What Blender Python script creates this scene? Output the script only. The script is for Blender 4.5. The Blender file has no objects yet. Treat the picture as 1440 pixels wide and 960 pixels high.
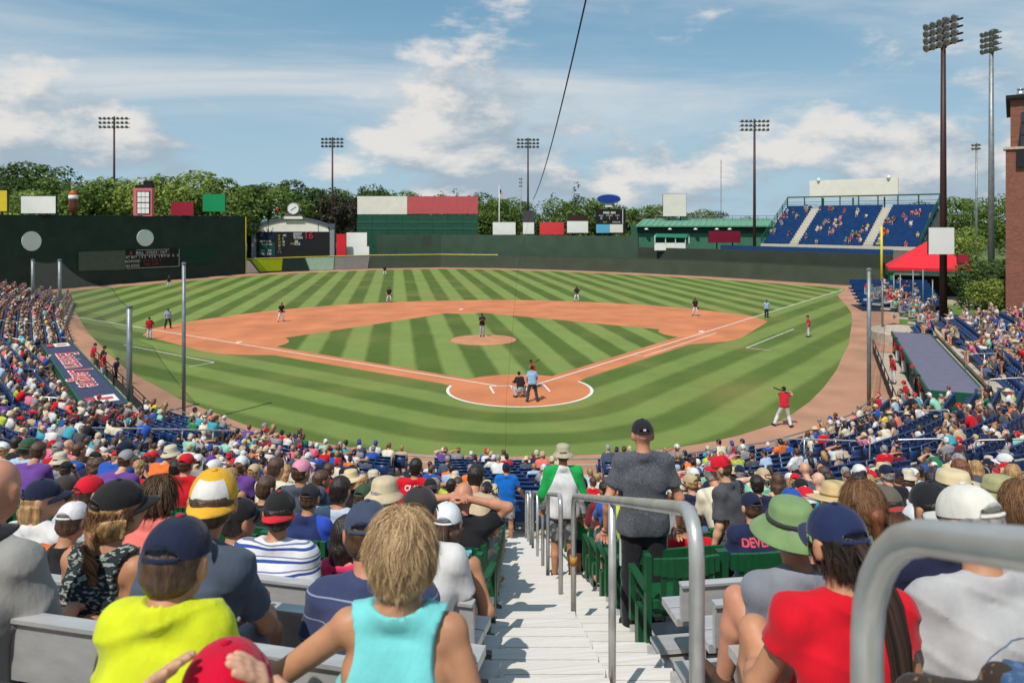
import bpy, bmesh, math, random
import numpy as np
from mathutils import Vector, Matrix, Euler
random.seed(7); np.random.seed(7)
R = math.radians
scene = bpy.context.scene
COL = scene.collection
# ------------------------------------------------------------------ camera, sky, sun, exposure
CX, CY, CZ, YAW, FPX, HOR = -6.966, -42.412, 9.634, 0.15223, 1061.5, 309.9   # measured from the photograph (1440x960)
cam_d = bpy.data.cameras.new('camera'); cam = bpy.data.objects.new('camera', cam_d); COL.objects.link(cam)
cam.location = (CX, CY, CZ); cam.rotation_euler = (R(90), 0, -YAW)
cam_d.sensor_width = 36; cam_d.lens = 36 * FPX / 1440; cam_d.shift_y = -(480 - HOR) / 1440
cam_d.clip_start = 0.1; cam_d.clip_end = 9000
cam_d.dof.use_dof = True; cam_d.dof.focus_distance = 9.0; cam_d.dof.aperture_fstop = 4.5
scene.camera = cam
SUN_EL, SUN_AZ = R(56), R(-140)          # azimuth measured from +Y towards +X, where the sun stands
wd = bpy.data.worlds.new('World'); scene.world = wd; wd.use_nodes = True
nt = wd.node_tree; nt.nodes.clear()
def N(nt, t, **kw):
    n = nt.nodes.new(t)
    for k, v in kw.items():
        if k.startswith('i_'):
            n.inputs[k[2:].replace('_', ' ')].default_value = v
        else: setattr(n, k, v)
    return n
def build_sky():
    L = nt.links.new
    out = N(nt, 'ShaderNodeOutputWorld'); bg = N(nt, 'ShaderNodeBackground'); bg.inputs[1].default_value = 0.125
    sky = N(nt, 'ShaderNodeTexSky', sky_type='NISHITA', sun_disc=False, sun_elevation=SUN_EL, sun_rotation=SUN_AZ, altitude=20, air_density=1.0, dust_density=0.6, ozone_density=1.6)
    tc = N(nt, 'ShaderNodeTexCoord'); sep = N(nt, 'ShaderNodeSeparateXYZ'); L(tc.outputs['Generated'], sep.inputs[0])
    def math_(op, a, b=None, clamp=False):
        m = N(nt, 'ShaderNodeMath', operation=op, use_clamp=clamp)
        for i, v in enumerate((a, b)):
            if v is None: continue
            if isinstance(v, (int, float)): m.inputs[i].default_value = v
            else: L(v, m.inputs[i])
        return m.outputs[0]
    def ramp(v, a, b):
        mr = N(nt, 'ShaderNodeMapRange', interpolation_type='SMOOTHSTEP'); L(v, mr.inputs[0]); mr.inputs[1].default_value = a; mr.inputs[2].default_value = b
        return mr.outputs[0]
    def noise(vec, scale, detail, rough, dist=0.0):
        n = N(nt, 'ShaderNodeTexNoise'); n.inputs['Scale'].default_value = scale; n.inputs['Detail'].default_value = detail
        n.inputs['Roughness'].default_value = rough; n.inputs['Distortion'].default_value = dist; L(vec, n.inputs['Vector']); return n.outputs['Fac']
    def comb(x, y, z):
        c = N(nt, 'ShaderNodeCombineXYZ')
        for i, v in enumerate((x, y, z)):
            if isinstance(v, (int, float)): c.inputs[i].default_value = v
            else: L(v, c.inputs[i])
        return c.outputs[0]
    X, Y, Z = sep.outputs
    zc = math_('MAXIMUM', Z, 0.0)
    inv = math_('DIVIDE', 1.0, math_('ADD', zc, 0.10))
    px, py = math_('MULTIPLY', X, inv), math_('MULTIPLY', Y, inv)
    # high wispy layer: streaks running left to right
    wv = comb(math_('MULTIPLY', px, 0.60), math_('ADD', py, SKY_OFF1), SKY_OFF1B)
    w1 = noise(wv, 0.50, 11, 0.60, 0.6)
    wisp = math_('MULTIPLY', math_('MULTIPLY', ramp(w1, 0.41, 0.70), 0.92), ramp(Z, 0.06, 0.17))
    # cumulus layer low over the horizon
    cz = math_('MULTIPLY', Z, 2.3)
    def cum(dz, dx):
        v = comb(math_('ADD', X, SKY_OFF2 + dx), Y, math_('ADD', cz, dz)); return noise(v, 4.0, 13, 0.585, 0.12)
    n1 = cum(0.0, 0.0); n2 = cum(0.075, -0.045)
    band = math_('MULTIPLY', ramp(Z, 0.27, 0.08), 0.11)
    dens = math_('ADD', n1, band)
    cmask = math_('MULTIPLY', ramp(dens, 0.548, 0.665), ramp(Z, -0.02, 0.03))
    lit = ramp(math_('SUBTRACT', n1, n2), -0.06, 0.11)
    # haze near horizon
    hz = math_('MULTIPLY', ramp(Z, 0.32, 0.0), 0.80)
    def mix(f, a, b):
        m = N(nt, 'ShaderNodeMix', data_type='RGBA')
        if isinstance(f, (int, float)): m.inputs[0].default_value = f
        else: L(f, m.inputs[0])
        for s, v in ((6, a), (7, b)):
            if isinstance(v, tuple): m.inputs[s].default_value = v
            else: L(v, m.inputs[s])
        return m.outputs[2]
    k = 1 / 0.105
    def c(r, g, b): return (r * k, g * k, b * k, 1)
    base = mix(0.70, sky.outputs[0], c(0.125, 0.295, 0.425))
    base = mix(hz, base, c(0.36, 0.50, 0.60))
    base = mix(wisp, base, c(0.55, 0.585, 0.61))
    ccol = mix(lit, c(0.31, 0.385, 0.45), c(0.68, 0.655, 0.625))
    base = mix(math_('MULTIPLY', cmask, 0.90), base, ccol)
    L(base, bg.inputs[0]); L(bg.outputs[0], out.inputs[0])
SKY_OFF1, SKY_OFF1B, SKY_OFF2 = 8.9, 24.1, -23.2
build_sky()
sd = bpy.data.lights.new('sun', 'SUN'); sun = bpy.data.objects.new('sun', sd); COL.objects.link(sun)
sd.energy = 4.1; sd.angle = R(0.5); sd.color = (1.0, 0.955, 0.88)
sdir = Vector((math.sin(SUN_AZ) * math.cos(SUN_EL), math.cos(SUN_AZ) * math.cos(SUN_EL), math.sin(SUN_EL)))
sun.rotation_euler = sdir.to_track_quat('Z', 'Y').to_euler(); sun.location = sdir * 80
vs = scene.view_settings; vs.view_transform = 'Standard'; vs.look = 'None'; vs.exposure = 0.0; vs.gamma = 1; vs.use_curve_mapping = False
# ------------------------------------------------------------------ helpers
SY, CYW = math.sin(YAW), math.cos(YAW)
def W(r, d, z): return Vector((CX + d * SY + r * CYW, CY + d * CYW - r * SY, z))          # metres right / ahead of the camera stand point
def RD(x, y): dx, dy = x - CX, y - CY; return dx * CYW - dy * SY, dx * SY + dy * CYW
def at_d(u, v, d): return W((u - 720) / FPX * d, d, CZ - (v - HOR) / FPX * d)
def at_z(u, v, z=0.0): return at_d(u, v, (CZ - z) * FPX / (v - HOR))
def zpx(v, d): return CZ - (v - HOR) / FPX * d
def proj(p):
    r, d = RD(p[0], p[1]); return 720 + FPX * r / d, HOR - FPX * (p[2] - CZ) / d, d
def lin(c): c /= 255; return c / 12.92 if c <= 0.04045 else ((c + 0.055) / 1.055) ** 2.4
def C(r, g, b, k=0.86): return (lin(r) * k, lin(g) * k, lin(b) * k)
_mats = {}
def mat(name, col, rough=0.7, metal=0.0, var=0.10, scale=6.0, bump=0.0, bscale=40.0, spec=0.3, coords='Object', col2=None, stretch=None, detail=5):
    if name in _mats: return _mats[name]
    m = bpy.data.materials.new(name); m.use_nodes = True; t = m.node_tree; b = t.nodes['Principled BSDF']; L = t.links.new
    b.inputs['Roughness'].default_value = rough; b.inputs['Metallic'].default_value = metal; b.inputs['Specular IOR Level'].default_value = spec
    tc = N(t, 'ShaderNodeTexCoord'); vec = tc.outputs[coords]
    if stretch:
        mp = N(t, 'ShaderNodeMapping'); mp.inputs['Scale'].default_value = stretch; L(vec, mp.inputs[0]); vec = mp.outputs[0]
    n = N(t, 'ShaderNodeTexNoise'); n.inputs['Scale'].default_value = scale; n.inputs['Detail'].default_value = detail; L(vec, n.inputs['Vector'])
    mx = N(t, 'ShaderNodeMix', data_type='RGBA'); c2 = col2 or tuple(min(1, c * (1 + 2.2 * var)) for c in col); c1 = tuple(c * (1 - 1.6 * var) for c in col) if not col2 else col
    mx.inputs[6].default_value = (*c1, 1); mx.inputs[7].default_value = (*c2, 1)
    mr = N(t, 'ShaderNodeMapRange'); mr.inputs[1].default_value = 0.3; mr.inputs[2].default_value = 0.7; L(n.outputs['Fac'], mr.inputs[0]); L(mr.outputs[0], mx.inputs[0]); L(mx.outputs[2], b.inputs['Base Color'])
    if bump:
        n2 = N(t, 'ShaderNodeTexNoise'); n2.inputs['Scale'].default_value = bscale; n2.inputs['Detail'].default_value = 4; L(vec, n2.inputs['Vector'])
        bp = N(t, 'ShaderNodeBump'); bp.inputs['Strength'].default_value = bump; bp.inputs['Distance'].default_value = 0.02; L(n2.outputs['Fac'], bp.inputs['Height']); L(bp.outputs[0], b.inputs['Normal'])
    _mats[name] = m; return m
def tag(o, label=None, cat=None, group=None, kind=None):
    if label: o['label'] = label
    if cat: o['category'] = cat
    if group: o['group'] = group
    if kind: o['kind'] = kind
    return o
def empty(name, loc=(0, 0, 0), rz=0.0):
    o = bpy.data.objects.new(name, None); o.location = loc; o.rotation_euler = (0, 0, rz); o.empty_display_size = 0.1; COL.objects.link(o); return o
def link(name, me, parent=None, m=None):
    o = bpy.data.objects.new(name, me); COL.objects.link(o)
    if parent: o.parent = parent
    if m is not None: setm(o, m)
    return o
def setm(o, m):
    if len(o.data.materials) == 0: o.data.materials.append(None)
    o.material_slots[0].link = 'OBJECT'; o.material_slots[0].material = m
def copy_tree(o, parent=None):
    c = o.copy(); COL.objects.link(c); c.parent = parent
    for ch in list(o.children): copy_tree(ch, c)
    return c
def npmesh(name, V, F, smooth=False, mats=None, mi=None):
    me = bpy.data.meshes.new(name); V = np.asarray(V, np.float32); F = np.asarray(F, np.int32)
    k = F.shape[1]
    me.vertices.add(len(V)); me.vertices.foreach_set('co', V.ravel())
    me.loops.add(F.size); me.loops.foreach_set('vertex_index', F.ravel())
    me.polygons.add(len(F)); me.polygons.foreach_set('loop_start', np.arange(0, F.size, k, dtype=np.int32)); me.polygons.foreach_set('loop_total', np.full(len(F), k, np.int32))
    if smooth: me.polygons.foreach_set('use_smooth', np.ones(len(F), bool))
    if mats:
        for m in mats: me.materials.append(m)
    if mi is not None: me.polygons.foreach_set('material_index', np.asarray(mi, np.int32))
    me.update(calc_edges=True); me.validate(); return me
class MB:
    "collects boxes, tubes, lathes into one mesh"
    def __init__(s): s.v = []; s.f = []; s.m = []
    def add(s, vs, fs, m=0):
        o = len(s.v); s.v += [tuple(v) for v in vs]; s.f += [tuple(i + o for i in f) for f in fs]; s.m += [m] * len(fs); return s
    def box(s, c, size, rz=0.0, m=0, rot=None):
        x, y, z = size[0] / 2, size[1] / 2, size[2] / 2
        M = rot if rot is not None else Matrix.Rotation(rz, 3, 'Z'); c = Vector(c)
        vs = [c + M @ Vector((a * x, b * y, e * z)) for e in (-1, 1) for b in (-1, 1) for a in (-1, 1)]
        return s.add(vs, [(0, 2, 3, 1), (4, 5, 7, 6), (0, 1, 5, 4), (2, 6, 7, 3), (0, 4, 6, 2), (1, 3, 7, 5)], m)
    def beam(s, a, b, w, h, m=0, up=(0, 0, 1)):
        a, b = Vector(a), Vector(b); d = (b - a); L = d.length; d.normalize(); u = Vector(up); x = d.cross(u)
        if x.length < 1e-4: x = d.cross(Vector((0, 1, 0)))
        x.normalize(); u = x.cross(d); M = Matrix((x, d, u)).transposed()
        return s.box((a + b) / 2, (w, L, h), rot=M, m=m)
    def tube(s, pts, r, n=8, m=0, cap=True, closed=False):
        pts = [Vector(p) for p in pts]; rs = r if isinstance(r, (list, tuple)) else [r] * len(pts)
        o = len(s.v); prev = None; K = len(pts)
        for i, p in enumerate(pts):
            t = (pts[min(i + 1, K - 1)] - pts[max(i - 1, 0)]).normalized()
            if prev is None:
                a = Vector((0, 0, 1)) if abs(t.z) < 0.9 else Vector((1, 0, 0)); x = t.cross(a).normalized()
            else: x = (prev - t * prev.dot(t)).normalized()
            prev = x; y = t.cross(x)
            for j in range(n):
                q = 2 * math.pi * j / n; s.v.append(tuple(p + (x * math.cos(q) + y * math.sin(q)) * rs[i]))
        for i in range(K - 1):
            for j in range(n):
                a, b = o + i * n + j, o + i * n + (j + 1) % n; s.f.append((a, b, b + n, a + n)); s.m.append(m)
        if cap:
            s.f.append(tuple(o + j for j in range(n))[::-1]); s.f.append(tuple(o + (K - 1) * n + j for j in range(n))); s.m += [m, m]
        return s
    def lathe(s, prof, c=(0, 0, 0), n=16, m=0, sx=1, sy=1):
        o = len(s.v); c = Vector(c)
        for r, z in prof:
            for j in range(n):
                q = 2 * math.pi * j / n; s.v.append((c.x + r * sx * math.cos(q), c.y + r * sy * math.sin(q), c.z + z))
        for i in range(len(prof) - 1):
            for j in range(n):
                a, b = o + i * n + j, o + i * n + (j + 1) % n; s.f.append((a, b, b + n, a + n)); s.m.append(m)
        s.f.append(tuple(o + j for j in range(n))[::-1]); s.f.append(tuple(o + (len(prof) - 1) * n + j for j in range(n))); s.m += [m, m]
        return s
    def mesh(s, name, mats=None, smooth=False):
        me = bpy.data.meshes.new(name); me.from_pydata(s.v, [], s.f); 
        for m in (mats or []): me.materials.append(m)
        if mats and len(mats) > 1: me.polygons.foreach_set('material_index', s.m)
        if smooth: me.polygons.foreach_set('use_smooth', [True] * len(s.f))
        me.update(); return me
    def build(s, name, m, parent=None, smooth=False):
        return link(name, s.mesh(name, m if isinstance(m, list) else [m], smooth), parent)
def poly_sheet(name, pts, z, m, parent=None):
    bm = bmesh.new(); vs = [bm.verts.new((p[0], p[1], z)) for p in pts]; f = bm.faces.new(vs)
    bm.normal_update()
    if f.normal.z < 0: f.normal_flip()
    bmesh.ops.triangulate(bm, faces=[f]); me = bpy.data.meshes.new(name); bm.to_mesh(me); bm.free(); me.materials.append(m)
    return link(name, me, parent)
def text(parent, s, loc, rot, size, m, name='lettering', ext=0.01, sx=1.0, shear=0.0, align='CENTER', bold=0.0):
    cu = bpy.data.curves.new(name, 'FONT'); cu.body = s; cu.size = size; cu.extrude = ext; cu.align_x = align; cu.align_y = 'CENTER'; cu.shear = shear; cu.offset = bold
    cu.resolution_u = 3; t_ = bpy.data.objects.new(name, cu); me = bpy.data.meshes.new_from_object(t_); bpy.data.objects.remove(t_)
    me.materials.clear(); me.materials.append(m); o = bpy.data.objects.new(name, me); COL.objects.link(o); o.location = loc; o.rotation_euler = rot; o.scale = (sx, 1, 1)
    if parent: o.parent = parent
    o['kind'] = 'stuff'; return o
# ------------------------------------------------------------------ materials
M_conc = mat('concrete_tan', C(206, 190, 170, .72), .85, var=.12, scale=3, bump=.15, bscale=60)
M_alu = mat('aluminium_plank', C(226, 220, 212, .80), .6, .0, .09, 5, stretch=(.25, 30, 30), bump=.03, bscale=40)
M_alu2 = mat('aluminium_bench', C(206, 205, 204, .80), .40, .35, .06, 4, bump=.03, bscale=30, stretch=(.5, 6, 6))
M_steel = mat('galvanised_pipe', C(196, 194, 190, .9), .33, .5, .10, 7, bump=.05, bscale=25)
M_dirt = mat('infield_clay', C(208, 129, 86, .82), .95, var=.10, scale=.30, detail=9, bump=.3, bscale=30)
M_track = mat('track_clay', C(190, 142, 114, .76), .95, var=.10, scale=.35, detail=9, bump=.3, bscale=30)
M_chalk = mat('chalk_white', C(240, 234, 226, .8), .9, var=.05, scale=8)
M_dgreen = mat('wall_dark_green', C(42, 56, 48, 1.0), .6, var=.10, scale=.5, spec=.2)
M_olive = mat('fence_olive_green', C(66, 76, 64, 1.0), .65, var=.06, scale=.4, spec=.2)
M_olive2 = mat('fence_dark_olive', C(56, 62, 54, 1.0), .65, var=.06, scale=.4, spec=.2)
M_pgreen = mat('panel_green', C(36, 84, 66, .8), .6, var=.08, scale=1.5)
M_teal = mat('steel_green', C(34, 92, 72, .8), .5, var=.06)
M_rgreen = mat('roof_green', C(112, 166, 136, .75), .55, var=.06, scale=2)
M_white = mat('sign_white', C(232, 232, 228, .94), .5, var=.03, scale=.6)
M_cream = mat('sign_cream', C(228, 224, 212, .92), .5, var=.03, scale=.6)
M_black = mat('black_matte', C(26, 27, 28, .8), .6, var=.1)
M_dark = mat('dark_metal', C(52, 40, 40, .8), .5, .3, .1)
M_pole = mat('brown_steel_pole', C(74, 52, 50, .8), .5, .3, .08)
M_yel = mat('foul_yellow', C(228, 206, 60, .85), .5, var=.05)
M_green_plastic = mat('green_chair_plastic', C(26, 92, 54, .72), .42, var=.06, scale=12, spec=.45)
M_blue_plastic = mat('blue_seat_plastic', C(30, 62, 112, .80), .40, var=.10, scale=5, spec=.45, coords='Object')
M_red = mat('sign_red', C(220, 40, 52, .8), .5, var=.04)
def paint(n, r, g, b, k=.82, rough=.55): return mat('paint_' + n, C(r, g, b, k), rough, var=.04, scale=1.5)
def grass_mat():
    m = bpy.data.materials.new('mown_grass'); m.use_nodes = True; t = m.node_tree; b = t.nodes['Principled BSDF']; L = t.links.new
    b.inputs['Roughness'].default_value = .85; b.inputs['Specular IOR Level'].default_value = .15
    tc = N(t, 'ShaderNodeTexCoord'); sp = N(t, 'ShaderNodeSeparateXYZ'); L(tc.outputs['Object'], sp.inputs[0]); X, Y = sp.outputs[0], sp.outputs[1]
    def ma(op, a, b=None, c=None):
        n = N(t, 'ShaderNodeMath', operation=op)
        for i, v in enumerate((a, b, c)):
            if v is None: continue
            if isinstance(v, (int, float)): n.inputs[i].default_value = v
            else: L(v, n.inputs[i])
        return n.outputs[0]
    wn = N(t, 'ShaderNodeTexNoise'); wn.inputs['Scale'].default_value = .35; wn.inputs['Detail'].default_value = 3; L(tc.outputs['Object'], wn.inputs['Vector'])
    wob = ma('MULTIPLY', ma('SUBTRACT', wn.outputs['Fac'], .5), .28)
    ax = ma('ABSOLUTE', X)
    dl = ma('MULTIPLY', ma('SUBTRACT', ax, Y), .7071); al = ma('MULTIPLY', ma('ADD', ax, Y), .7071)
    ln = ma('SQRT', ma('ADD', ma('MULTIPLY', X, X), ma('MULTIPLY', Y, Y)))
    pos = ma('GREATER_THAN', al, 0.0)
    fd = ma('ADD', ma('MULTIPLY', pos, dl), ma('MULTIPLY', ma('SUBTRACT', 1.0, pos), ln))
    fair = ma('GREATER_THAN', 0.0, dl)
    def stripe(v, per, sharp):
        s = ma('SINE', ma('MULTIPLY', v, 2 * math.pi / per)); return ma('ADD', ma('MULTIPLY', ma('MAXIMUM', ma('MINIMUM', ma('MULTIPLY', s, sharp), 1.0), -1.0), .5), .5)
    s1 = stripe(ma('ADD', ma('ADD', X, wob), .55), 3.42, 3.2); s2 = stripe(ma('ADD', ma('ADD', fd, wob), 0.4), 3.7, 2.6)
    s = ma('ADD', ma('MULTIPLY', fair, s1), ma('MULTIPLY', ma('SUBTRACT', 1.0, fair), ma('ADD', ma('MULTIPLY', s2, .72), .10)))
    mx = N(t, 'ShaderNodeMix', data_type='RGBA'); L(s, mx.inputs[0]); mx.inputs[6].default_value = (*C(88, 108, 46, .80), 1); mx.inputs[7].default_value = (*C(130, 148, 78, .80), 1)
    n2 = N(t, 'ShaderNodeTexNoise'); n2.inputs['Scale'].default_value = .22; n2.inputs['Detail'].default_value = 8; n2.inputs['Roughness'].default_value = .7; L(tc.outputs['Object'], n2.inputs['Vector'])
    n3 = N(t, 'ShaderNodeTexNoise'); n3.inputs['Scale'].default_value = 9; n3.inputs['Detail'].default_value = 6; n3.inputs['Roughness'].default_value = .75; L(tc.outputs['Object'], n3.inputs['Vector'])
    hs = N(t, 'ShaderNodeHueSaturation'); L(mx.outputs[2], hs.inputs['Color'])
    L(ma('ADD', ma('MULTIPLY', n2.outputs['Fac'], .5), ma('MULTIPLY', n3.outputs['Fac'], 1.0)), hs.inputs['Value']); hs.inputs['Value'].default_value = 1
    v = ma('ADD', ma('ADD', ma('MULTIPLY', n2.outputs['Fac'], .75), ma('MULTIPLY', n3.outputs['Fac'], .8)), .24); L(v, hs.inputs['Value'])
    my = N(t, 'ShaderNodeMix', data_type='RGBA'); L(hs.outputs[0], my.inputs[6]); my.inputs[7].default_value = (*C(158, 142, 84, .78), 1)
    n4 = N(t, 'ShaderNodeTexNoise'); n4.inputs['Scale'].default_value = .12; n4.inputs['Detail'].default_value = 5; L(tc.outputs['Object'], n4.inputs['Vector'])
    mr = N(t, 'ShaderNodeMapRange'); mr.inputs[1].default_value = .50; mr.inputs[2].default_value = .80; mr.inputs[4].default_value = .55; L(n4.outputs['Fac'], mr.inputs[0]); L(mr.outputs[0], my.inputs[0])
    L(my.outputs[2], b.inputs['Base Color'])
    bp = N(t, 'ShaderNodeBump'); bp.inputs['Strength'].default_value = .25; L(n3.outputs['Fac'], bp.inputs['Height']); L(bp.outputs[0], b.inputs['Normal'])
    return m
M_grass = grass_mat()
# ------------------------------------------------------------------ ground and ball field
def circle(c, r, a0, a1, n): return [(c[0] + r * math.cos(a0 + (a1 - a0) * i / n), c[1] + r * math.sin(a0 + (a1 - a0) * i / n)) for i in range(n + 1)]
M_ground = mat('rough_ground', C(96, 112, 62, .7), .95, var=.25, scale=.05, bump=.3)
tag(poly_sheet('ground', [(4000 * math.cos(a * math.pi / 24), 4000 * math.sin(a * math.pi / 24)) for a in range(48)], -0.02, M_ground), kind='structure')
WALL_L = [(-72.0, 48.05), (-33.85, 99.4)]
FENCE = [(-33.85, 99.4), (-24, 105.6), (-12.2, 111.2), (2, 112.6), (13.3, 108.6), (26, 100.2), (37, 90.6), (46.3, 80.1), (53.4, 69.4), (59.5, 60.2), (62.0, 56.4)]
F_LINE = [(-43.8, 52), (-36.2, 30.5), (-28.6, 13.5), (-17.2, -5.6), (-14.6, -8.3), (-12.6, -10.4), (-10.7, -11.95), (-8.3, -13.5), (-4.85, -14.9), (-2.3, -15.45), (.54, -15.73), (3.54, -15.68), (7.4, -14.7), (10.1, -13.3), (13.3, -11.2), (15.3, -9.3), (28.3, 12.0)]
trk = [(-72, 48.05)] + FENCE + [(62, 50), (48, 32)] + [(34, 8), (20.5, -13), (17.5, -11.5)] + F_LINE[3:-1][::-1] + [(-19, -10), (-33, 12), (-60, 55)]
tag(poly_sheet('warning_track', trk, 0.0, M_track), kind='structure')
def inset(pl, o):
    out = []
    for i, p in enumerate(pl):
        a = pl[max(i - 1, 0)]; b = pl[min(i + 1, len(pl) - 1)]; d = Vector((b[0] - a[0], b[1] - a[1])).normalized(); out.append((p[0] + d.y * o, p[1] - d.x * o))
    return out
gl = [(-40.3, 43), (-33.5, 28), (-27.9, 16.7), (-24.2, 9.6), (-21.1, 4.7), (-18.6, .7), (-16.0, -2.7), (-14, -5.3), (-11.9, -7.4), (-10.2, -8.8), (-8.2, -10.1), (-5.7, -11.1), (-2.3, -11.9), (-.4, -12.15), (1.5, -12.2), (3.4, -12.05), (5.1, -11.7), (6.7, -11.2), (8.2, -10.5), (10.2, -9.3), (12.2, -7.7), (14.7, -5.2), (17.4, -2.1), (21, 2.4), (24.5, 7.2), (27.8, 11.6), (31, 16.4), (35.6, 23.2), (39.9, 29.9), (43.5, 36.5), (46.9, 43), (49, 47.0)]
oarc = inset(FENCE[::-1], -4.6)[1:-1]
grass = gl + [(55.5, 55.5)] + oarc + inset([(-33.85, 99.4), (-56, 69.6)], -4.4) + [(-54, 63)]
tag(poly_sheet('field_grass', grass, 0.004, M_grass), kind='structure')
tag(poly_sheet('bullpen_grass', [(36, 17), (44, 28), (46, 38), (56, 50), (75, 44), (60, 20)], 0.004, mat('bullpen_turf', C(104, 132, 58, .7), .9, var=.15, scale=1)), kind='structure')
S2 = math.sqrt(.5); B = 27.432
def ln(u, v): return ((u - v) * S2, (u + v) * S2)      # u along the first base line, v along the third base line
half = []                                             # dirt outline on the first base side, from behind home upwards
hc = circle((0, .1), 4.15, R(-90), R(22), 22)
ctr, rad = (0, 18.2), 30.4
def dirt_side(sgn):
    pts = [(sgn * abs(x), y) for x, y in hc]
    for u, v in ((5.0, -1.35), (20.6, -1.45), (22.0, -2.4), (23.8, -3.35), (26, -3.6), (37.4, -2.2)):
        p = ln(u, v); pts.append((sgn * p[0], p[1]))
    a0 = math.atan2(p[1] - ctr[1], p[0] - ctr[0]); r0 = math.hypot(p[1] - ctr[1], p[0])
    for i in range(1, 31):
        a = a0 + (R(90) - a0) * i / 30; rr = rad if i > 3 else r0 + (rad - r0) * i / 3
        pts.append((sgn * rr * math.cos(a), ctr[1] + rr * math.sin(a)))
    return pts
dr = dirt_side(1); dlft = dirt_side(-1)
tag(poly_sheet('infield_dirt', dr[:-1] + dlft[::-1][:-1], 0.008, M_dirt), kind='structure')
inn = []
e = .95
def arc_at(b, r, a0, a1, n=10): return [(b[0] + r * math.cos(a0 + (a1 - a0) * i / n), b[1] + r * math.sin(a0 + (a1 - a0) * i / n)) for i in range(n + 1)]
fb, tb, sb = ln(B, 0), ln(0, B), ln(B, B)
inn += circle((0, .1), 4.15, R(52), R(128), 14)[::-1]          # above home, left to right
inn = inn[::1]
inn += arc_at(fb, 4.0, R(213), R(147))
inn += arc_at(sb, 3.4, R(-57), R(-123))
inn += arc_at(tb, 4.0, R(33), R(-33))
o_in = poly_sheet('infield_grass', inn, 0.012, M_grass); tag(o_in, kind='structure')
mb = MB(); mb.lathe([(2.75, .006), (2.6, .03), (1.2, .22), (.4, .25), (.01, .252)], (0, 18.1, .01), 36); tag(mb.build('pitchers_mound', mat('mound_clay', C(205, 142, 106, .78), .95, var=.06, scale=1, bump=.3), smooth=True), kind='structure')
def strip(name, pts, w, z=.016, m=None):
    mb = MB(); ps = [Vector((p[0], p[1], z)) for p in pts]; L = []; Rr = []
    for i, p in enumerate(ps):
        t = (ps[min(i + 1, len(ps) - 1)] - ps[max(i - 1, 0)]).normalized(); n = Vector((-t.y, t.x, 0)) * w / 2; L.append(p + n); Rr.append(p - n)
    k = len(ps); mb.add(L + Rr, [(i + k, i + k + 1, i + 1, i) for i in range(k - 1)]); return tag(mb.build(name, m or M_chalk), kind='structure')
strip('foul_line', [ln(1.7, 0), ln(40, 0), ln(77, 0)], .13); strip('foul_line', [ln(0, 1.7), ln(0, 40), ln(0, 77)], .13)
strip('running_lane_line', [ln(13.7, -.95), ln(27.6, -.95)], .10, .0165)
strip('running_lane_line', [ln(13.7, -.06), ln(13.7, -.95)], .10, .017)
strip('home_circle_line', circle((0, .1), 4.1, R(-202), R(22), 60), .17)
for sx in (-1, 1):
    x0, x1 = sx * .37, sx * 1.59
    for a, b in (((x0, 1.1), (x1, 1.1)), ((x1, 1.1), (x1, -.7)), ((x0, 1.1), (x0, -.75))): strip('batters_box_line', [a, b], .11, .0175 if a[1] == b[1] else .016)
    c0 = [ln(21.5, -5.6), ln(27.6, -5.6), ln(33.8, -5.6)]; 
    strip('coachs_box_line', [(sx * p[0], p[1]) for p in c0], .09); 
    strip('coachs_box_line', [(sx * p[0], p[1]) for p in (ln(21.5, -5.6), ln(21.5, -7.4))], .09, .0165)
def base(name, p, label, rz=R(45)):
    mb = MB(); mb.box((0, 0, .035), (.42, .42, .06)); mb.box((0, 0, .069), (.36, .36, .012)); o = mb.build(name, M_chalk); o.location = (p[0], p[1], .008); o.rotation_euler.z = rz; tag(o, label, 'base')
base('base_bag', ln(B - .1, .3), 'white first base bag on the clay near the right foul line'); base('base_bag', ln(.3, B - .1), 'white third base bag on the clay near the left foul line'); base('base_bag', sb, 'white second base bag at the far corner of the infield')
mb = MB(); mb.add([(-.216, .43, .03), (.216, .43, .03), (.216, .216, .03), (0, 0, .03), (-.216, .216, .03), (-.216, .43, 0), (.216, .43, 0), (.216, .216, 0), (0, 0, 0), (-.216, .216, 0)], [(4, 3, 2, 1, 0)] + [(i, (i + 1) % 5, 5 + (i + 1) % 5, 5 + i) for i in range(5)])
o = mb.build('home_plate', M_chalk); o.location = (0, 0, .008); tag(o, 'white five-sided home plate between the batter boxes', 'home plate')
mb = MB(); mb.box((0, 18.44, .275), (.61, .15, .04)); tag(mb.build('pitching_rubber', M_chalk), 'white pitching rubber slab on top of the mound', 'rubber')
# ------------------------------------------------------------------ outfield walls
def wall_run(pl, off, z0, z1, th, name, m, label, cat='wall', cap=None):
    "thick wall following a polyline, offset outwards; one panel part per stretch"
    q = inset(pl, -off); q2 = inset(pl, -(off + th)); root = empty(name, (*q[0], 0)); tag(root, label, cat)
    inv = Vector((*q[0], 0))
    for i in range(len(q) - 1):
        mb = MB(); a, b, c, d = q[i], q[i + 1], q2[i + 1], q2[i]
        vs = [Vector((*p, z)) - inv for z in (z0, z1) for p in (a, b, c, d)]
        mb.add(vs, [(0, 3, 2, 1), (4, 5, 6, 7), (0, 1, 5, 4), (1, 2, 6, 5), (2, 3, 7, 6), (3, 0, 4, 7)]); mb.build('wall_panel', m, root)
    if cap:
        mb = MB(); mb.tube([Vector((*p, z1 + .06)) - inv for p in inset(pl, -(off + th / 2))], .09, 6); mb.build('top_rail', cap, root)
    return root
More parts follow.
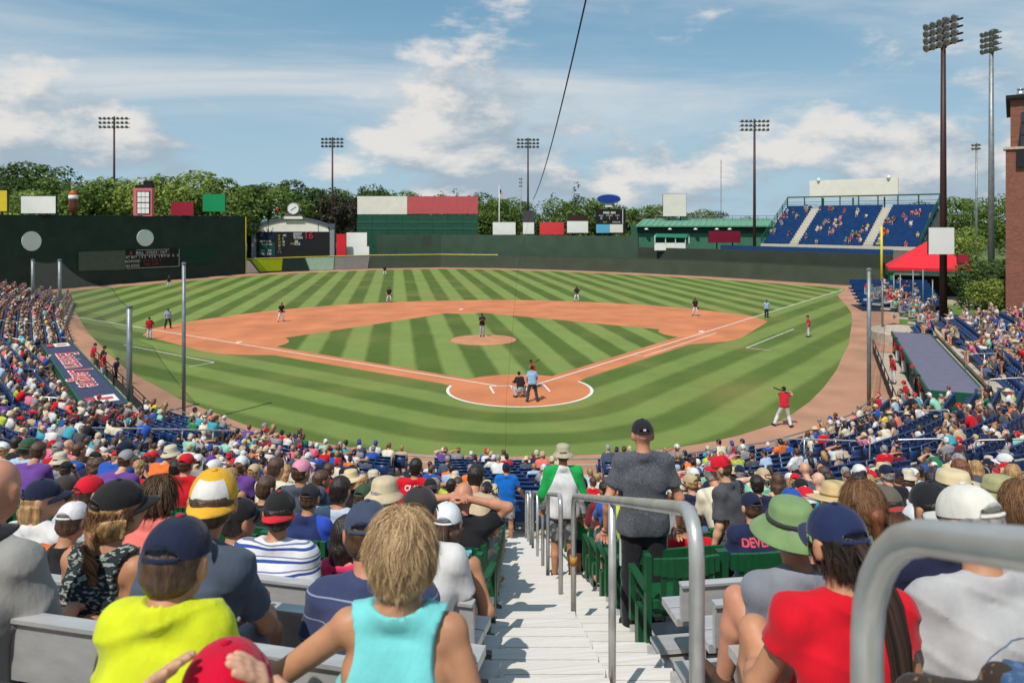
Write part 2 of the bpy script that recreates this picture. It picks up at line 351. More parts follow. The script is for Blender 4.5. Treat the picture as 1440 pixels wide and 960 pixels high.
def dense(pl, n):
    out = []
    for i in range(len(pl) - 1):
        k = max(1, int(math.dist(pl[i], pl[i + 1]) / n))
        out += [(pl[i][0] + (pl[i + 1][0] - pl[i][0]) * j / k, pl[i][1] + (pl[i + 1][1] - pl[i][1]) * j / k) for j in range(k)]
    return out + [pl[-1]]
tall = wall_run(dense(WALL_L, 6), 0, 0, 10.25, .6, 'tall_outfield_wall', M_dgreen, 'tall dark green left field wall with hand-run score panel', cap=M_dgreen)
fen = wall_run(FENCE[:5], 0, 0, 2.6, .35, 'outfield_fence', M_olive, 'low padded centre field fence with yellow top line', 'fence', cap=M_yel)
wall_run(FENCE[4:], 0, 0, 2.6, .35, 'outfield_fence', M_olive, 'low olive padded right field fence below the blue seats', 'fence', cap=M_olive2)
def ray_hit(u, pl, off=0.0):
    "ground point where the view ray of column u meets a polyline"
    q = inset(pl, -off); t = (u - 720) / FPX; d = Vector((SY + t * CYW, CYW - t * SY))
    for i in range(len(q) - 1):
        a = Vector(q[i]); b = Vector(q[i + 1]); e_ = b - a; m = Matrix(((d.x, -e_.x), (d.y, -e_.y)))
        if abs(m.determinant()) < 1e-9: continue
        s = m.inverted() @ (a - Vector((CX, CY)))
        if -1e-3 <= s[1] <= 1 + 1e-3 and s[0] > 0: p = Vector((CX, CY)) + d * s[0]; return p, s[0]
    p = Vector(q[-1]); return p, RD(*p)[1]
i0 = ray_hit(530, FENCE, 3)[0]; i1 = ray_hit(897, FENCE, 3)[0]
back = [tuple(i0)] + [p for p in inset(FENCE, -3) if i0.x < p[0] < i1.x] + [tuple(i1)]
wall_run(back, 0, 0, 6.65, .4, 'batters_eye_wall', mat('eye_green', C(60, 80, 65, .95), .65, var=.07, scale=.4), 'dark green upper wall behind the centre field fence')
back2 = [tuple(i1)] + [p for p in inset(FENCE, -3) if p[0] > i1.x] 
wall_run(back2, 0, 0, 4.6, .4, 'bullpen_wall', M_olive2, 'dark olive upper wall behind the right field fence')
bl = [p for p in inset(FENCE, -3.1) if p[0] > 45]
wall_run(bl, .1, 4.62, 5.35, .25, 'blue_parapet', paint('parapet_blue', 28, 66, 112), 'blue parapet strip above right field wall below seats')
# coloured advertising panels on the fence (flat print, blank in the photograph)
def fence_poly(uvs, m):
    vs = []
    for u, z in uvs:
        p, d = ray_hit(u, FENCE, -.03); vs.append((p.x, p.y, z))
    q = [Vector(v) - fen.location for v in vs]; n = len(q); dirn = Vector((CX, CY, 0)) - Vector(vs[0]); dirn.z = 0; dirn = dirn.normalized() * .03
    mb = MB(); mb.add([p + dirn for p in q] + q, [tuple(range(n))] + [(i, n + i, n + (i + 1) % n, (i + 1) % n) for i in range(n)]); mb.build('printed_panel', m, fen)
fence_poly([(346, .05), (352.5, .05), (364.5, .05), (351, 2.3), (346, 2.5)], paint('panel_pinkwhite', 224, 212, 200))
fence_poly([(366, .25), (381, .3), (396, .3), (397.5, 2.5), (381, 2.5), (353, 2.5)], paint('panel_lime', 168, 188, 20))
fence_poly([(397, .25), (415, .2), (434, .15), (427, 2.5), (398.5, 2.5)], paint('panel_pine', 34, 56, 52))
fence_poly([(436, .1), (469, .05), (470, 2.5), (429.5, 2.5)], paint('panel_mint', 174, 208, 184))
fence_poly([(470, .05), (500, .05), (517, .05), (520, 2.5), (500, 2.5), (471, 2.5)], paint('panel_grey', 156, 154, 152))
p_ = Vector((*WALL_L[1], 0)) - tall.location; mb = MB(); mb.box(p_ + Vector((.12, -.14, 5.1)), (.12, .12, 10.3)); mb.build('yellow_edge_strip', M_yel, tall)
# things on the tall wall
def on_wall(u, v, off=-.02):
    p, d = ray_hit(u, WALL_L, off); return Vector((p.x, p.y, zpx(v, d)))
WN = Vector((WALL_L[1][1] - WALL_L[0][1], -(WALL_L[1][0] - WALL_L[0][0]), 0)).normalized(); WT = Vector((WALL_L[1][0] - WALL_L[0][0], WALL_L[1][1] - WALL_L[0][1], 0)).normalized()
def wall_plate(name, quad, m, th=.12, label=None, cat=None, parent=None):
    q = [on_wall(*p) for p in quad]; mb = MB(); o0 = q[0].copy(); n = len(q)
    f = [p - o0 + WN * th for p in q]; bk = [p - o0 for p in q]
    mb.add(f + bk, [tuple(range(n))] + [(i, n + i, n + (i + 1) % n, (i + 1) % n) for i in range(n)])
    o = mb.build(name, m); o.location = o0
    if label: tag(o, label, cat)
    return o
for (u, v, r, lb) in ((43.5, 339, 13.8, 'large white round disc on the tall wall, nearer the left edge'), (203.5, 334.5, 11.6, 'white round disc on tall wall above the line score panel')):
    wall_plate('round_sign', [(u + r * math.cos(a * math.pi / 16), v + r * math.sin(a * math.pi / 16)) for a in range(32)][::-1], M_white, .18, lb, 'sign')
wall_plate('wall_sign', [(110, 381), (176, 379), (176, 352), (110, 354)], paint('wall_grey', 92, 98, 82), .12, 'plain grey-green rectangular board on the tall wall left of line score', 'sign')
wall_plate('wall_sign', [(252, 371), (303, 370), (303, 348), (252, 349)], paint('wall_emerald', 8, 58, 46), .12, 'dark emerald rectangular board on tall wall right of line score', 'sign')
ls = wall_plate('line_score_panel', [(176.5, 378), (251, 374.5), (251, 349.5), (176.5, 351.5)], M_black, .2, 'black line score panel with white lettering on the tall wall', 'scoreboard')
rzW = math.atan2(WT.y, WT.x)
M_ltr = mat('letter_white', C(214, 212, 206), .6, var=.03); M_ltrR = paint('letter_red', 190, 66, 52); M_ltrY = paint('letter_yellow', 214, 190, 70); M_ltrO = paint('letter_orange', 200, 92, 50)
def wtext(s, u, v, size, m, sx=1.0):
    p = on_wall(u, v) + WN * .23 - ls.location; text(ls, s, p, (R(90), 0, rzW), size, m, sx=sx)
wtext('BALL', 195.5, 355.6, .62, M_ltr); wtext('STRIKE', 212.5, 355.1, .62, M_ltr); wtext('OUT', 229, 354.6, .62, M_ltr)
wtext('6', 183, 355.8, .8, M_ltrO); wtext('0', 204, 355.3, .6, M_ltrO); wtext('2', 221.5, 354.9, .7, M_ltrO); wtext('1', 236.5, 354.4, .6, M_ltrO)
wtext('AT BAT', 183.5, 361.6, .60, M_ltr, .95); wtext('RICHMOND', 185, 367.6, .60, M_ltr, .8); wtext('SEA DOGS', 185, 373.8, .60, M_ltr, .85)
wtext('1 2 3   4 5 6   7 8 9 10   R   H', 223, 360.2, .62, M_ltr, .98)
for j, sgn in enumerate(('0 0 1   0 2 0   0', '1 0 0   3 0 0   ')): wtext(sgn, 213, 366 + 5.2 * j, .5, M_ltrR)
mb = MB()
for a, b in (((191, 351.6), (237, 350.4)), ((191, 359), (237, 357.9)), ((177, 377.6), (250.6, 374.2)), ((250.6, 374.2), (250.6, 350))):
    mb.beam(on_wall(*a) + WN * .22 - ls.location, on_wall(*b) + WN * .22 - ls.location, .06, .06)
mb.build('trim_line', M_ltr, ls)
# ------------------------------------------------------------------ signboards built at a depth, squared to the view line of home
def plate_local(d, u0, v0): return at_d(u0, v0, d)
def uv_plate(name, uvs, d, m, th=.3, parent=None, org=None, dd=0.0):
    "upright plate of real thickness whose outline is given at depth d"
    o0 = org if org is not None else at_d(*uvs[0], d)
    f = [at_d(u, v, d - dd) - o0 for u, v in uvs]; n = len(f); bk = [p + Vector((SY, CYW, 0)) * th for p in f]
    mb = MB(); mb.add(f + bk, [tuple(range(n)), tuple(range(2 * n - 1, n - 1, -1))] + [(i, n + i, n + (i + 1) % n, (i + 1) % n) for i in range(n)])
    o = mb.build(name, m, parent)
    if parent is None: o.location = o0
    return o
def rect(u0, v0, u1, v1): return [(u0, v1), (u1, v1), (u1, v0), (u0, v0)]
def billboard(name, u0, v0, u1, v1, d, m, label, legs_to=None, th=.4, nlegs=2, extra=None):
    org = at_d((u0 + u1) / 2, v1, d); root = empty(name, org); tag(root, label, 'sign')
    uv_plate('sign_face', rect(u0, v0, u1, v1), d, m, .06, root, org); uv_plate('sign_case', rect(u0 - .3, v0 - .3, u1 + .3, v1 + .3), d, M_dark, th, root, org, dd=-.061)
    if legs_to is not None:
        for i in range(nlegs):
            u = u0 + (u1 - u0) * (i + .5) / nlegs; p = at_d(u, v1, d + th + .1) - org; q = Vector((p.x, p.y, legs_to - org.z)); mb = MB(); mb.beam(p + Vector((0, 0, (zpx(v0, d) - zpx(v1, d)) * .8)), q, .18, .18); mb.build('post', M_dark, root)
    for (a, mm) in (extra or []): uv_plate('sign_face', rect(*a), d, mm, .06, root, org, dd=.012)
    return root
def wd(u, off=.3): return ray_hit(u, WALL_L, off)[1]
billboard('billboard', -16, 268, 9.5, 297, wd(2), paint('billboard_yellow', 226, 200, 50), 'yellow billboard cut off by left edge above the tall wall', 9.8)
billboard('billboard', 29.5, 276, 78, 300, wd(54), M_white, 'blank white billboard on the tall wall left of bottle figure', 9.8)
billboard('billboard', 240.5, 284, 272, 303, wd(256), paint('billboard_crimson', 158, 34, 56), 'small crimson billboard on tall wall beside the window sign', 9.8)
billboard('billboard', 285, 273, 316.5, 297.5, wd(300), paint('billboard_green', 20, 148, 92), 'bright green billboard at right end of the tall wall', 9.8)
# sign shaped like a house front with a sash window
d = wd(200); org = at_d(200, 304, d); hs = empty('window_sign', org); tag(hs, 'pink framed sign shaped like a house window with black chimney', 'sign')
uv_plate('sign_case', rect(187.5, 264, 213.5, 304), d, paint('frame_pink', 226, 120, 128), .8, hs, org); uv_plate('sash_window', rect(192, 268.5, 210.5, 300.5), d, M_black, .1, hs, org, dd=.11)
for r_ in range(4):
    for c_ in range(3): uv_plate('pane', rect(193.2 + c_ * 5.6, 270 + r_ * 7.6 + (r_ > 1) * .6, 193.2 + c_ * 5.6 + 5.0, 276.7 + r_ * 7.6 + (r_ > 1) * .6), d, M_white, .06, hs, org, dd=.17)
uv_plate('roof', [(189.5, 264), (213.5, 264), (213, 258), (190.5, 260.5)], d, M_black, .9, hs, org, dd=.05); uv_plate('chimney', rect(201.5, 254, 212, 262), d, M_black, .6, hs, org, dd=-.2)
# bottle shaped figure
d = wd(103); p = at_d(103, 304, d); k = d / FPX
mb = MB(); mb.lathe([(a * k, b * k) for a, b in ((4, 5), (6, 8), (6.4, 14), (5.6, 19), (6.0, 24), (5.6, 27))], (0, 0, 0), 18); o = mb.build('bottle_figure', paint('bottle_brown', 108, 62, 44, rough=.3), smooth=True); o.location = p; tag(o, 'brown bottle-shaped figure with white band and orange neck on tall wall', 'figure')
for nm, prof, m in (('label_band', ((5.9, 24), (6.1, 25), (6.1, 28.5), (5.5, 29.5)), M_white), ('bottle_neck', ((5.2, 29.2), (5.0, 32), (3.2, 35), (2.6, 37)), M_ltrO), ('bottle_cap', ((2.8, 36.8), (2.9, 40), (2.0, 42)), paint('cap_green', 96, 168, 110)), ('neck_top', ((1.8, 41.8), (1.8, 44), (.8, 45.5)), M_ltrO)):
    mb = MB(); mb.lathe([(a * k, b * k) for a, b in prof], (0, 0, 0), 16); mb.build(nm, m, o, True)
mb = MB(); mb.tube([(0, 0, -2 * k), (0, 0, 6 * k)], 1.6 * k, 8); mb.tube([(0, .2, -2 * k), (3 * k, .3, 5 * k)], .5 * k, 6); mb.build('stand', M_dark, o)
# centre field boards
def cfd(u, off=2.2): return ray_hit(u, back, off)[1]
D0 = cfd(600, 3)
org = at_d(587, 330, D0); g = empty('centre_field_board', org); tag(g, 'wide green backed board with cream and rose panels in centre field', 'sign')
for k in range(8):
    a = 502.5 + 170 / 8 * k; uv_plate('backing_panel', rect(a, 302, a + 170 / 8 - .25, 364), D0, M_pgreen, .5, g, org, dd=.02 * (k % 2))
uv_plate('sign_face', rect(502.5, 276, 572.5, 301.3), D0, M_cream, .35, g, org); uv_plate('sign_face', rect(573, 276, 672, 300.8), D0, paint('rose', 200, 92, 98), .35, g, org)
for v in (312, 321): uv_plate('batten', rect(502, v, 672, v + 1), D0, mat('batten_green', C(62, 120, 98), .5), .06, g, org, dd=.09)
uv_plate('batten', rect(594, 331, 606, 345), D0 - 3, M_olive2, .3, g, org, dd=3)
for (u0, v0, u1, v1, m, lb) in ((693, 312.5, 725, 330, M_white, 'blank white board beside flag pole on centre wall'), (759, 312.5, 793, 330, paint('board_red', 232, 66, 72), 'plain red board between two white boards on centre wall')):
    billboard('billboard', u0, v0, u1, v1, cfd((u0 + u1) / 2), m, lb, 5.8, .3)
billboard('billboard', 735.5, 312.8, 751, 329, cfd(743), M_white, 'narrow white board topped by dark grey box on centre wall', 5.8, .3, 1, [((735.3, 296, 751.2, 312.3), paint('slate', 74, 74, 80))])
billboard('billboard', 797.5, 311, 827, 327.3, cfd(812), M_white, 'white board with dark brown header strip on centre wall', 5.8, .3, 2, [((797.7, 302.5, 826.5, 310.6), paint('header_brown', 58, 40, 36))])
billboard('billboard', 473, 329, 486.5, 364, ray_hit(480, FENCE, 2)[1], M_red, 'tall bright red board standing beside main scoreboard', .2, .3)
billboard('billboard', 487.3, 327, 516, 364, ray_hit(500, FENCE, 2.2)[1], M_white, 'tall blank white board right of the bright red board', .2, .3, 2, [((515.5, 346.5, 519, 364), M_white)])
D1 = cfd(857, 3); org = at_d(857, 330, D1); sbd = empty('small_scoreboard', org); tag(sbd, 'small dark scoreboard topped by a blue oval sign', 'scoreboard')
uv_plate('case', rect(838.5, 294, 880, 329), D1, M_black, .8, sbd, org); uv_plate('sign_face', rect(838.5, 315.5, 857, 327.5), D1, paint('sky_panel', 96, 184, 220), .1, sbd, org, dd=.12); uv_plate('sign_face', rect(857.4, 315.5, 876, 327), D1, M_cream, .1, sbd, org, dd=.12)
uv_plate('frame', rect(875.2, 294, 876.2, 315), D1, M_ltr, .08, sbd, org, dd=.12)
for s, u, v, sz in (('BALL', 845.5, 303.2, .45), ('STRIKE', 857, 303.2, .45), ('OUT', 868.5, 303.2, .45), ('0', 845.5, 307, .8), ('1', 857, 307, .8), ('1', 868.5, 307, .8)):
    text(sbd, s, at_d(u, v, D1 - .05) - org, (R(90), 0, -YAW), sz * .95, M_ltr)
for i in range(10):
    if i != 5: uv_plate('header_mark', rect(848.5 + i * 1.75, 297.6, 849.8 + i * 1.75, 300.6), D1, M_ltr, .04, sbd, org, dd=.05)
text(sbd, 'HIT', at_d(851, 312.6, D1 - .05) - org, (R(90), 0, -YAW), .5, M_ltrY); text(sbd, 'ERROR', at_d(867, 312.6, D1 - .05) - org, (R(90), 0, -YAW), .5, M_ltr)
oval = [(856 + 17.5 * math.cos(a * math.pi / 16), 279.7 + 7 * math.sin(a * math.pi / 16)) for a in range(32)][::-1]
uv_plate('oval_sign', oval, D1, mat('oval_rim', C(170, 196, 226), .4), .7, sbd, org); uv_plate('oval_sign', [(856 + (u - 856) * .93, 279.7 + (v - 279.7) * .86) for u, v in oval], D1, paint('oval_blue', 26, 62, 150), .08, sbd, org, dd=.09)
uv_plate('post', rect(851, 287, 860.5, 291), D1, M_white, .3, sbd, org, dd=-.2); uv_plate('post', rect(855, 286, 857.5, 296), D1, M_dark, .3, sbd, org, dd=-.21)
# main scoreboard with arched top and clock
D2 = ray_hit(412, FENCE, 9)[1]; org = at_d(412, 364, D2); ms = empty('main_scoreboard', org); tag(ms, 'main scoreboard with arched cream top and round clock', 'scoreboard')
M_sl = paint('slate_blue', 84, 92, 108); M_slg = paint('post_grey', 146, 148, 154)
arch = lambda u: 305.2 + ((u - 412) / 52.5) ** 2 * 11.5
us = [359 + 106 * i / 20 for i in range(21)]
uv_plate('arch', [(u, arch(u) + 3.6) for u in us] + [(u, arch(u)) for u in us[::-1]], D2, M_sl, 1.0, ms, org, dd=.3)
uv_plate('arch_keystone', [(399, 308), (426, 308), (424.5, 304.2), (400, 304.2)], D2, M_cream, .3, ms, org, dd=.62)
uv_plate('header_panel', [(361, 326)] + [(463, 326)] + [(u, max(arch(u) + 3.2, 0)) for u in us[::-1] if 361 < u < 463], D2, M_cream, .6, ms, org)
uv_plate('screen', rect(360.5, 325.8, 464, 362.5), D2, M_black, .7, ms, org, dd=.1)
for a, b in ((353.5, 360), (463.8, 470)):
    uv_plate('post', rect(a, 322, b, 363), D2, M_slg, .9, ms, org, dd=.25); uv_plate('post_cap', rect(a - .5, 314.5, b + .5, 321.8), D2, M_sl, 1.0, ms, org, dd=.35)
uv_plate('base', rect(353, 362.6, 471, 367), D2, paint('base_navy', 30, 34, 48), .9, ms, org, dd=.2)
for u in (377.5, 447.5): uv_plate('divider', rect(u - .3, 313, u + .3, 326), D2, M_sl, .05, ms, org, dd=.06)
uv_plate('clock_pedestal', [(398, 304.5), (424.5, 304.5), (419, 300), (418, 290), (405.5, 290), (405, 299)], D2, M_sl, .6, ms, org)
ck = [(412.3 + 8.6 * math.cos(a * math.pi / 16), 293.5 + 8.6 * math.sin(a * math.pi / 16)) for a in range(32)][::-1]
uv_plate('clock_rim', ck, D2, M_slg, .7, ms, org, dd=.2); cf = uv_plate('clock_face', [(412.3 + (u - 412.3) * .86, 293.5 + (v - 293.5) * .86) for u, v in ck], D2, M_white, .06, ms, org, dd=.27)
uv_plate('clock_hand', [(408.6, 296.6), (416.6, 290.9), (416.2, 290.3), (408.2, 295.9)], D2, M_black, .04, cf, org, dd=.32)
uv_plate('screen_inset', rect(364.5, 341, 386.5, 360), D2, paint('inset_teal', 20, 72, 70), .04, ms, org, dd=.15); uv_plate('screen_inset', rect(365, 327.5, 385.5, 337), D2, paint('inset_navy', 18, 40, 66), .04, ms, org, dd=.15)
M_lit = mat('screen_text', C(226, 228, 224), .5, var=.02); M_litr = paint('screen_red', 208, 44, 60); M_lity = paint('screen_yellow', 206, 190, 50)
def st(s, u, v, sz, m, al='LEFT', sx=1): text(ms, s, at_d(u, v, D2 - .2) - org, (R(90), 0, -YAW), sz, m, align=al, ext=.008, sx=sx)
st('JEREMY', 412.5, 329.6, .85, M_lit, sx=.62); st('RIVERA', 413, 334.2, .85, M_lit, sx=.66); st('16', 427.3, 331.5, 1.9, M_litr); st('2B', 414, 339.7, .7, M_lit); st('.255', 413.4, 343, .75, M_lit); st('AVG', 408.4, 342.8, .5, M_lity)
for i, (a, b) in enumerate((('LF', '.283'), ('SS', '6'), ('CF', '28'), ('3B', '12'), ('1B', ''), ('P C', ''))): st(a, 391, 331.5 + 4.6 * i, .6, M_lity if i < 4 else M_slg, sx=.8); st(b, 397, 331.2 + 4.4 * i, .6, M_lit, sx=.8)
st('NOW PITCHING', 365, 339.4, .5, M_lit, sx=.62); st('CODY PITT', 368, 344, .55, M_lit, sx=.75); st('W-L   8-6', 367, 352.3, .65, M_lit, sx=.8); st('ERA  3.86', 367, 356.8, .65, M_lit, sx=.8)
for s, u, m in (('BALL 2', 386, M_lit), ('STRIKE 1', 412, M_lit), ('OUT 1', 434, M_lit)): st(s, u, 364.6, .55, m, 'CENTER')
# little orange orb beside the scoreboard
p = at_d(390, 296, D2); k = D2 / FPX; mb = MB(); mb.lathe([(.4 * k, -6 * k), (.4 * k, -1 * k), (1.5 * k, 0), (2 * k, 2 * k), (1.6 * k, 4 * k), (.4 * k, 5 * k)], (0, 0, 0), 12); o = mb.build('orange_finial', M_ltrO, smooth=True); o.location = p; tag(o, 'small orange ball on a stem left of the clock', 'finial')
# flag pole
D3 = cfd(702, 8); p0 = at_d(702, 330, D3); fp = empty('flag_pole', (p0.x, p0.y, 0)); tag(fp, 'white flag pole with a striped flag behind centre wall', 'flag pole')
zt = zpx(262, D3); mb = MB(); mb.tube([(0, 0, 0), (0, 0, zt)], [.14, .07], 8); mb.lathe([(.01, zt), (.16, zt + .12), (.01, zt + .26)], n=8); mb.build('pole', M_white, fp, True)
Vf = []; 
mb = MB()
for i in range(7):
    for j in range(8):
        a = i / 6; Vf.append((a * .75 + .08, .12 * math.sin(a * 5), zt - .25 - j / 7 * 1.3 - a * 1.5))
mb.add(Vf, [(i * 8 + j, i * 8 + j + 1, i * 8 + j + 9, i * 8 + j + 8) for i in range(6) for j in range(7)]); mb.m = [2 if (i < 3 and j < 4) else j % 2 for i in range(6) for j in range(7)]
fo = mb.build('flag', [paint('flag_red', 170, 50, 58), M_white, paint('flag_navy', 44, 48, 92)], fp)
# ------------------------------------------------------------------ light towers
lamp = MB(); lamp.lathe([(.10, -.28), (.16, -.2), (.30, .05), (.34, .12), (.33, .13), (.02, .06)], (0, 0, 0), 10); LAMP = lamp.mesh('lamp', [mat('lamp_shell', C(150, 152, 156), .35, .6)], True)
def tower(u, vt, d, rows, cols, du, dv, label, m=M_pole, yaw=0.0, pr=.22, sc=1.0, zb=0.0):
    p = at_d(u, vt, d); root = empty('light_tower', (p.x, p.y, zb)); tag(root, label, 'light tower', 'stadium light towers'); zt = p.z - zb; k = d / FPX
    mb = MB(); mb.tube([(0, 0, 0), (0, 0, zt)], [pr * 1.35, pr * .75], 10); mb.build('pole', m, root, True)
    Mx = Matrix.Rotation(-YAW + yaw, 3, 'Z')
    for r_ in range(rows):
        z = zt - 1.2 * sc * .3 - r_ * dv * k; w = cols * du * k; mb = MB(); mb.beam(Mx @ Vector((-w / 2, .1, z)), Mx @ Vector((w / 2, .1, z)), .14 * sc, .14 * sc); mb.build('crossarm', m, root)
        for c_ in range(cols):
            x = (c_ - (cols - 1) / 2) * du * k; o = link('lamp', LAMP, root); o.location = Mx @ Vector((x, -.25 * sc, z + .1)); o.rotation_euler = Euler((R(112), 0, -YAW + yaw), 'XYZ'); o.scale = (sc,) * 3
    mb = MB(); mb.beam(Mx @ Vector((0, .12, zt - rows * dv * k)), Mx @ Vector((0, .12, zt + .2)), .2 * sc, .3 * sc); mb.build('mast_head', m, root)
    return root
tower(160.5, 165, 152, 3, 7, 6.2, 6.0, 'brown light tower rising behind the tall left wall', sc=.95)
tower(467.5, 194, 168, 3, 6, 5.4, 5.0, 'brown light tower behind the main scoreboard', sc=1.0)
tower(742.5, 195, 178, 3, 6, 5.4, 5.0, 'brown light tower behind the red board in centre field', sc=1.0)
tower(1061, 169, 127, 3, 7, 6.0, 6.0, 'brown light tower at left end of right field seats', sc=.8)
t1 = tower(1326.5, 28, 63, 4, 5, 13, 10, 'tall dark brown tower with tilted lamp cluster behind white square sign', yaw=R(-78), pr=.24, sc=1.0)
M_gal = mat('grey_steel_pole', C(136, 142, 142), .45, .4, .12, 3)
tower(1394, 44, 76, 4, 4, 8, 8, 'tall grey tower with lamp cluster nearest the brick building', m=M_gal, yaw=R(-80), pr=.26, sc=.85)
tower(1373, 203, 110, 2, 3, 4, 5, 'short slim grey light pole between the two tall right towers', m=M_gal, yaw=R(-50), pr=.16, sc=.6)
tower(732.5, 251, 190, 3, 2, 3, 5, 'small grey light pole left of the centre field tower', m=M_gal, yaw=R(-30), pr=.14, sc=.6)
# thin radio mast far off
p = at_d(1014, 225, 900); mb = MB()
for s in (-1, 1): mb.tube([(p.x + s * .6, p.y, -10), (p.x + s * .25, p.y, p.z)], .22, 5)
for i in range(14): z = i * p.z / 14; mb.beam((p.x - .6 + i * .02, p.y, z), (p.x + .6 - i * .02, p.y, z + p.z / 14), .15, .15)
tag(mb.build('radio_mast', mat('mast_faded', C(150, 140, 150), .8)), 'thin faint radio mast far beyond the green building', 'mast')
# ------------------------------------------------------------------ right field: green building, grandstand, pavilion, brick building
M_wallg = mat('building_green', C(72, 128, 104, .75), .7, var=.08, scale=1.2)
Dg = 150
def gp(u, v, d=Dg): return at_d(u, v, d)
org = Vector((*gp(980, 340).xy, 0)); gb = empty('clubhouse_building', org); tag(gb, 'long green clubhouse with pale green metal roof beyond right centre', 'building')
k = Dg / FPX
uv_plate('wall', rect(897, 316, 1085, 372), Dg, M_wallg, 9, gb, org)
rf = MB(); zr0, zr1 = zpx(319, Dg - 1), zpx(309.5, Dg + 5)
A, Bp, Cp, Dp = (W((u - 720) / FPX * dd_, dd_, z) - org for u, dd_, z in ((894, Dg - 1.2, zr0), (1088, Dg - 1.2, zr0), (1085, Dg + 4.5, zr1), (905, Dg + 4.5, zr1)))
th = Vector((0, 0, .25)); rf.add([A, Bp, Cp, Dp, A + th, Bp + th, Cp + th, Dp + th], [(3, 2, 1, 0), (4, 5, 6, 7), (0, 1, 5, 4), (1, 2, 6, 5), (2, 3, 7, 6), (3, 0, 4, 7)]); ro = rf.build('roof', M_rgreen, gb)
for i in range(23):
    a = A.lerp(Bp, (i + .5) / 23) + th; b = Dp.lerp(Cp, (i + .5) / 23) + th; mb = MB(); mb.beam(a + Vector((0, 0, .05)), b + Vector((0, 0, .05)), .12, .1); mb.build('seam', M_rgreen, ro)
uv_plate('fascia', rect(896, 319, 1086, 327), Dg, mat('fascia_green', C(22, 66, 60), .6), .3, gb, org, dd=.35)
for u in (909, 942, 978, 1008, 1026): 
    mb = MB(); mb.lathe([(.05, .2), (.4, 0), (.42, -.15), (.05, -.1)], at_d(u, 322, Dg - 1) - org, 10); mb.build('lamp', M_white, gb, True)
mb = MB()
for u in list(range(922, 1090, 12)): p = at_d(u, 310, Dg + 3) - org; mb.tube([p, p + Vector((0, 0, 7 * k))], .06, 5)
for v in (303.5, 307): mb.tube([at_d(921, v, Dg + 3) - org, at_d(1090, v, Dg + 3) - org], .06, 5)
mb.build('roof_railing', M_gal, gb)
billboard('billboard', 932.5, 273, 965, 304, Dg + 2.5, M_cream, 'blank cream square board raised on the green clubhouse roof', zpx(312, Dg + 2.5), .4)
billboard('billboard', 997, 325, 1041, 341, Dg - 14, paint('maroon', 128, 22, 50), 'maroon board on the front of green clubhouse', zpx(352, Dg - 14), .4)
# bullpen shelter with seated relief pitchers
D4 = 138; org = at_d(945, 350, D4); sh = empty('bullpen_shelter', org); tag(sh, 'small open bullpen shelter with teal canopy and white half wall', 'shelter')
uv_plate('half_wall', rect(920.5, 341.5, 964, 352), D4, M_white, .2, sh, org); uv_plate('canopy', [(922, 333.5), (965, 334.5), (969, 329.5), (925, 329)], D4, mat('canopy_teal', C(60, 146, 122), .5), 2.2, sh, org, dd=.3)
for u in (921, 936, 950, 964, 969): uv_plate('post', rect(u - .5, 331, u + .5, 342), D4, M_white, .12, sh, org, dd=.1)
uv_plate('back_screen', rect(921, 333, 967, 343), D4 + 2, mat('screen_green', C(30, 92, 78), .8), .1, sh, org)
# --- right field grandstand
ga, gbk = Vector((.6, -.8, 0)), Vector((.8, .6, 0)); G0 = W(39.2, 124.2, 0) + gbk * 3.7; GL = 24.4; NR = 15; ZB = 5.5
gs = empty('right_field_grandstand', G0); tag(gs, 'steep blue-seated grandstand beyond right field with two pale stairways', 'grandstand')
def gpt(t, b, z): return ga * t + gbk * b + Vector((0, 0, z))
M_bs = mat('grandstand_blue', C(24, 66, 118, .80), .5, var=.12, scale=1.5); M_st = mat('stair_pale', C(206, 200, 186, .8), .8, var=.08)
mb = MB(); pts = [gpt(0, 0, 0), gpt(GL, 0, 0), gpt(GL, 10.4, 0), gpt(0, 10.4, 0)]
mb.add(pts + [gpt(0, 0, ZB - .3), gpt(GL, 0, ZB - .3), gpt(GL, 10.4, ZB + 6.0), gpt(0, 10.4, ZB + 6.0)], [(0, 1, 5, 4), (4, 5, 6, 7), (1, 2, 6, 5), (3, 0, 4, 7), (2, 3, 7, 6)]); mb.build('substructure', mat('under_stand', C(120, 118, 112), .8), gs)
st_t = [(4.6, 6.0), (16.2, 17.6)]
segs = [(0, 4.6), (6.0, 16.2), (17.6, GL)]
GS_SEATS = []
for i in range(NR):
    b = .9 + i * .62; z = ZB + i * .42
    for (t0, t1) in segs:
        mb = MB(); c = gpt((t0 + t1) / 2, b, z - .1); Mx = Matrix((ga, gbk, Vector((0, 0, 1)))).transposed()
        mb.box(c, (t1 - t0, .62, .2), rot=Mx); mb.box(gpt((t0 + t1) / 2, b + .05, z + .38), (t1 - t0 - .1, .4, .06), rot=Mx); mb.box(gpt((t0 + t1) / 2, b + .27, z + .58), (t1 - t0 - .1, .06, .45), rot=Mx); mb.build('seat_row', M_bs, gs)
        n = int((t1 - t0) / .55); GS_SEATS += [(G0 + gpt(t0 + .3 + j * .55, b + .05, z)) for j in range(n)]
    for (t0, t1) in st_t:
        mb = MB(); Mx = Matrix((ga, gbk, Vector((0, 0, 1)))).transposed(); mb.box(gpt((t0 + t1) / 2, b, z + .08), (t1 - t0, .62, .5), rot=Mx); mb.build('stair_step', M_st, gs)
mb = MB(); mb.box(gpt(GL / 2, .15, ZB - .2), (GL, .3, .9), rot=Matrix((ga, gbk, Vector((0, 0, 1)))).transposed()); mb.build('front_wall', M_st, gs)
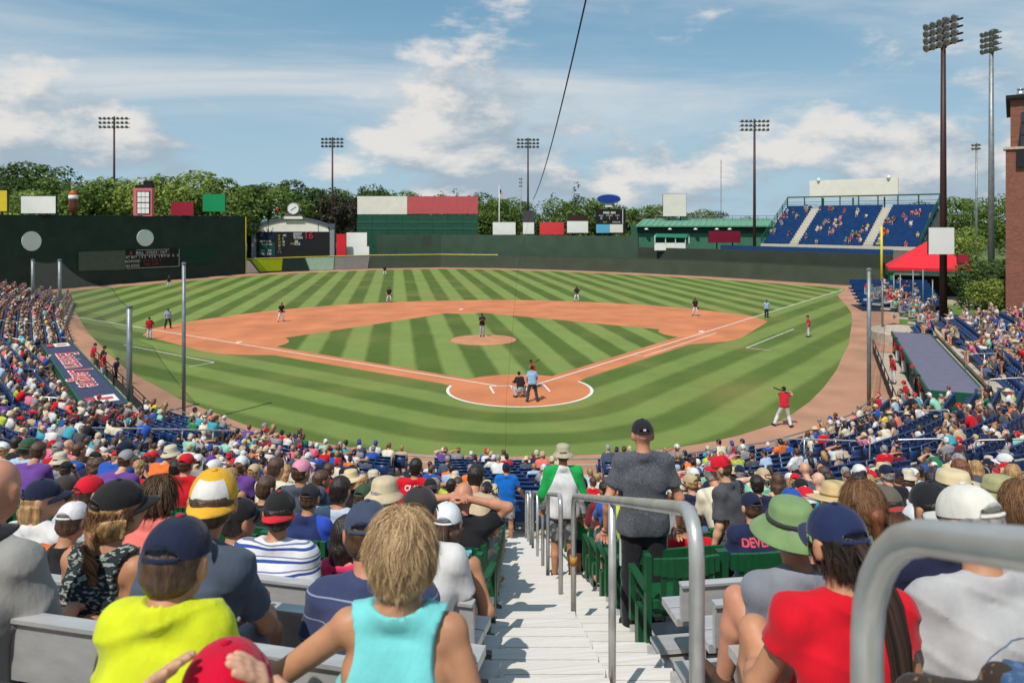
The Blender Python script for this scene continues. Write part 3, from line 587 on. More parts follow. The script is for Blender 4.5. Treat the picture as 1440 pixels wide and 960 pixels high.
for t in (0, GL):
    for j, b in enumerate((.2, 2.2, 4.2, 6.2, 8.2, 10.2)):
        z = ZB + b / .62 * .42; mb = MB(); mb.beam(gpt(t, b, z - .6), gpt(t, b, z + 1.3), .12, .12); mb.build('post', M_teal, gs)
    for h in (.5, .9, 1.3): mb = MB(); mb.beam(gpt(t, .2, ZB + h), gpt(t, 10.2, ZB + 10.0 / .62 * .42 + h), .08, .08); mb.build('rail', M_teal, gs)
zt = ZB + NR * .42
for t in np.linspace(0, GL, 9): mb = MB(); mb.beam(gpt(t, 10.3, zt - .2), gpt(t, 10.3, zt + 1.9), .14, .14); mb.build('post', M_teal, gs)
for h, w in ((1.0, .07), (.6, .07), (1.9, .22)): mb = MB(); mb.beam(gpt(0, 10.3, zt + h), gpt(GL, 10.3, zt + h), w, w); mb.build('rail', M_teal, gs)
for t in (3.9, 18.3): mb = MB(); mb.lathe([(.25, 0), (.35, .3), (.1, .6)], gpt(t + 1.5 - (t > 10) * 3, 10.6, zt + 4.55), 8); mb.build('siren', M_white, gs)
sg = empty('grandstand_sign', G0 + gpt(11, 10.8, zt + .9)); tag(sg, 'long blank cream sign along the top of the blue grandstand', 'sign'); Mx = Matrix((ga, gbk, Vector((0, 0, 1)))).transposed()
mb = MB(); mb.box((0, 0, 2.3), (14.4, .3, 3.1), rot=Mx); mb.build('sign_face', M_cream, sg)
for t in (-5, 0, 5): mb = MB(); mb.box(gbk * .3 + ga * t + Vector((0, 0, .8)), (.2, .2, 4.0), rot=Mx); mb.build('post', M_teal, sg)
# foul pole
p = ray_hit(1245, FENCE, -.6)[0]; dfp = RD(*p)[1]; zt = zpx(318, dfp); mb = MB(); mb.tube([(0, 0, 0), (0, 0, zt)], .16, 8); o = mb.build('foul_pole', M_yel, smooth=True); o.location = (p.x, p.y, 0); tag(o, 'slim yellow foul pole in the right field corner', 'foul pole')
mb = MB(); mb.box((-.45, 0, zt * .72), (.9, .06, .25)); mb.build('marker', M_yel, o)
# red canopy pavilion
Dp_ = 90.0
def pavilion():
    c = W((1306 - 720) / FPX * Dp_, Dp_, 0); root = empty('red_pavilion', c, -YAW - R(24)); tag(root, 'open pavilion with bright red pyramid roof beside foul pole', 'pavilion'); ze, za = zpx(378, Dp_ - 4), zpx(338, Dp_)
    w, dp = 4.5, 3.6; mb = MB(); ap = (0, 0, za); cs = [(-w, -dp, ze), (w, -dp, ze), (w, dp, ze), (-w, dp, ze)]; lo = [(x, y, z - .3) for x, y, z in cs]
    mb.add([ap] + cs + lo, [(0, 1, 2), (0, 3, 4), (0, 4, 1), (1, 5, 6, 2), (2, 6, 7, 3), (3, 7, 8, 4), (4, 8, 5, 1), (8, 7, 6, 5)]); mb.build('roof', mat('canopy_red', C(232, 34, 50, .8), .55, var=.04), root)
    mb = MB(); mb.add([(0.05, 0, za + .01), (w + .05, -dp, ze), (w + .05, dp, ze), (w + .05, -dp, ze - .3), (w + .05, dp, ze - .3)], [(0, 1, 2), (1, 3, 4, 2)]); mb.build('roof_side', mat('canopy_olive', C(120, 134, 108), .6), root)
    for x in (-w + .4, w - .4):
        for y in (-dp + .4, dp - .4): mb = MB(); mb.beam((x, y, 0), (x, y, ze - .2), .32, .32); mb.build('post', mat('post_green', C(58, 140, 98), .5), root)
    mb = MB(); mb.box((0, -dp + .1, ze - .45), (2 * w, .2, .3)); mb.build('header_beam', M_teal, root)
    mb = MB(); mb.box((0, dp - .2, 1.4), (2 * w, .2, 2.8)); mb.build('back_wall', M_black, root)
    mb = MB(); mb.box((0, 0, .2), (2 * w, 2 * dp, .4)); mb.build('floor_deck', M_conc, root)
pavilion()
o = billboard('billboard', 1347, 358, 1362, 371, 79, paint('pub_red', 178, 40, 66), 'small red sign hanging under the pavilion eave', None, .2)
billboard('square_sign', 1306.5, 320, 1342, 357.5, 61.5, M_white, 'blank white square sign fixed to the tall dark brown tower', None, .25)
# bleachers of blue seats below the pavilion
def bleacher(name, c, rz, rows, width, label, m, z0=.3, pitch=.8, rise=.28):
    root = empty(name, c, rz); tag(root, label, 'bleachers'); out = []
    for i in range(rows):
        y, z = i * pitch, z0 + i * rise; mb = MB(); mb.box((0, y, z - .08), (width, pitch, .16)); mb.build('step', m, root)
        n = int(width / .55)
        mb = MB(); mb.box((0, y + .05, z + .42), (width - .2, .42, .07)); mb.box((0, y + .3, z + .66), (width - .2, .07, .5)); mb.build('seat_row', m, root)
        Mz = Matrix.Rotation(rz, 3, 'Z'); out += [Vector(c) + Mz @ Vector((-width / 2 + .3 + j * .55, y + .05, z)) for j in range(n)]
    return out
cA = W((1270 - 720) / FPX * 80, 80, 0); BL1 = bleacher('blue_bleachers', cA, -YAW + R(-8), 7, 8.4, 'small bank of blue seats in front of the red pavilion', M_bs, .3, .7, .3)
cB = W((1316 - 720) / FPX * 63.5, 63.5, 0); BL2 = bleacher('side_bleachers', cB, -YAW + R(38), 7, 5.2, 'small crowded bleachers below the brown tower', M_alu2, .9, .75, .32)
for i, (u, vt, vb, d_) in enumerate(((1257, 386, 430, 74), (1266, 385, 428, 75), (1284, 380, 424, 76), (1298, 379, 424, 77), (1311.5, 394, 436, 70))):
    p = at_d(u, vt, d_); mb = MB(); mb.tube([(0, 0, 0), (0, 0, p.z)], .055, 8); o = mb.build('screen_post', M_gal, smooth=True); o.location = (p.x, p.y, 0); tag(o, f"thin grey screen post by the blue bleachers, {['leftmost', 'second from left', 'middle', 'second from right', 'rightmost'][i]} of five", 'post', 'screen posts at the blue bleachers')
    mb = MB(); mb.lathe([(.07, 0), (.06, .05), (.01, .07)], (0, 0, p.z), 8); mb.build('post_cap', M_gal, o)
# concrete end block beyond the dugout
p = W((1288 - 720) / FPX * 60, 60, 0); mb = MB(); mb.lathe([(3.4, 0), (3.4, .82), (3.3, .9)], (0, 0, 0), 28); o = mb.build('concrete_planter', M_conc); o.location = p; tag(o, 'round tan concrete platform beyond the right dugout', 'platform')
# brick building
M_brick = bpy.data.materials.new('red_brick'); M_brick.use_nodes = True
def brick_nodes():
    t = M_brick.node_tree; b = t.nodes['Principled BSDF']; L = t.links.new; tc = N(t, 'ShaderNodeTexCoord'); sp = N(t, 'ShaderNodeSeparateXYZ'); L(tc.outputs['Object'], sp.inputs[0]); ad = N(t, 'ShaderNodeMath', operation='ADD'); L(sp.outputs[0], ad.inputs[0]); L(sp.outputs[1], ad.inputs[1]); cb = N(t, 'ShaderNodeCombineXYZ'); L(ad.outputs[0], cb.inputs[0]); L(sp.outputs[2], cb.inputs[1])
    br = N(t, 'ShaderNodeTexBrick'); br.inputs['Color1'].default_value = (*C(158, 92, 72, .8), 1); br.inputs['Color2'].default_value = (*C(128, 74, 60, .8), 1); br.inputs['Mortar'].default_value = (*C(150, 128, 112, .7), 1); br.inputs['Scale'].default_value = 1; br.inputs['Brick Width'].default_value = .24; br.inputs['Row Height'].default_value = .08; br.inputs['Mortar Size'].default_value = .008; L(cb.outputs[0], br.inputs[0]); L(br.outputs[0], b.inputs['Base Color']); b.inputs['Roughness'].default_value = .9
    bp = N(t, 'ShaderNodeBump'); bp.inputs['Strength'].default_value = .4; bp.inputs['Distance'].default_value = .02; L(br.outputs['Fac'], bp.inputs['Height']); bp.invert = True; L(bp.outputs[0], b.inputs['Normal'])
brick_nodes()
Db = 58; c = W((1416.5 - 720) / FPX * Db, Db, 0); bb = empty('brick_building', c, -YAW - R(33.5)); tag(bb, 'tall red brick building cut off by the right edge', 'building')
zt = zpx(140, Db); zm = zpx(212, Db)
mb = MB(); mb.box((7.2, 6, zt / 2), (14, 12, zt)); mb.build('wall', M_brick, bb); mb = MB(); mb.box((7, -.6, zm / 2), (14.2, 1.2, zm)); mb.build('buttress', M_brick, bb)
mb = MB(); mb.box((7.15, 5.9, zt + .12), (14.5, 12.6, .28)); mb.build('cornice', M_black, bb); mb = MB(); mb.box((7, -.62, zm + .08), (14.5, 1.45, .18)); mb.build('coping', M_conc, bb)
def pane_q(name, q, m, th, par=None):
    mb = MB(); n = len(q); mb.add([(x, y - th, z) for x, y, z in q] + q, [tuple(range(n))] + [(i, n + i, n + (i + 1) % n, (i + 1) % n) for i in range(n)]); return mb.build(name, m, par or bb)
zl = lambda v: zpx(v, Db)
wn = pane_q('window', [(.62, -.02, zl(215)), (2.6, -.02, zl(217)), (2.6, -.02, zl(156)), (.95, -.02, zl(160))], paint('frame_black', 34, 36, 40), .35)
for r_ in range(3):
    for c_ in range(2): z0 = zl(207) + r_ * .9; pane_q('pane', [(.85 + c_ * .55, -.37, z0), (1.3 + c_ * .55, -.37, z0), (1.3 + c_ * .55, -.37, z0 + .75), (.88 + c_ * .55, -.37, z0 + .75)], mat('dark_glass', C(50, 56, 64), .15, spec=.6), .02, wn)
mb = MB(); mb.box((1.25, -1.24, zl(226)), (1.4, .4, 1.2)); mb.build('awning', paint('frame_black', 34, 36, 40), bb)
mb = MB(); mb.lathe([(.28, 0), (.28, .25), (.22, .3), (.22, .5), (.3, .55), (.02, .65)], (.85, .6, zt + .25), 12); mb.build('roof_vent', mat('bright_steel', C(220, 224, 228), .25, .8), bb, True)
# ------------------------------------------------------------------ trees
def leaf_mat(n, r, g, b):
    m = bpy.data.materials.new('leaves_' + n); m.use_nodes = True; t = m.node_tree; bs = t.nodes['Principled BSDF']; L = t.links.new
    ge = N(t, 'ShaderNodeNewGeometry'); mr = N(t, 'ShaderNodeMapRange'); mr.inputs[3].default_value = .55; mr.inputs[4].default_value = 1.5; L(ge.outputs['Random Per Island'], mr.inputs[0])
    hs = N(t, 'ShaderNodeHueSaturation'); hs.inputs['Color'].default_value = (*C(r, g, b, 1.15), 1); L(mr.outputs[0], hs.inputs['Value']); L(hs.outputs[0], bs.inputs['Base Color']); bs.inputs['Roughness'].default_value = .6; bs.inputs['Specular IOR Level'].default_value = .2
    tr = N(t, 'ShaderNodeBsdfTranslucent'); L(hs.outputs[0], tr.inputs[0]); ms_ = N(t, 'ShaderNodeMixShader'); ms_.inputs[0].default_value = .38; L(bs.outputs[0], ms_.inputs[1]); L(tr.outputs[0], ms_.inputs[2]); L(ms_.outputs[0], t.nodes['Material Output'].inputs[0]); return m
LEAF = {'mid': leaf_mat('mid', 98, 118, 56), 'dark': leaf_mat('dark', 74, 94, 50), 'light': leaf_mat('light', 128, 142, 68), 'pine': leaf_mat('pine', 68, 94, 58), 'copper': leaf_mat('copper', 66, 62, 52)}
M_bark = mat('bark', C(92, 76, 62, .6), .95, var=.2, scale=2, bump=.5, bscale=6)
def leaf_cloud(rng, centers, radii, n, ls):
    V = []; F = []
    wts = np.array([r[0] * r[1] for r in radii]); wts = wts / wts.sum(); ch = rng.choice(len(centers), n, p=wts)
    d = rng.normal(size=(n, 3)); d /= np.linalg.norm(d, axis=1)[:, None]; rr = rng.uniform(.55, 1.05, n) ** .6
    c = np.array(centers)[ch] + d * np.array(radii)[ch] * rr[:, None]
    nrm = d + rng.normal(size=(n, 3)) * .55 + np.array([0, 0, .35]); nrm /= np.linalg.norm(nrm, axis=1)[:, None]
    a = np.cross(nrm, rng.normal(size=(n, 3))); a /= np.linalg.norm(a, axis=1)[:, None]; b = np.cross(nrm, a)
    s = ls * rng.uniform(.55, 1.3, n)[:, None]
    P = np.stack([c - a * s, c - b * s * .55 + nrm * s * .15, c + a * s, c + b * s * .55 + nrm * s * .15], 1).reshape(-1, 3)
    return P, np.arange(4 * n).reshape(-1, 4)
def make_tree_meshes(seed, kind, n=3600):
    "unit tree one metre tall: returns crown and trunk meshes"
    rng = np.random.default_rng(seed)
    if kind == 'conifer':
        cs, rs = [], []
        for i in range(26):
            h = .18 + .8 * i / 25; w = .20 * (1 - (h - .12) / .92) + .012; k = 4 if h < .8 else 2
            for j in range(k): a = rng.uniform(0, 6.28); cs.append((w * .75 * math.cos(a), w * .75 * math.sin(a), h + rng.uniform(-.015, .015))); rs.append((w * .55, w * .55, .022))
        P, F = leaf_cloud(rng, cs, rs, n, .014)
    else:
        cs, rs = [], []; lob = int(rng.integers(9, 15)); wide = {'round': .40, 'tall': .27, 'loose': .36, 'bush': .5}[kind]; base = {'round': .34, 'tall': .25, 'loose': .34, 'bush': .18}[kind]
        for i in range(lob):
            h = base + (1 - base - .12) * (i + .5) / lob + rng.uniform(-.04, .04); t = (h - base) / (1 - base); w = wide * math.sin(math.pi * min(1, .16 + t * .80)) ** .75 * rng.uniform(.55, 1.0); a = i * 2.4 + rng.uniform(-.5, .5)
            r_ = wide * rng.uniform(.34, .52); cs.append((w * .75 * math.cos(a), w * .75 * math.sin(a), min(h, .99 - r_ * .7))); rs.append((r_, r_, r_ * rng.uniform(.6, .8)))
        for i in range(lob * 3):
            q = int(rng.integers(0, lob)); dv = rng.normal(size=3); dv /= np.linalg.norm(dv); dv[2] = abs(dv[2]) * .8; c0 = np.array(cs[q]) + dv * np.array(rs[q]) * .95; r_ = wide * rng.uniform(.10, .2)
            if c0[2] + r_ < 1.0: cs.append(tuple(c0)); rs.append((r_, r_, r_ * .8))
        P, F = leaf_cloud(rng, cs, rs, n, .021 if kind != 'bush' else .035)
    crown = npmesh('crown', P, F)
    mb = MB(); mb.tube([(0, 0, -.02), (.004, 0, .2), (-.003, .004, .45), (0, 0, .75)], [.028, .022, .015, .004], 8)
    for i in range(6):
        a = i * 1.05 + seed; z = .25 + i * .07; L_ = {'conifer': .1}.get(kind, .2); mb.tube([(0, 0, z), (L_ * .5 * math.cos(a), L_ * .5 * math.sin(a), z + .07), (L_ * math.cos(a), L_ * math.sin(a), z + .17)], [.011, .007, .003], 5)
    return crown, mb.mesh('trunk', [M_bark], True)
TM = {('round', 0): make_tree_meshes(1, 'round'), ('round', 1): make_tree_meshes(2, 'round'), ('round', 2): make_tree_meshes(11, 'round'), ('tall', 0): make_tree_meshes(3, 'tall'), ('tall', 1): make_tree_meshes(14, 'tall'), ('loose', 0): make_tree_meshes(4, 'loose', 2800), ('loose', 1): make_tree_meshes(15, 'loose', 3000), ('conifer', 0): make_tree_meshes(5, 'conifer', 3200), ('bush', 0): make_tree_meshes(6, 'bush', 1600)}
_tn = 0
def tree(u, vtop, d, kind, leaf, label, wsc=1.0, group='trees beyond the ballpark', zb=0.0, cat='tree'):
    global _tn; _tn += 1; ks = [k for k in TM if k[0] == kind]; cr, tk = TM[ks[_tn % len(ks)]]; p = at_d(u, vtop, d); h = p.z - zb; root = empty('conifer_tree' if kind == 'conifer' else 'shrub' if kind == 'bush' else 'leafy_tree', (p.x, p.y, zb), _tn * 1.7); root.scale = (h * wsc, h * wsc, h); tag(root, label, cat, group)
    link('crown', cr, root, LEAF[leaf]); link('trunk', tk, root, M_bark)
TR = [(-20, 240, 150, 'round', 'dark', 'dark'), (14, 232, 165, 'round', 'dark', 'broad dark'), (52, 223, 160, 'round', 'dark', 'tallest dark round'), (88, 246, 150, 'tall', 'mid', 'tall mid green'), (30, 262, 138, 'loose', 'light', 'low pale'), (70, 262, 140, 'round', 'mid', 'low mid green'), (122, 248, 146, 'round', 'mid', 'mid green'), (146, 244, 152, 'round', 'dark', 'deep green'), (180, 242, 150, 'loose', 'light', 'pale olive'), (214, 250, 148, 'round', 'light', 'low pale green'), (250, 235, 156, 'round', 'mid', 'high round'), (275, 240, 150, 'loose', 'light', 'loose pale'), (300, 254, 146, 'round', 'mid', 'low round'), (325, 245, 152, 'tall', 'mid', 'tall'), (350, 247, 165, 'tall', 'dark', 'dark tall'), (378, 250, 172, 'round', 'mid', 'bushy'), (402, 262, 166, 'round', 'mid', 'low bushy'), (428, 249, 174, 'tall', 'dark', 'tall dark'), (450, 258, 178, 'round', 'dark', 'round dark'), (486, 268, 172, 'round', 'copper', 'purple leaved'), (470, 264, 182, 'loose', 'mid', 'loose mid green'), (506, 254, 186, 'round', 'dark', 'high dark'), (530, 267, 190, 'round', 'mid', 'mid green'), (552, 263, 196, 'round', 'mid', 'rounded'), (578, 268, 192, 'round', 'dark', 'dark round'), (606, 270, 200, 'round', 'mid', 'low'), (640, 264, 190, 'conifer', 'pine', 'pointed'), (622, 268, 198, 'conifer', 'pine', 'small pointed'), (660, 268, 194, 'round', 'dark', 'dark'), (686, 275, 185, 'round', 'mid', 'mid green'), (712, 274, 196, 'round', 'dark', 'low dark'), (722, 276, 190, 'loose', 'mid', 'loose'), (757, 282, 182, 'conifer', 'pine', 'short pointed'), (778, 270, 180, 'conifer', 'pine', 'pointed'), (796, 276, 176, 'round', 'mid', 'mid green'), (811, 255, 178, 'conifer', 'pine', 'tallest pointed'), (832, 272, 182, 'loose', 'mid', 'loose'), (874, 285, 178, 'round', 'mid', 'low'), (848, 284, 186, 'round', 'dark', 'dark'), (893, 298, 184, 'loose', 'light', 'low pale'), (905, 300, 178, 'bush', 'copper', 'purple leaved'), (925, 284, 182, 'round', 'mid', 'mid green'), (912, 290, 200, 'round', 'dark', 'dark'), (975, 292, 184, 'round', 'mid', 'rounded'), (1002, 294, 190, 'round', 'dark', 'dark round'), (1022, 298, 196, 'conifer', 'pine', 'small pointed'), (1045, 303, 200, 'round', 'mid', 'low round'), (668, 281, 182, 'tall', 'mid', 'tall'), (1120, 296, 210, 'round', 'mid', 'low'), (1160, 287, 200, 'round', 'mid', 'half hidden'), (1215, 285, 195, 'round', 'dark', 'half hidden dark'), (1282, 279, 190, 'round', 'mid', 'mid green'), (1305, 286, 186, 'round', 'light', 'pale')]
marks = [(-5, 'left frame edge'), (54, 'blank white billboard'), (103, 'bottle-shaped figure'), (160, 'left light tower'), (200, 'window-shaped sign'), (256, 'crimson billboard'), (300, 'bright green billboard'), (345, 'end of the tall wall'), (412, 'scoreboard clock'), (467, 'scoreboard light tower'), (537, 'cream panel of the centre board'), (622, 'rose panel of the centre board'), (702, 'flag pole'), (742, 'centre light tower'), (776, 'plain red board'), (812, 'brown-headed white board'), (857, 'blue oval sign'), (905, 'left end of the clubhouse'), (948, 'cream square board'), (1014, 'radio mast'), (1061, 'tower left of grandstand'), (1195, 'grandstand sign'), (1300, 'right end of grandstand')]
_seen = {}
for (u, v, d_, kd, lf, adj) in TR:
    m_ = min(marks, key=lambda q: abs(q[0] - u)); side = 'left of' if u < m_[0] - 6 else 'right of' if u > m_[0] + 6 else 'behind'
    lb = f"{adj} {'conifer' if kd == 'conifer' else 'tree'} {side} the {m_[1]}"; n_ = _seen.get(lb, 0); _seen[lb] = n_ + 1
    tree(u, v, d_, kd, lf, lb + ('' if not n_ else ', farther back'), 1.15 if kd != 'conifer' else 1.1)
for (u, v, d_, kd, lf, lb, ws) in ((1352, 272, 135, 'round', 'mid', 'large round tree right of the tall brown tower', .95), (1392, 266, 140, 'round', 'mid', 'largest round tree between grey tower and brick building', .95), (1350, 318, 108, 'loose', 'light', 'pale leafy tree just behind the white square sign', 1.1), (1383, 365, 66, 'round', 'dark', 'dark leafy tree against the brick building', 1.2), (1405, 358, 70, 'round', 'dark', 'second dark tree tight against brick building', 1.2)):
    tree(u, v, d_, kd, lf, lb, ws)
tree(1386, 390, 62, 'bush', 'light', 'bright green shrub in front of the dark trees', 1.3, 'shrubs', zb=zpx(436, 62), cat='shrub')
tree(1405, 396, 61, 'bush', 'light', 'small green shrub at foot of brick building', 1.2, 'shrubs', zb=zpx(438, 61), cat='shrub')
# a far belt of woodland that reads as one mass
rng = np.random.default_rng(9); Ps, Fs = [], []; off = 0
cr0 = TM[('round', 0)][0]; co = np.empty(len(cr0.vertices) * 3, np.float32); cr0.vertices.foreach_get('co', co); co = co.reshape(-1, 3)[:4 * 700]
for i in range(120):
    u = -120 + i * 13.5; d_ = rng.uniform(215, 260); h = rng.uniform(9, 14.5) * (1 if u < 900 else .8); p = at_d(u, 300, d_); a = rng.uniform(0, 6.28); Q = co * np.array([h, h, h]); Q = np.stack([Q[:, 0] * math.cos(a) - Q[:, 1] * math.sin(a), Q[:, 0] * math.sin(a) + Q[:, 1] * math.cos(a), Q[:, 2]], 1) + np.array([p.x, p.y, -h * .12]); Ps.append(Q); Fs.append(np.arange(len(Q)).reshape(-1, 4) + off); off += len(Q)
o = link('far_woodland', npmesh('far_woodland', np.concatenate(Ps), np.concatenate(Fs)), None, LEAF['dark']); tag(o, 'distant dark green belt of woodland behind the ballpark', 'woodland', kind='stuff')
# ------------------------------------------------------------------ lower seating bowl
def offs(pl, o):
    "offset a polyline outwards (away from the field) with mitred corners"
    out = []
    for i, p in enumerate(pl):
        ns = []
        for a, b in ((i - 1, i), (i, i + 1)):
            if a >= 0 and b < len(pl): d = Vector((pl[b][0] - pl[a][0], pl[b][1] - pl[a][1])).normalized(); ns.append(Vector((d.y, -d.x)))
        n = sum(ns, Vector((0, 0))) / len(ns); n /= max(.6, n.length ** 2); out.append((p[0] + n.x * o, p[1] + n.y * o))
    return out
PITCH, RISE, NLOW = .86, .19, 18
ROWF = lambda i: .35 + i * PITCH          # front offset of row i from the field rail
ZLOW = lambda i: .42 + i * RISE
AISLE_D = 15.6                            # the cross aisle, depth from the camera stand point
AL, AR = R(13), R(8)                      # how far the upper rows swing towards the field on either side
def upper_front(r): return AISLE_D + (math.tan(AL) * -r if r < 0 else math.tan(AR) * r)
def in_upper(x, y, m=0.0): r, d = RD(x, y); return d < upper_front(r) + m
fl = dense(F_LINE, 2.6)
DUG_L = ((-28.57, 12.24), (-18.7, -6.64)); DUG_R = ((17.9, -10.0), (28.42, 7.41))
def in_dug(x, y):
    for (a, b), sg in ((DUG_L, -1), (DUG_R, 1)):
        a, b = Vector(a), Vector(b); t = (b - a); L_ = t.length; t.normalize(); n = Vector((-t.y, t.x)) * (1 if sg < 0 else -1); q = Vector((x, y)) - a; s, o = q.dot(t), q.dot(n)
        if sg < 0: o = -o if False else o
        if -1.2 < s < L_ + .6 and abs(o) < 99:
            nn = Vector((-.885, -.467)) if sg < 0 else Vector((.856, -.517)); oo = q.dot(nn)
            if -9 < oo < (2.3 if sg < 0 else 3.2): return True
    return False
rows = []
V, F = [], []
for i in range(NLOW):
    a = offs(fl, ROWF(i) if i else .12); b = offs(fl, ROWF(i + 1)); z = ZLOW(i); z0 = ZLOW(i - 1) if i else -.02; rows.append((offs(fl, ROWF(i) + .45), z))
    for j in range(len(fl) - 1):
        mx, my = (a[j][0] + b[j + 1][0]) / 2, (a[j][1] + b[j + 1][1]) / 2
        if in_upper(mx, my, -1.2) or in_dug(mx, my) or (mx > 24 and my > 2.0 and i < 4): continue
        k = len(V); V += [(*a[j], z), (*a[j + 1], z), (*b[j + 1], z), (*b[j], z), (*a[j], z0), (*a[j + 1], z0)]; F += [(k, k + 3, k + 2, k + 1), (k + 4, k, k + 1, k + 5)]
me = bpy.data.meshes.new('seating_terrace'); me.from_pydata(V, [], F); me.materials.append(M_conc)
tag(link('seating_terrace', me), 'curved tan concrete terrace of the lower seating bowl', 'terrace', kind='structure')
# field wall and its rail behind home plate
hw = [p for p in fl if not in_dug(*p)]
cen = [p for p in fl if -17.6 < p[0] < 15.6 and p[1] < -4]
root = empty('field_wall', (0, -15, 0)); tag(root, 'low padded field wall with white top rail curving behind home plate', 'wall'); iv = Vector((0, -15, 0)); q2 = offs(cen, .12)
for i in range(len(cen) - 1):
    mb = MB(); vs = [Vector((*p, z)) - iv for z in (0, .78) for p in (cen[i], cen[i + 1], q2[i + 1], q2[i])]; mb.add(vs, [(0, 3, 2, 1), (4, 5, 6, 7), (0, 1, 5, 4), (2, 3, 7, 6)]); mb.build('wall_pad', mat('pad_tan', C(196, 168, 140, .8), .7, var=.08), root)
mb = MB(); mb.tube([Vector((*p, .98)) - iv for p in offs(cen, .06)], .028, 6); mb.build('top_rail', M_gal, root)
for p in offs(cen, .06)[::2]: mb = MB(); mb.tube([Vector((*p, .7)) - iv, Vector((*p, .98)) - iv], .022, 5); mb.build('rail_post', M_gal, root)
# ------------------------------------------------------------------ dugouts
def dugout(name, f0, f1, nrm, width, z, label, m_roof, letter=False):
    f0, f1, n = Vector((*f0, 0)), Vector((*f1, 0)), Vector((*nrm, 0)); t = (f1 - f0).normalized(); L_ = (f1 - f0).length; root = empty(name, f0); tag(root, label, 'dugout')
    up = Vector((0, 0, 1)); P = lambda s, o, h: t * s + n * o + up * h
    def slab(nm, s0, s1, o0, o1, h00, h01, th, m, par=root):
        mb = MB(); lo = [P(s0, o0, h00), P(s1, o0, h00), P(s1, o1, h01), P(s0, o1, h01)]; hi = [p + up * th for p in lo]; mb.add(lo + hi, [(3, 2, 1, 0), (4, 5, 6, 7), (0, 1, 5, 4), (1, 2, 6, 5), (2, 3, 7, 6), (3, 0, 4, 7)]); return mb.build(nm, m, par)
    rf = slab('roof', .1, L_ - .1, .1, width - .1, z, z - .05, .06, m_roof); slab('roof_edge', 0, L_, 0, .1, z - .18, z - .18, .28, M_teal); slab('roof_edge', 0, L_, width - .1, width, z - .3, z - .3, .34, M_teal)
    for s in (0, L_ - .1): slab('end_wall', s, s + .1, .1, width - .1, -.4, -.4, z + .4 + .04, M_teal)
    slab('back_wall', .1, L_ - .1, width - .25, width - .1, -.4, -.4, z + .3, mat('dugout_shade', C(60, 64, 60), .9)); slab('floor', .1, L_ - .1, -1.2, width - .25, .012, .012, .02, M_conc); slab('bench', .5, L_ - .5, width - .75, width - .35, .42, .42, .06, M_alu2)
    mb = MB(); 
    for s in np.linspace(.4, L_ - .4, 8): mb.tube([P(s, -1.2, 0), P(s, -1.2, 1.0)], .03, 6)
    for h in (.55, 1.0): mb.tube([P(.4, -1.2, h), P(L_ - .4, -1.2, h)], .03, 6)
    mb.build('front_railing', M_dark, root)
    slab('rail_padding', .4, L_ - .4, -1.22, -1.16, .12, .12, .42, mat('pad_dark', C(62, 66, 62), .8))
    for s in np.linspace(.05, L_ - .05, 5): mb = MB(); mb.tube([P(s, .15, 0), P(s, .15, z - .1)], .05, 6); mb.build('post', M_teal, root)
    return root, P, t, n, L_
rootL, PL, tL, nL, LL = dugout('left_dugout', DUG_L[0], DUG_L[1], (-.885, -.467), 1.75, 1.45, 'left dugout with navy roof lettered Eastern League', mat('roof_navy', C(66, 70, 100, .8), .7, var=.07, scale=2))
tx = tL; ty = -nL; tz = tx.cross(ty); Mt = Matrix((tx, ty, tz)).transposed().to_euler()
for s, m, bo, h, nm in (('Eastern League', M_chalk, .055, .065, 'lettering_outline'), ('Eastern League', paint('script_red', 206, 66, 74), .0, .085, 'lettering')):
    text(rootL, s, PL(LL * .50, .84, 1.45 + h), Mt, 1.62, m, nm, .008, sx=1.18, shear=.1, bold=bo)
def roof_patch(s0, s1, o0, o1, m, h, nm='logo_panel'):
    mb = MB(); q = [PL(s0, o0, 1.45 + h), PL(s1, o0, 1.45 + h), PL(s1, o1, 1.45 + h), PL(s0, o1, 1.45 + h)]; mb.add(q, [(0, 1, 2, 3)]); mb.build(nm, m, rootL)
for s in (.55, LL - 2.4):
    roof_patch(s, s + 1.5, .25, 1.1, M_chalk, .07); roof_patch(s + .5, s + 1.0, .4, .95, paint('script_red', 206, 66, 74), .076, 'logo_mark'); roof_patch(s + .2, s + 1.2, 1.15, 1.5, paint('script_red', 206, 66, 74), .07, 'logo_mark')
rootR, PR, tR, nR, LR = dugout('right_dugout', DUG_R[0], DUG_R[1], (.856, -.517), 2.55, 1.55, 'right dugout with plain slate-grey roof and green end wall', mat('roof_slate', C(116, 114, 134, .8), .75, var=.04, scale=2))
for rt_, P_, L_, w_, zz in ((rootL, PL, LL, 1.75, .80), (rootR, PR, LR, 2.55, 1.18)):
    mb = MB(); q = [P_(s_, o_, h_) for h_ in (0, zz) for s_, o_ in ((-.6, w_ + .02), (L_ + .6, w_ + .02), (L_ + .6, w_ + 2.4), (-.6, w_ + 2.4))]; mb.add(q, [(4, 5, 6, 7), (0, 1, 5, 4), (2, 3, 7, 6), (1, 2, 6, 5), (3, 0, 4, 7), (7, 6, 5, 4), (4, 5, 1, 0)][:5]); mb.build('rear_walkway', M_conc, rt_)
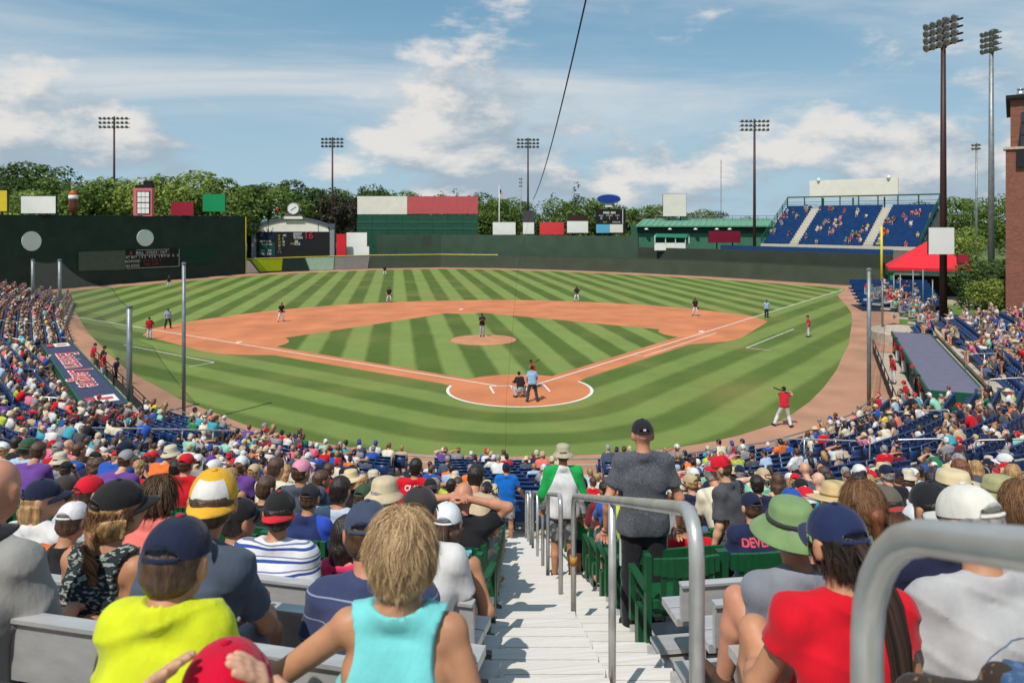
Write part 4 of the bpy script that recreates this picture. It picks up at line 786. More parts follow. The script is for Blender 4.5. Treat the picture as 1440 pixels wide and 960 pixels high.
# ------------------------------------------------------------------ blue seats
sm = MB(); sm.box((0, .02, .40), (.46, .40, .05)); sm.box((0, .20, .385), (.46, .06, .05)); sm.box((0, -.20, .62), (.46, .05, .46), rot=Matrix.Rotation(R(-8), 3, 'X')); sm.box((0, -.225, .84), (.44, .035, .04)); sm.box((-.235, -.03, .54), (.035, .36, .04)); sm.box((-.235, -.10, .27), (.04, .07, .54))
SEAT_V = np.array(sm.v); SEAT_F = sm.f; SEAT_ME = sm.mesh('stadium_seat', [M_blue_plastic])
RAILA = lambda p: False
aisles = []
seats = []                                 # (x, y, z, facing angle, row, along)
HOME_AIM = Vector((0, 14))
def walk(pl, step):
    out = []; acc = step / 2
    for i in range(len(pl) - 1):
        a, b = Vector(pl[i]), Vector(pl[i + 1]); L_ = (b - a).length
        while acc <= L_: out.append((a.lerp(b, acc / L_), (b - a).normalized())); acc += step
        acc -= L_
    return out
def aisle_cut(x, y):
    "radial aisles of the bowl, as directions from a point by the mound"
    a = math.degrees(math.atan2(x, -(y - 12)))
    for c, hw_ in ((-64, 1.1), (-46, 1.3), (-29, 1.5), (-12.5, 1.5), (-1.2, 1.6), (13.5, 1.5), (30, 1.5), (46, 1.3), (66, 1.0)):
        if abs(a - c) < hw_: return True
    return False
for i, (pl, z) in enumerate(rows):
    for p, t in walk(pl, .52):
        if in_upper(p.x, p.y, .9) or in_dug(p.x + .0, p.y) : continue
        u, v, d_ = proj((p.x, p.y, z + .8))
        if d_ < 3 or u < -70 or u > 1520: continue
        if p.x > 24 and p.y > 2.0 and i < 4: continue
        if aisle_cut(p.x, p.y): continue
        seats.append((p.x, p.y, z, math.atan2(t.y, t.x) , i, d_))
seats.sort(key=lambda s: s[5])
M_far = [M_blue_plastic]
def seat_rz(s): return s[3] + math.pi if False else s[3]
sv, sf, off = [], [], 0
SEATS_INDIV = 240
for k, s in enumerate(seats):
    rz = s[3]; # rows run left to right as seen from the stand, so the seat faces left of the running direction
    if k < SEATS_INDIV:
        o = link('stadium_seat', SEAT_ME); o.location = (s[0], s[1], s[2]); o.rotation_euler.z = rz; tag(o, 'blue plastic stadium seat in the nearer lower rows', 'seat', 'blue seats of the lower bowl')
    else:
        c, s_ = math.cos(rz), math.sin(rz); Q = np.stack([SEAT_V[:, 0] * c - SEAT_V[:, 1] * s_ + s[0], SEAT_V[:, 0] * s_ + SEAT_V[:, 1] * c + s[1], SEAT_V[:, 2] + s[2]], 1); sv.append(Q); sf.append(np.array(SEAT_F) + off); off += len(Q)
o = link('seat_rows', npmesh('seat_rows', np.concatenate(sv), np.concatenate(sf), mats=[M_blue_plastic])); tag(o, 'rows of blue seats filling the farther lower bowl', 'seat rows', kind='stuff')
# pipe rails beside the radial aisles
def hoop(name, a, b, h, label, r=.028, m=M_steel, group='aisle rails', bend=.12):
    a, b = Vector(a), Vector(b); up = Vector((0, 0, h)); t = (b - a); L_ = t.length; t = t.normalized(); org = a.copy(); pts = [Vector((0, 0, 0)), up * .8]
    for i in range(5): q = i / 4 * math.pi / 2; pts.append(up - Vector((0, 0, bend)) + t * bend * (1 - math.cos(q)) + Vector((0, 0, bend)) * math.sin(q))
    e_ = b - a
    for i in range(5): q = math.pi / 2 - i / 4 * math.pi / 2; pts.append(e_ + up - Vector((0, 0, bend)) - t * bend * (1 - math.cos(q)) + Vector((0, 0, bend)) * math.sin(q))
    pts += [e_ + up * .8, e_]; root = empty(name, org); tag(root, label, 'rail', group); mb = MB(); mb.tube(pts, r, 8); mb.build('pipe', m, root, True)
    for k in range(1, int(L_ / 1.6) + 1):
        p = e_ * (k / (int(L_ / 1.6) + 1)); mb = MB(); mb.tube([p, p + up * .99], r * .85, 8); mb.build('rail_post', m, root, True)
    return root
def floor_low(x, y):
    best = min(((Vector((x, y)) - p).length, z) for pl, z in rows for p in [Vector(q) for q in pl]); return best[1]
RL = [((40, 600), (205, 600), .9), ((160, 600), (340, 603), 1.0), ((0, 446), (70, 453), 1.0), ((5, 473), (48, 480), .95), ((22, 516), (75, 522), .95), ((38, 555), (100, 560), .95), ((385, 640), (420, 634), 1.0), ((440, 630), (468, 627), 1.0), ((1090, 614), (1223, 618), 1.0), ((1226, 580), (1335, 575), 1.0), ((1255, 616), (1327, 616), 1.0), ((1358, 498), (1412, 496), .95), ((1390, 533), (1440, 528), .95), ((1372, 618), (1460, 616), 1.0), ((1365, 654), (1455, 640), 1.0), ((985, 652), (1045, 650), 1.0), ((1040, 662), (1100, 668), 1.0), ((240, 655), (268, 662), 1.0)]
lbR = ['third base side, lowest left', 'below the left dugout', 'far third base rows', 'upper left corner', 'beside the left dugout, far half', 'beside the left dugout, near half', 'behind home, left block', 'left of centre front rows', 'below the on-deck batter', 'below the right dugout end', 'lower right block', 'above right dugout, far', 'above right dugout, near', 'right edge block', 'lowest at right edge', 'right of centre front rows', 'right of the standing boy', 'in front of the yellow cap']
def hit_low(u, v, h):
    "walk the view ray until it meets the bowl surface raised by h"
    d_ = 60.0; 
    for k in range(240):
        p = at_d(u, v, d_); r_, dd = RD(p.x, p.y)
        bo = min(((Vector((p.x, p.y)) - Vector(q)).length, i) for i, (pl, z) in enumerate(rows) for q in pl)
        if p.z - h > ZLOW(bo[1]) and d_ < 58: return Vector((p.x, p.y, ZLOW(bo[1])))
        d_ -= .25
    return None
for (a, b, h), lb in zip(RL, lbR):
    pa, pb = hit_low(*a, h), hit_low(*b, h)
    if pa and pb and (pa - pb).length < 9: hoop('aisle_rail', pa, pb, h, 'bent steel pipe rail in the bowl, ' + lb)
# ------------------------------------------------------------------ net posts and backstop netting
def net_post(u, vt, vb, d, label, r=.09):
    p = at_d(u, vb, d); zt = zpx(vt, d); root = empty('net_post', (p.x, p.y, 0)); tag(root, label, 'post', 'netting posts'); mb = MB(); mb.tube([(0, 0, 0), (0, 0, zt)], r, 10); mb.build('pole', M_gal, root, True); mb = MB(); mb.lathe([(r * 1.25, 0), (r * 1.25, .08), (.01, .12)], (0, 0, zt), 10); mb.build('pole_cap', M_gal, root); mb = MB(); mb.lathe([(r * 1.7, 0), (r * 1.7, .05), (r, .07)], (0, 0, .01), 10); mb.build('post_base', M_gal, root); return Vector((p.x, p.y, zt))
n1 = net_post(258.5, 372, 585, 35.5, 'tall grey net post nearest home on the third base side', .085); n2 = net_post(182, 432, 566, 36.4, 'thick pale net post at the near end of left dugout', .13); n3 = net_post(84, 366, 430, 74, 'slim net post beyond the left seats, right one of two', .16); n4 = net_post(46, 366, 420, 80, 'slim net post beyond the left seats, left one of two', .16); n5 = net_post(1222, 380, 560, 37.5, 'tall grey net post in front of right dugout', .10); n6 = net_post(1241, 392, 440, 62, 'short net post near the bullpen grass', .09)
def net_mat():
    m = bpy.data.materials.new('net_mesh'); m.use_nodes = True; t = m.node_tree; b = t.nodes['Principled BSDF']; L = t.links.new; b.inputs['Base Color'].default_value = (.12, .12, .11, 1); b.inputs['Roughness'].default_value = .9
    tc = N(t, 'ShaderNodeTexCoord'); sp = N(t, 'ShaderNodeSeparateXYZ'); L(tc.outputs['UV'], sp.inputs[0]); outs = []
    for i in (0, 1):
        f = N(t, 'ShaderNodeMath', operation='FRACT'); L(sp.outputs[i], f.inputs[0]); l = N(t, 'ShaderNodeMath', operation='LESS_THAN'); l.inputs[1].default_value = .13; L(f.outputs[0], l.inputs[0]); outs.append(l.outputs[0])
    mx = N(t, 'ShaderNodeMath', operation='MAXIMUM'); L(outs[0], mx.inputs[0]); L(outs[1], mx.inputs[1]); L(mx.outputs[0], b.inputs['Alpha']); return m
M_net = net_mat()
def net_panel(a, b, za, zb_, label, sag=0.0, parts=10, cell=.05):
    a, b = Vector((a[0], a[1], 0)), Vector((b[0], b[1], 0)); L_ = (b - a).length; V, F, UV = [], [], []
    for i in range(parts + 1):
        t = i / parts; top = za + (zb_ - za) * t - sag * 4 * t * (1 - t)
        for z in (.3, top): V.append((*(a.lerp(b, t) - a).xy, z)); UV.append((t * L_ / cell, z / cell))
    F = [(2 * i, 2 * i + 2, 2 * i + 3, 2 * i + 1) for i in range(parts)]; me = npmesh('net', V, F, mats=[M_net]); uv = me.uv_layers.new(name='UVMap')
    for l in me.loops: uv.data[l.index].uv = UV[l.vertex_index]
    root = empty('backstop_net', a); tag(root, label, 'net', 'backstop netting'); link('net_panel', me, root); mb = MB(); mb.tube([V[2 * i + 1] for i in range(parts + 1)], .02, 5); mb.build('top_cable', M_dark, root)
net_panel(n2, at_d(158, 405, 55), n2.z, zpx(405, 55), 'see-through net in front of left dugout', .2); net_panel(at_d(158, 405, 55), n3, zpx(405, 55), n3.z, 'see-through net hanging from slim post toward left dugout', .6); net_panel(n3, n4, n3.z, n4.z, 'see-through net between the two slim left posts', .3)
net_panel(n5, n6, n5.z, n6.z, 'see-through net in front of right dugout', .4)
# long overhead cable that carries the backstop net
pA, pB = at_d(750, 280, 15.0), at_d(812, -2, 6.0); pts = []
for i in range(25): t = i / 24 * 1.5; q = pA.lerp(pB, t); q.z -= .35 * 4 * t * (1.5 - t) / 2.25; pts.append(q)
mb = MB(); mb.tube(pts, .0068, 6); tag(mb.build('overhead_cable', M_dark), 'thin dark overhead cable slanting up through the sky', 'cable')
mb = MB(); mb.tube([at_d(750, 280, 27.2), at_d(728, 380, 27.3), at_d(712, 560, 27.4), Vector((*at_d(711, 600, 27.5).xy, .9))], .0032, 5); tag(mb.build('net_support_line', M_dark), 'hair-thin dark net line hanging down in front of home plate', 'cable')
# ------------------------------------------------------------------ upper section: floor, stairs, benches, chairs, handrail
UZ = lambda d: 8.43 - .355 * d              # floor height of the steep upper section by depth
UP = .76; DK = [1.0 + UP * k for k in range(-1, 19)]
def upt(side, x, dk, dy=0.0):
    "point x metres out from the aisle edge along a row, dy metres ahead"
    a = AL if side < 0 else AR; e0 = -.13 if side < 0 else .98
    return e0 + side * x * math.cos(a) - side * dy * math.sin(a) * (-1) * -1, dk + x * math.sin(a) + dy * math.cos(a)
def UW(side, x, dk, z, dy=0.0): r_, d_ = upt(side, x, dk, dy); return W(r_, d_, z)
us_ = empty('upper_terrace', W(0, 8, UZ(8))); tag(us_, 'aluminium decked floor of the steep upper seating section', 'terrace', kind='structure'); io = us_.location
for k, dk in enumerate(DK):
    z = UZ(dk)
    for side in (-1, 1):
        Lx = 1.3 * dk + 4.5; mb = MB(); c = [UW(side, x, dk, zz, dy) - io for zz in (z - .29, z) for x, dy in ((0, -UP / 2), (Lx, -UP / 2), (Lx, UP / 2 + .005), (0, UP / 2 + .005))]
        mb.add(c, [(4, 5, 6, 7), (0, 1, 5, 4), (2, 3, 7, 6), (3, 0, 4, 7), (0, 3, 2, 1)]); mb.build('deck_plank', M_alu2, us_)
# stairs: two treads to each row, left and right of the centre rail
so = W(.6, 8, UZ(8)); stw = empty('stairway', so); tag(stw, 'pale aluminium stairway running down the middle aisle', 'stairs'); n_t = 0
SP = UP / 2
for k in range(int((16.2 - .2) / SP)):
    d_ = .4 + k * SP; z = UZ(d_) + .02
    for side in (-1, 1):
        r0, r1 = (-.13, rail_r(d_) - .012) if False else ((-.13, .54 - max(0, d_ - 7) * .024) if side < 0 else (.565 - max(0, d_ - 7) * .024, .97))
        zz = z + (0 if side < 0 else -.035); mb = MB()
        for j in range(3):
            da, db = d_ + SP * j / 3 + .004, d_ + SP * (j + 1) / 3 - .004; c = [W(r_, dd, q) - so for q in (zz - .05, zz) for r_, dd in ((r0, da), (r1, da), (r1, db), (r0, db))]; mb.add(c, [(0, 3, 2, 1), (4, 5, 6, 7), (0, 1, 5, 4), (1, 2, 6, 5), (2, 3, 7, 6), (3, 0, 4, 7)])
        c = [W(r_, dd, q) - so for q in (zz - .18, zz - .051) for r_, dd in ((r0, d_ + SP - .03), (r1, d_ + SP - .03), (r1, d_ + SP - .01), (r0, d_ + SP - .01))]; mb.add(c, [(0, 3, 2, 1), (4, 5, 6, 7), (0, 1, 5, 4), (1, 2, 6, 5), (2, 3, 7, 6), (3, 0, 4, 7)])
        mb.build('tread', M_alu, stw)
# cross aisle floor
mb = MB(); zc = 2.68; c = [W(r_, d_, z) for z in (zc - .2, zc) for r_, d_ in ((-14, 17.4), (-14, 19.3), (-.2, 17.2), (12, 18.6), (12, 16.2), (0, 14.7), (-14, 17.9))]
pl = [W(r_, d_, 0).xy for r_, d_ in ((-16, 19.0), (0, 15.2), (14, 17.3), (14, 18.9), (0, 17.0), (-16, 20.7))]
tag(poly_sheet('cross_aisle', [tuple(p) for p in pl], zc, M_conc), kind='structure')
def bench(side, k, x0, x1, label, back=True):
    dk = DK[k]; z = UZ(dk); org = UW(side, x0, dk, z); root = empty('aluminium_bench', org); tag(root, label, 'bench', 'aluminium benches')
    def plank(nm, dy0, dy1, z0, z1, xa=x0, xb=x1):
        mb = MB(); c = [UW(side, x, dk, zz, dy) - org for zz in (z + z0, z + z1) for x, dy in ((xa, dy0), (xb, dy0), (xb, dy1), (xa, dy1))]
        f = [(0, 3, 2, 1), (4, 5, 6, 7), (0, 1, 5, 4), (1, 2, 6, 5), (2, 3, 7, 6), (3, 0, 4, 7)]
        mb.add(c, f if side > 0 else [q[::-1] for q in f]); return mb.build(nm, M_alu2, root)
    plank('seat_plank', -.14, -.005, .40, .445); plank('seat_plank', .005, .14, .40, .445); plank('foot_plank', .20, .38, .03, .06)
    if back: plank('backrest_plank', -.215, -.185, .47, .68); plank('backrest_lip', -.232, -.17, .68, .695)
    for i in range(int((x1 - x0) / 1.3) + 1):
        x = x0 + .12 + i * 1.3; plank('bracket', -.184, -.15, .0, .64 if back else .36, x, x + .05); plank('bracket', -.149, .12, .36, .398, x, x + .05)
nm_ = ['nearest', 'second nearest', 'third nearest', 'fourth', 'fifth', 'sixth', 'seventh']
for k in range(1, 7):
    bench(-1, k, .02, 1.3 * DK[k] + 4.2, f'long aluminium bench left of the stairs, {nm_[k - 1]} row to the viewer', k > 1); bench(1, k, .02 if k != 3 else .02, 1.3 * DK[k] + 4.2, f'long aluminium bench right of the stairs, {nm_[k - 1]} row to the viewer', k not in (1, 3))
# green slatted chairs
def chair_meshes():
    out = []
    mb = MB()                                                        # seat pan
    mb.box((0, .0, .43), (.46, .42, .035)); mb.box((0, .2, .41), (.44, .04, .06)); out.append(('seat', mb.mesh('seat', [M_green_plastic])))
    N_ = 10                                                          # curved top rail and bottom rail
    for nm, z0, h in (('top_rail', .83, .12), ('lower_rail', .52, .06)):
        mb = MB()
        for i in range(N_):
            x0, x1 = -.24 + .48 * i / N_, -.24 + .48 * (i + 1) / N_; xm = (x0 + x1) / 2; y = -.21 - .05 * (1 - (xm / .24) ** 2) - (z0 - .5) * .12; mb.box((xm, y, z0), (.0485, .03, h + (.03 * (1 - (xm / .24) ** 2) if z0 > .7 else 0)))
        out.append((nm, mb.mesh(nm, [M_green_plastic])))
    sl = MB(); sl.box((0, 0, 0), (.042, .016, .25)); out.append(('slat', sl.mesh('slat', [M_green_plastic])))
    mb = MB(); mb.box((0, 0, .62), (.05, .40, .03)); mb.box((0, .17, .40), (.04, .05, .44)); mb.box((0, -.2, .45), (.04, .06, .9)); mb.box((0, 0, .2), (.04, .08, .4)); mb.box((0, .03, .02), (.06, .3, .04)); out.append(('side_frame', mb.mesh('side_frame', [M_green_plastic])))
    return dict(out)
CH = chair_meshes()
def make_chair():
    root = empty('green_chair', (0, 0, 0)); link('seat', CH['seat'], root); link('top_rail', CH['top_rail'], root); link('lower_rail', CH['lower_rail'], root)
    for i in range(5):
        x = (i - 2) * .085; o = link('slat', CH['slat'], root); o.location = (x, -.235 - .05 * (1 - (x / .24) ** 2), .66); o.rotation_euler.x = R(7)
    for x in (-.265, .265): o = link('side_frame', CH['side_frame'], root); o.location = (x, 0, 0)
    return root
CHAIRS = []
proto = None
rowname = lambda k: ['', '', '', '', '', '', '', 'first', 'second', 'third', 'fourth', 'fifth', 'sixth', 'seventh', 'eighth', 'ninth', 'tenth', 'eleventh', 'twelfth', 'thirteenth'][k]
ordn = ['nearest the stairs', 'second from the stairs', 'third from the stairs', 'fourth from the stairs', 'fifth from the stairs', 'sixth from the stairs', 'seventh from the stairs', 'eighth from the stairs', 'ninth from the stairs', 'tenth from the stairs', 'eleventh from the stairs', 'twelfth from the stairs', 'thirteenth from the stairs', 'fourteenth from the stairs', 'fifteenth from the stairs', 'sixteenth from the stairs']
for k in range(7, 19):
    dk = DK[k]; z = UZ(dk)
    for side in (-1, 1):
        for i in range(16):
            x = (.32 if side < 0 else .22) + i * .57; p = UW(side, x, dk, z); u, v, d_ = proj(p)
            if not -40 < u < 1480: continue
            rz = -YAW + (AL * -1 if side < 0 else AR) * 1.0; CHAIRS.append((p, rz, k, side, i))
            if k > 10 and i > 5: continue
            if proto is None: c = proto = make_chair()
            else: c = copy_tree(proto)
            c.location = p; c.rotation_euler.z = rz; c.scale = (1, 1, .9); tag(c, f"green slatted chair {'left' if side < 0 else 'right'} of stairs, {rowname(k)} chair row, {ordn[i]}", 'chair', 'green chairs of the upper section')
# centre handrail in bent pipe sections
rail_r = lambda d_: float(np.interp(d_, [1, 4, 6.5, 9, 13, 16], [.545, .56, .53, .44, .38, .30]))
def handrail(d0, d1, posts, label, top=1.14, r=.0235, extend=False):
    org = W(rail_r(d1), d1, UZ(d1)); root = empty('handrail', org); tag(root, label, 'handrail', 'centre aisle handrails'); P = lambda d_, h: W(rail_r(d_), d_, UZ(d_) + h) - org
    pts = []; b = .16
    if not extend: pts += [P(d0, -.05), P(d0, top - b)] + [P(d0 + b * (1 - math.cos(q)), top - b + b * math.sin(q)) for q in (.3, .6, .9, 1.2)]
    pts += [P(d0 + b + (d1 - d0 - 2 * b) * i / 8, top) for i in range(9)]
    pts += [P(d1 - b * (1 - math.cos(q)), top - b + b * math.sin(q)) for q in (1.2, .9, .6, .3, 0)] + [P(d1, -.05)]
    mb = MB(); mb.tube(pts, r, 14); mb.build('pipe', M_steel, root, True)
    for d_ in posts:
        mb = MB(); mb.tube([P(d_, -.05), P(d_, top)], r * .92, 12); mb.build('rail_post', M_steel, root, True)
        mb = MB(); mb.lathe([(r * 1.8, 0), (r * 1.6, .02), (r, .025)], P(d_, .025), 12); mb.build('post_flange', M_steel, root, True)
    return root
handrail(.15, 1.16, [], 'nearest thick handrail, blurred, at the lower right', extend=True)
h2 = handrail(2.25, 6.5, [4.2], 'big bent pipe handrail in the middle of the stairs')
mb = MB(); P_ = W(rail_r(6.5), 6.5, UZ(6.5)) - h2.location; mb.tube([P_ + Vector((0, 0, .55)), P_ + Vector((0, 0, .62))], .0315, 12); mb.build('tape_band', paint('tape_orange', 196, 140, 60), h2, True)
handrail(7.6, 9.2, [], 'handrail hoop beside the man in the bucket hat'); handrail(10.3, 13.4, [11.8], 'third handrail section down the stairs'); handrail(14.2, 16.2, [15.2], 'lowest handrail section at foot of the stairs')
# ------------------------------------------------------------------ bodies grown from signed distance fields
def surfnets(v, o, h):
    nx, ny, nz = v.shape; ins = v < 0; sl = (slice(None, -1), slice(1, None)); c = np.zeros((nx - 1, ny - 1, nz - 1), np.int8)
    for a in (0, 1):
        for b in (0, 1):
            for e_ in (0, 1): c += ins[sl[a], sl[b], sl[e_]]
    act = (c > 0) & (c < 8); idx = np.full(c.shape, -1, np.int64); n = int(act.sum()); idx[act] = np.arange(n); I = np.argwhere(act)
    pos = np.zeros((n, 3)); cnt = np.zeros(n); cr = [(a, b, e_) for a in (0, 1) for b in (0, 1) for e_ in (0, 1)]
    val = {q: v[I[:, 0] + q[0], I[:, 1] + q[1], I[:, 2] + q[2]] for q in cr}
    for q in cr:
        for ax in range(3):
            if q[ax] == 0:
                p = list(q); p[ax] = 1; p = tuple(p); va, vb = val[q], val[p]; m = (va < 0) != (vb < 0); t = np.where(m, va / np.where(va - vb == 0, 1, va - vb), 0); w = np.array(q, float)[None, :].repeat(n, 0); w[:, ax] += t; pos += w * m[:, None]; cnt += m
    P = (I + pos / np.maximum(cnt, 1)[:, None]) * h + o; Fs = []
    for ax in range(3):
        a, b = [(1, 2), (2, 0), (0, 1)][ax]; s0 = [slice(1, -1)] * 3; s1 = [slice(1, -1)] * 3; s0[ax] = slice(0, -1); s1[ax] = slice(1, None); i0, i1 = ins[tuple(s0)], ins[tuple(s1)]; ed = i0 != i1; E = np.argwhere(ed)
        if len(E) == 0: continue
        E = E.copy(); E[:, a] += 1; E[:, b] += 1; flip = ins[E[:, 0], E[:, 1], E[:, 2]]
        def cell(da, db): q = E.copy(); q[:, a] -= da; q[:, b] -= db; return idx[q[:, 0], q[:, 1], q[:, 2]]
        Q = np.stack([cell(1, 1), cell(0, 1), cell(0, 0), cell(1, 0)], 1); Q[~flip] = Q[~flip][:, ::-1]; Fs.append(Q)
    return P, np.concatenate(Fs)
A3 = lambda *p: np.array(p, float)
def rc(a, b, ra, rb=None): return ('c', np.array(a, float), np.array(b, float), ra, ra if rb is None else rb)
def el(c, r, M=None): return ('e', np.array(c, float), np.array(r, float), M)
def dist(pr, X):
    if pr[0] == 'c':
        _, a, b, ra, rb = pr; ab = b - a; L = max(1e-9, ab @ ab); q = X - a; t = np.clip((q @ ab) / L, 0, 1); q -= t[:, None] * ab; return np.sqrt(np.einsum('ij,ij->i', q, q)) - (ra + (rb - ra) * t)
    _, c, r, M = pr; q = X - c
    if M is not None: q = q @ M
    k0 = np.linalg.norm(q / r, axis=1); k1 = np.linalg.norm(q / (r * r), axis=1) + 1e-9; return k0 * (k0 - 1) / k1
def smin(a, b, k): h = np.clip(.5 + .5 * (b - a) / k, 0, 1); return b + (a - b) * h - k * h * (1 - h)
def grow(prims, h, k=.03, cut=None, disp=None, pad=.03):
    lo = np.min([np.minimum(p[1], p[2]) - max(p[3], p[4]) if p[0] == 'c' else p[1] - p[2].max() for p in prims], 0) - pad - h; hi = np.max([np.maximum(p[1], p[2]) + max(p[3], p[4]) if p[0] == 'c' else p[1] + p[2].max() for p in prims], 0) + pad + h
    n = np.ceil((hi - lo) / h).astype(int) + 1; axs = [lo[i] + np.arange(n[i]) * h for i in range(3)]; D = np.full(tuple(n), 9.0)
    for p in prims:
        m_ = .07 + k
        if p[0] == 'c': bl, bh = np.minimum(p[1], p[2]) - max(p[3], p[4]) - m_, np.maximum(p[1], p[2]) + max(p[3], p[4]) + m_
        else: bl, bh = p[1] - p[2].max() - m_, p[1] + p[2].max() + m_
        i0 = np.clip(np.floor((bl - lo) / h).astype(int), 0, n); i1 = np.clip(np.ceil((bh - lo) / h).astype(int) + 1, 0, n); s_ = tuple(slice(a, b) for a, b in zip(i0, i1))
        g = np.stack(np.meshgrid(*[axs[i][s_[i]] for i in range(3)], indexing='ij'), -1).reshape(-1, 3); sub = D[s_]; D[s_] = smin(sub.ravel(), dist(p, g), k).reshape(sub.shape)
    if disp is not None or cut is not None:
        near = np.abs(D) < .05 if cut is None else D < .05; I = np.argwhere(near); g = lo + I * h; q = D[near]
        if disp is not None: q = q + disp(g)
        if cut is not None: q = np.maximum(q, cut(g))
        D[near] = q
    return surfnets(D, lo, h)
def folds(seed, amp, fx=14.0):
    r = np.random.default_rng(seed); ph = r.uniform(0, 6.28, 8); ax = r.normal(size=(3, 3)) * .5
    def f(g):
        w = g + .03 * np.sin(g[:, [1, 2, 0]] * 9 + ph[:3]); a = np.sin(w @ (ax[0] + A3(0, 0, 1.1)) * fx + ph[3]) * np.sin(w @ ax[1] * 11 + ph[4]); b = np.sin(w @ (ax[2] + A3(.9, 0, .5)) * fx * 1.5 + ph[5]) * np.sin(w[:, 2] * 7 + ph[6]); c = 1 - np.abs(np.sin(w @ (ax[1] + A3(.5, 0, 1.2)) * fx * .9 + 1.5 * np.sin(w @ ax[2] * 13 + ph[1]) + ph[2])); return amp * (.8 * a + .5 * b - .9 * c ** 3)
    return f
def plane(p, n): n = np.array(n, float); n /= np.linalg.norm(n); p = np.array(p, float); return lambda g: (g - p) @ n
# hands are grown once, finely, and joined to every arm
def hand_mesh(curl, h):
    pr = [rc((-.022, .035, 0), (.022, .035, 0), .015), rc((-.026, .078, 0), (.026, .080, 0), .013), rc((0, -.02, 0), (0, .03, 0), .024, .02)]
    for i, (x, L) in enumerate(((-.030, .066), (-.010, .078), (.011, .074), (.031, .058))):
        a = A3(x, .082, 0); ang = 0
        for s, f in ((.45, .35), (.32, .8), (.25, 1.3)):
            ang = curl * f; b = a + A3(x * .08, math.cos(ang) * L * s, -math.sin(ang) * L * s); pr.append(rc(a, b, .0095, .0085)); a = b
    a = A3(-.028, .02, 0)
    for b in ((-.055, .045, -.01), (-.066, .075, -.022), (-.064, .098, -.03)): pr.append(rc(a, b, .0125, .010)); a = A3(*b)
    return grow(pr, h, .008)
HANDS = {}
def hand(kind, h):
    key = (kind, h)
    if key not in HANDS: HANDS[key] = hand_mesh({'flat': .25, 'relax': .9, 'fist': 1.5}[kind], h)
    return HANDS[key]
def frame_to(d, up):
    y = np.array(d, float); y /= np.linalg.norm(y); x = np.cross(y, up); x /= max(1e-6, np.linalg.norm(x)); z = np.cross(x, y); return np.stack([x, y, z], 1)
def rot(yaw=0, pitch=0, roll=0): return np.array((Matrix.Rotation(yaw, 3, 'Z') @ Matrix.Rotation(pitch, 3, 'X') @ Matrix.Rotation(roll, 3, 'Y')))
def pose(kind='sit', lean=.08, side=0.0, arms=('lap', 'lap'), head=(0, -.08, 0), legs=None, J=None, w=1.0, hunch=0.0):
    "joints of a figure facing +Y; left is -X"
    j = {}
    if kind == 'sit': zp, ch, sh, nk, hd = .54, .86, 1.02, 1.075, 1.215
    else: zp, ch, sh, nk, hd = .96, 1.27, 1.43, 1.485, 1.625
    ly = (lambda z: lean * (z - zp) / (sh - zp)); lx = (lambda z: side * (z - zp) / (sh - zp))
    j['pel'] = A3(0, 0, zp); j['chest'] = A3(lx(ch), ly(ch), ch); j['neck'] = A3(lx(nk), ly(nk) - .01, nk); j['head'] = A3(lx(hd), ly(hd) + .025 + hunch, hd - hunch * .5); j['HR'] = rot(*head)
    for s, nm in ((-1, 'L'), (1, 'R')):
        S = A3(lx(sh) + s * .178 * w, ly(sh) + hunch * .4, sh - .028); j['sh' + nm] = S; a = arms[0 if s < 0 else 1]
        if isinstance(a, tuple): e_, wr = A3(*a[0]), A3(*a[1])
        elif a == 'lap': e_ = S + A3(s * .075, .05, -.27); wr = A3(s * .10, lean + .30, zp + .13)
        elif a == 'down': e_ = S + A3(s * .075, -.03, -.285); wr = S + A3(s * .095, .03, -.54)
        elif a == 'knees': e_ = A3(s * .21, .33, zp + .14); wr = A3(s * .05, .50, zp + .12)
        elif a == 'face': e_ = S + A3(s * .05, .20, -.20); wr = j['head'] + A3(s * .06, .13, -.10)
        elif a == 'up': e_ = S + A3(s * .20, .03, .17); wr = j['head'] + A3(s * .07, -.09, .02)
        elif a == 'cross': e_ = S + A3(s * .07, .06, -.27); wr = A3(-s * .06 + lx(ch), lean + .21, ch)
        elif a == 'bench': e_ = S + A3(s * .23, .02, -.20); wr = e_ + A3(s * .14, .19, -.06)
        elif a == 'phone': e_ = S + A3(s * .04, .10, -.26); wr = A3(s * .05, lean + .34, ch - .02)
        elif a == 'hips': e_ = S + A3(s * .17, -.06, -.25); wr = A3(s * .17, .02, zp + .07)
        j['el' + nm] = e_; j['wr' + nm] = wr
        j['hip' + nm] = A3(s * .085, 0, zp - (.02 if kind == 'sit' else .05))
        if kind == 'sit': k, an, to = A3(s * .13, .44, zp + .03), A3(s * .13, .41, .09), A3(s * .15, .58, .045)
        else: k, an, to = A3(s * .10, .02, .50), A3(s * .11, -.01, .085), A3(s * .13, .16, .045)
        j['kn' + nm], j['an' + nm], j['to' + nm] = k, an, to
    if J: 
        for q, v in J.items(): j[q] = A3(*v) if not hasattr(v, 'shape') else v
    j['kind'] = kind; j['zp'] = zp; j['w'] = w; return j
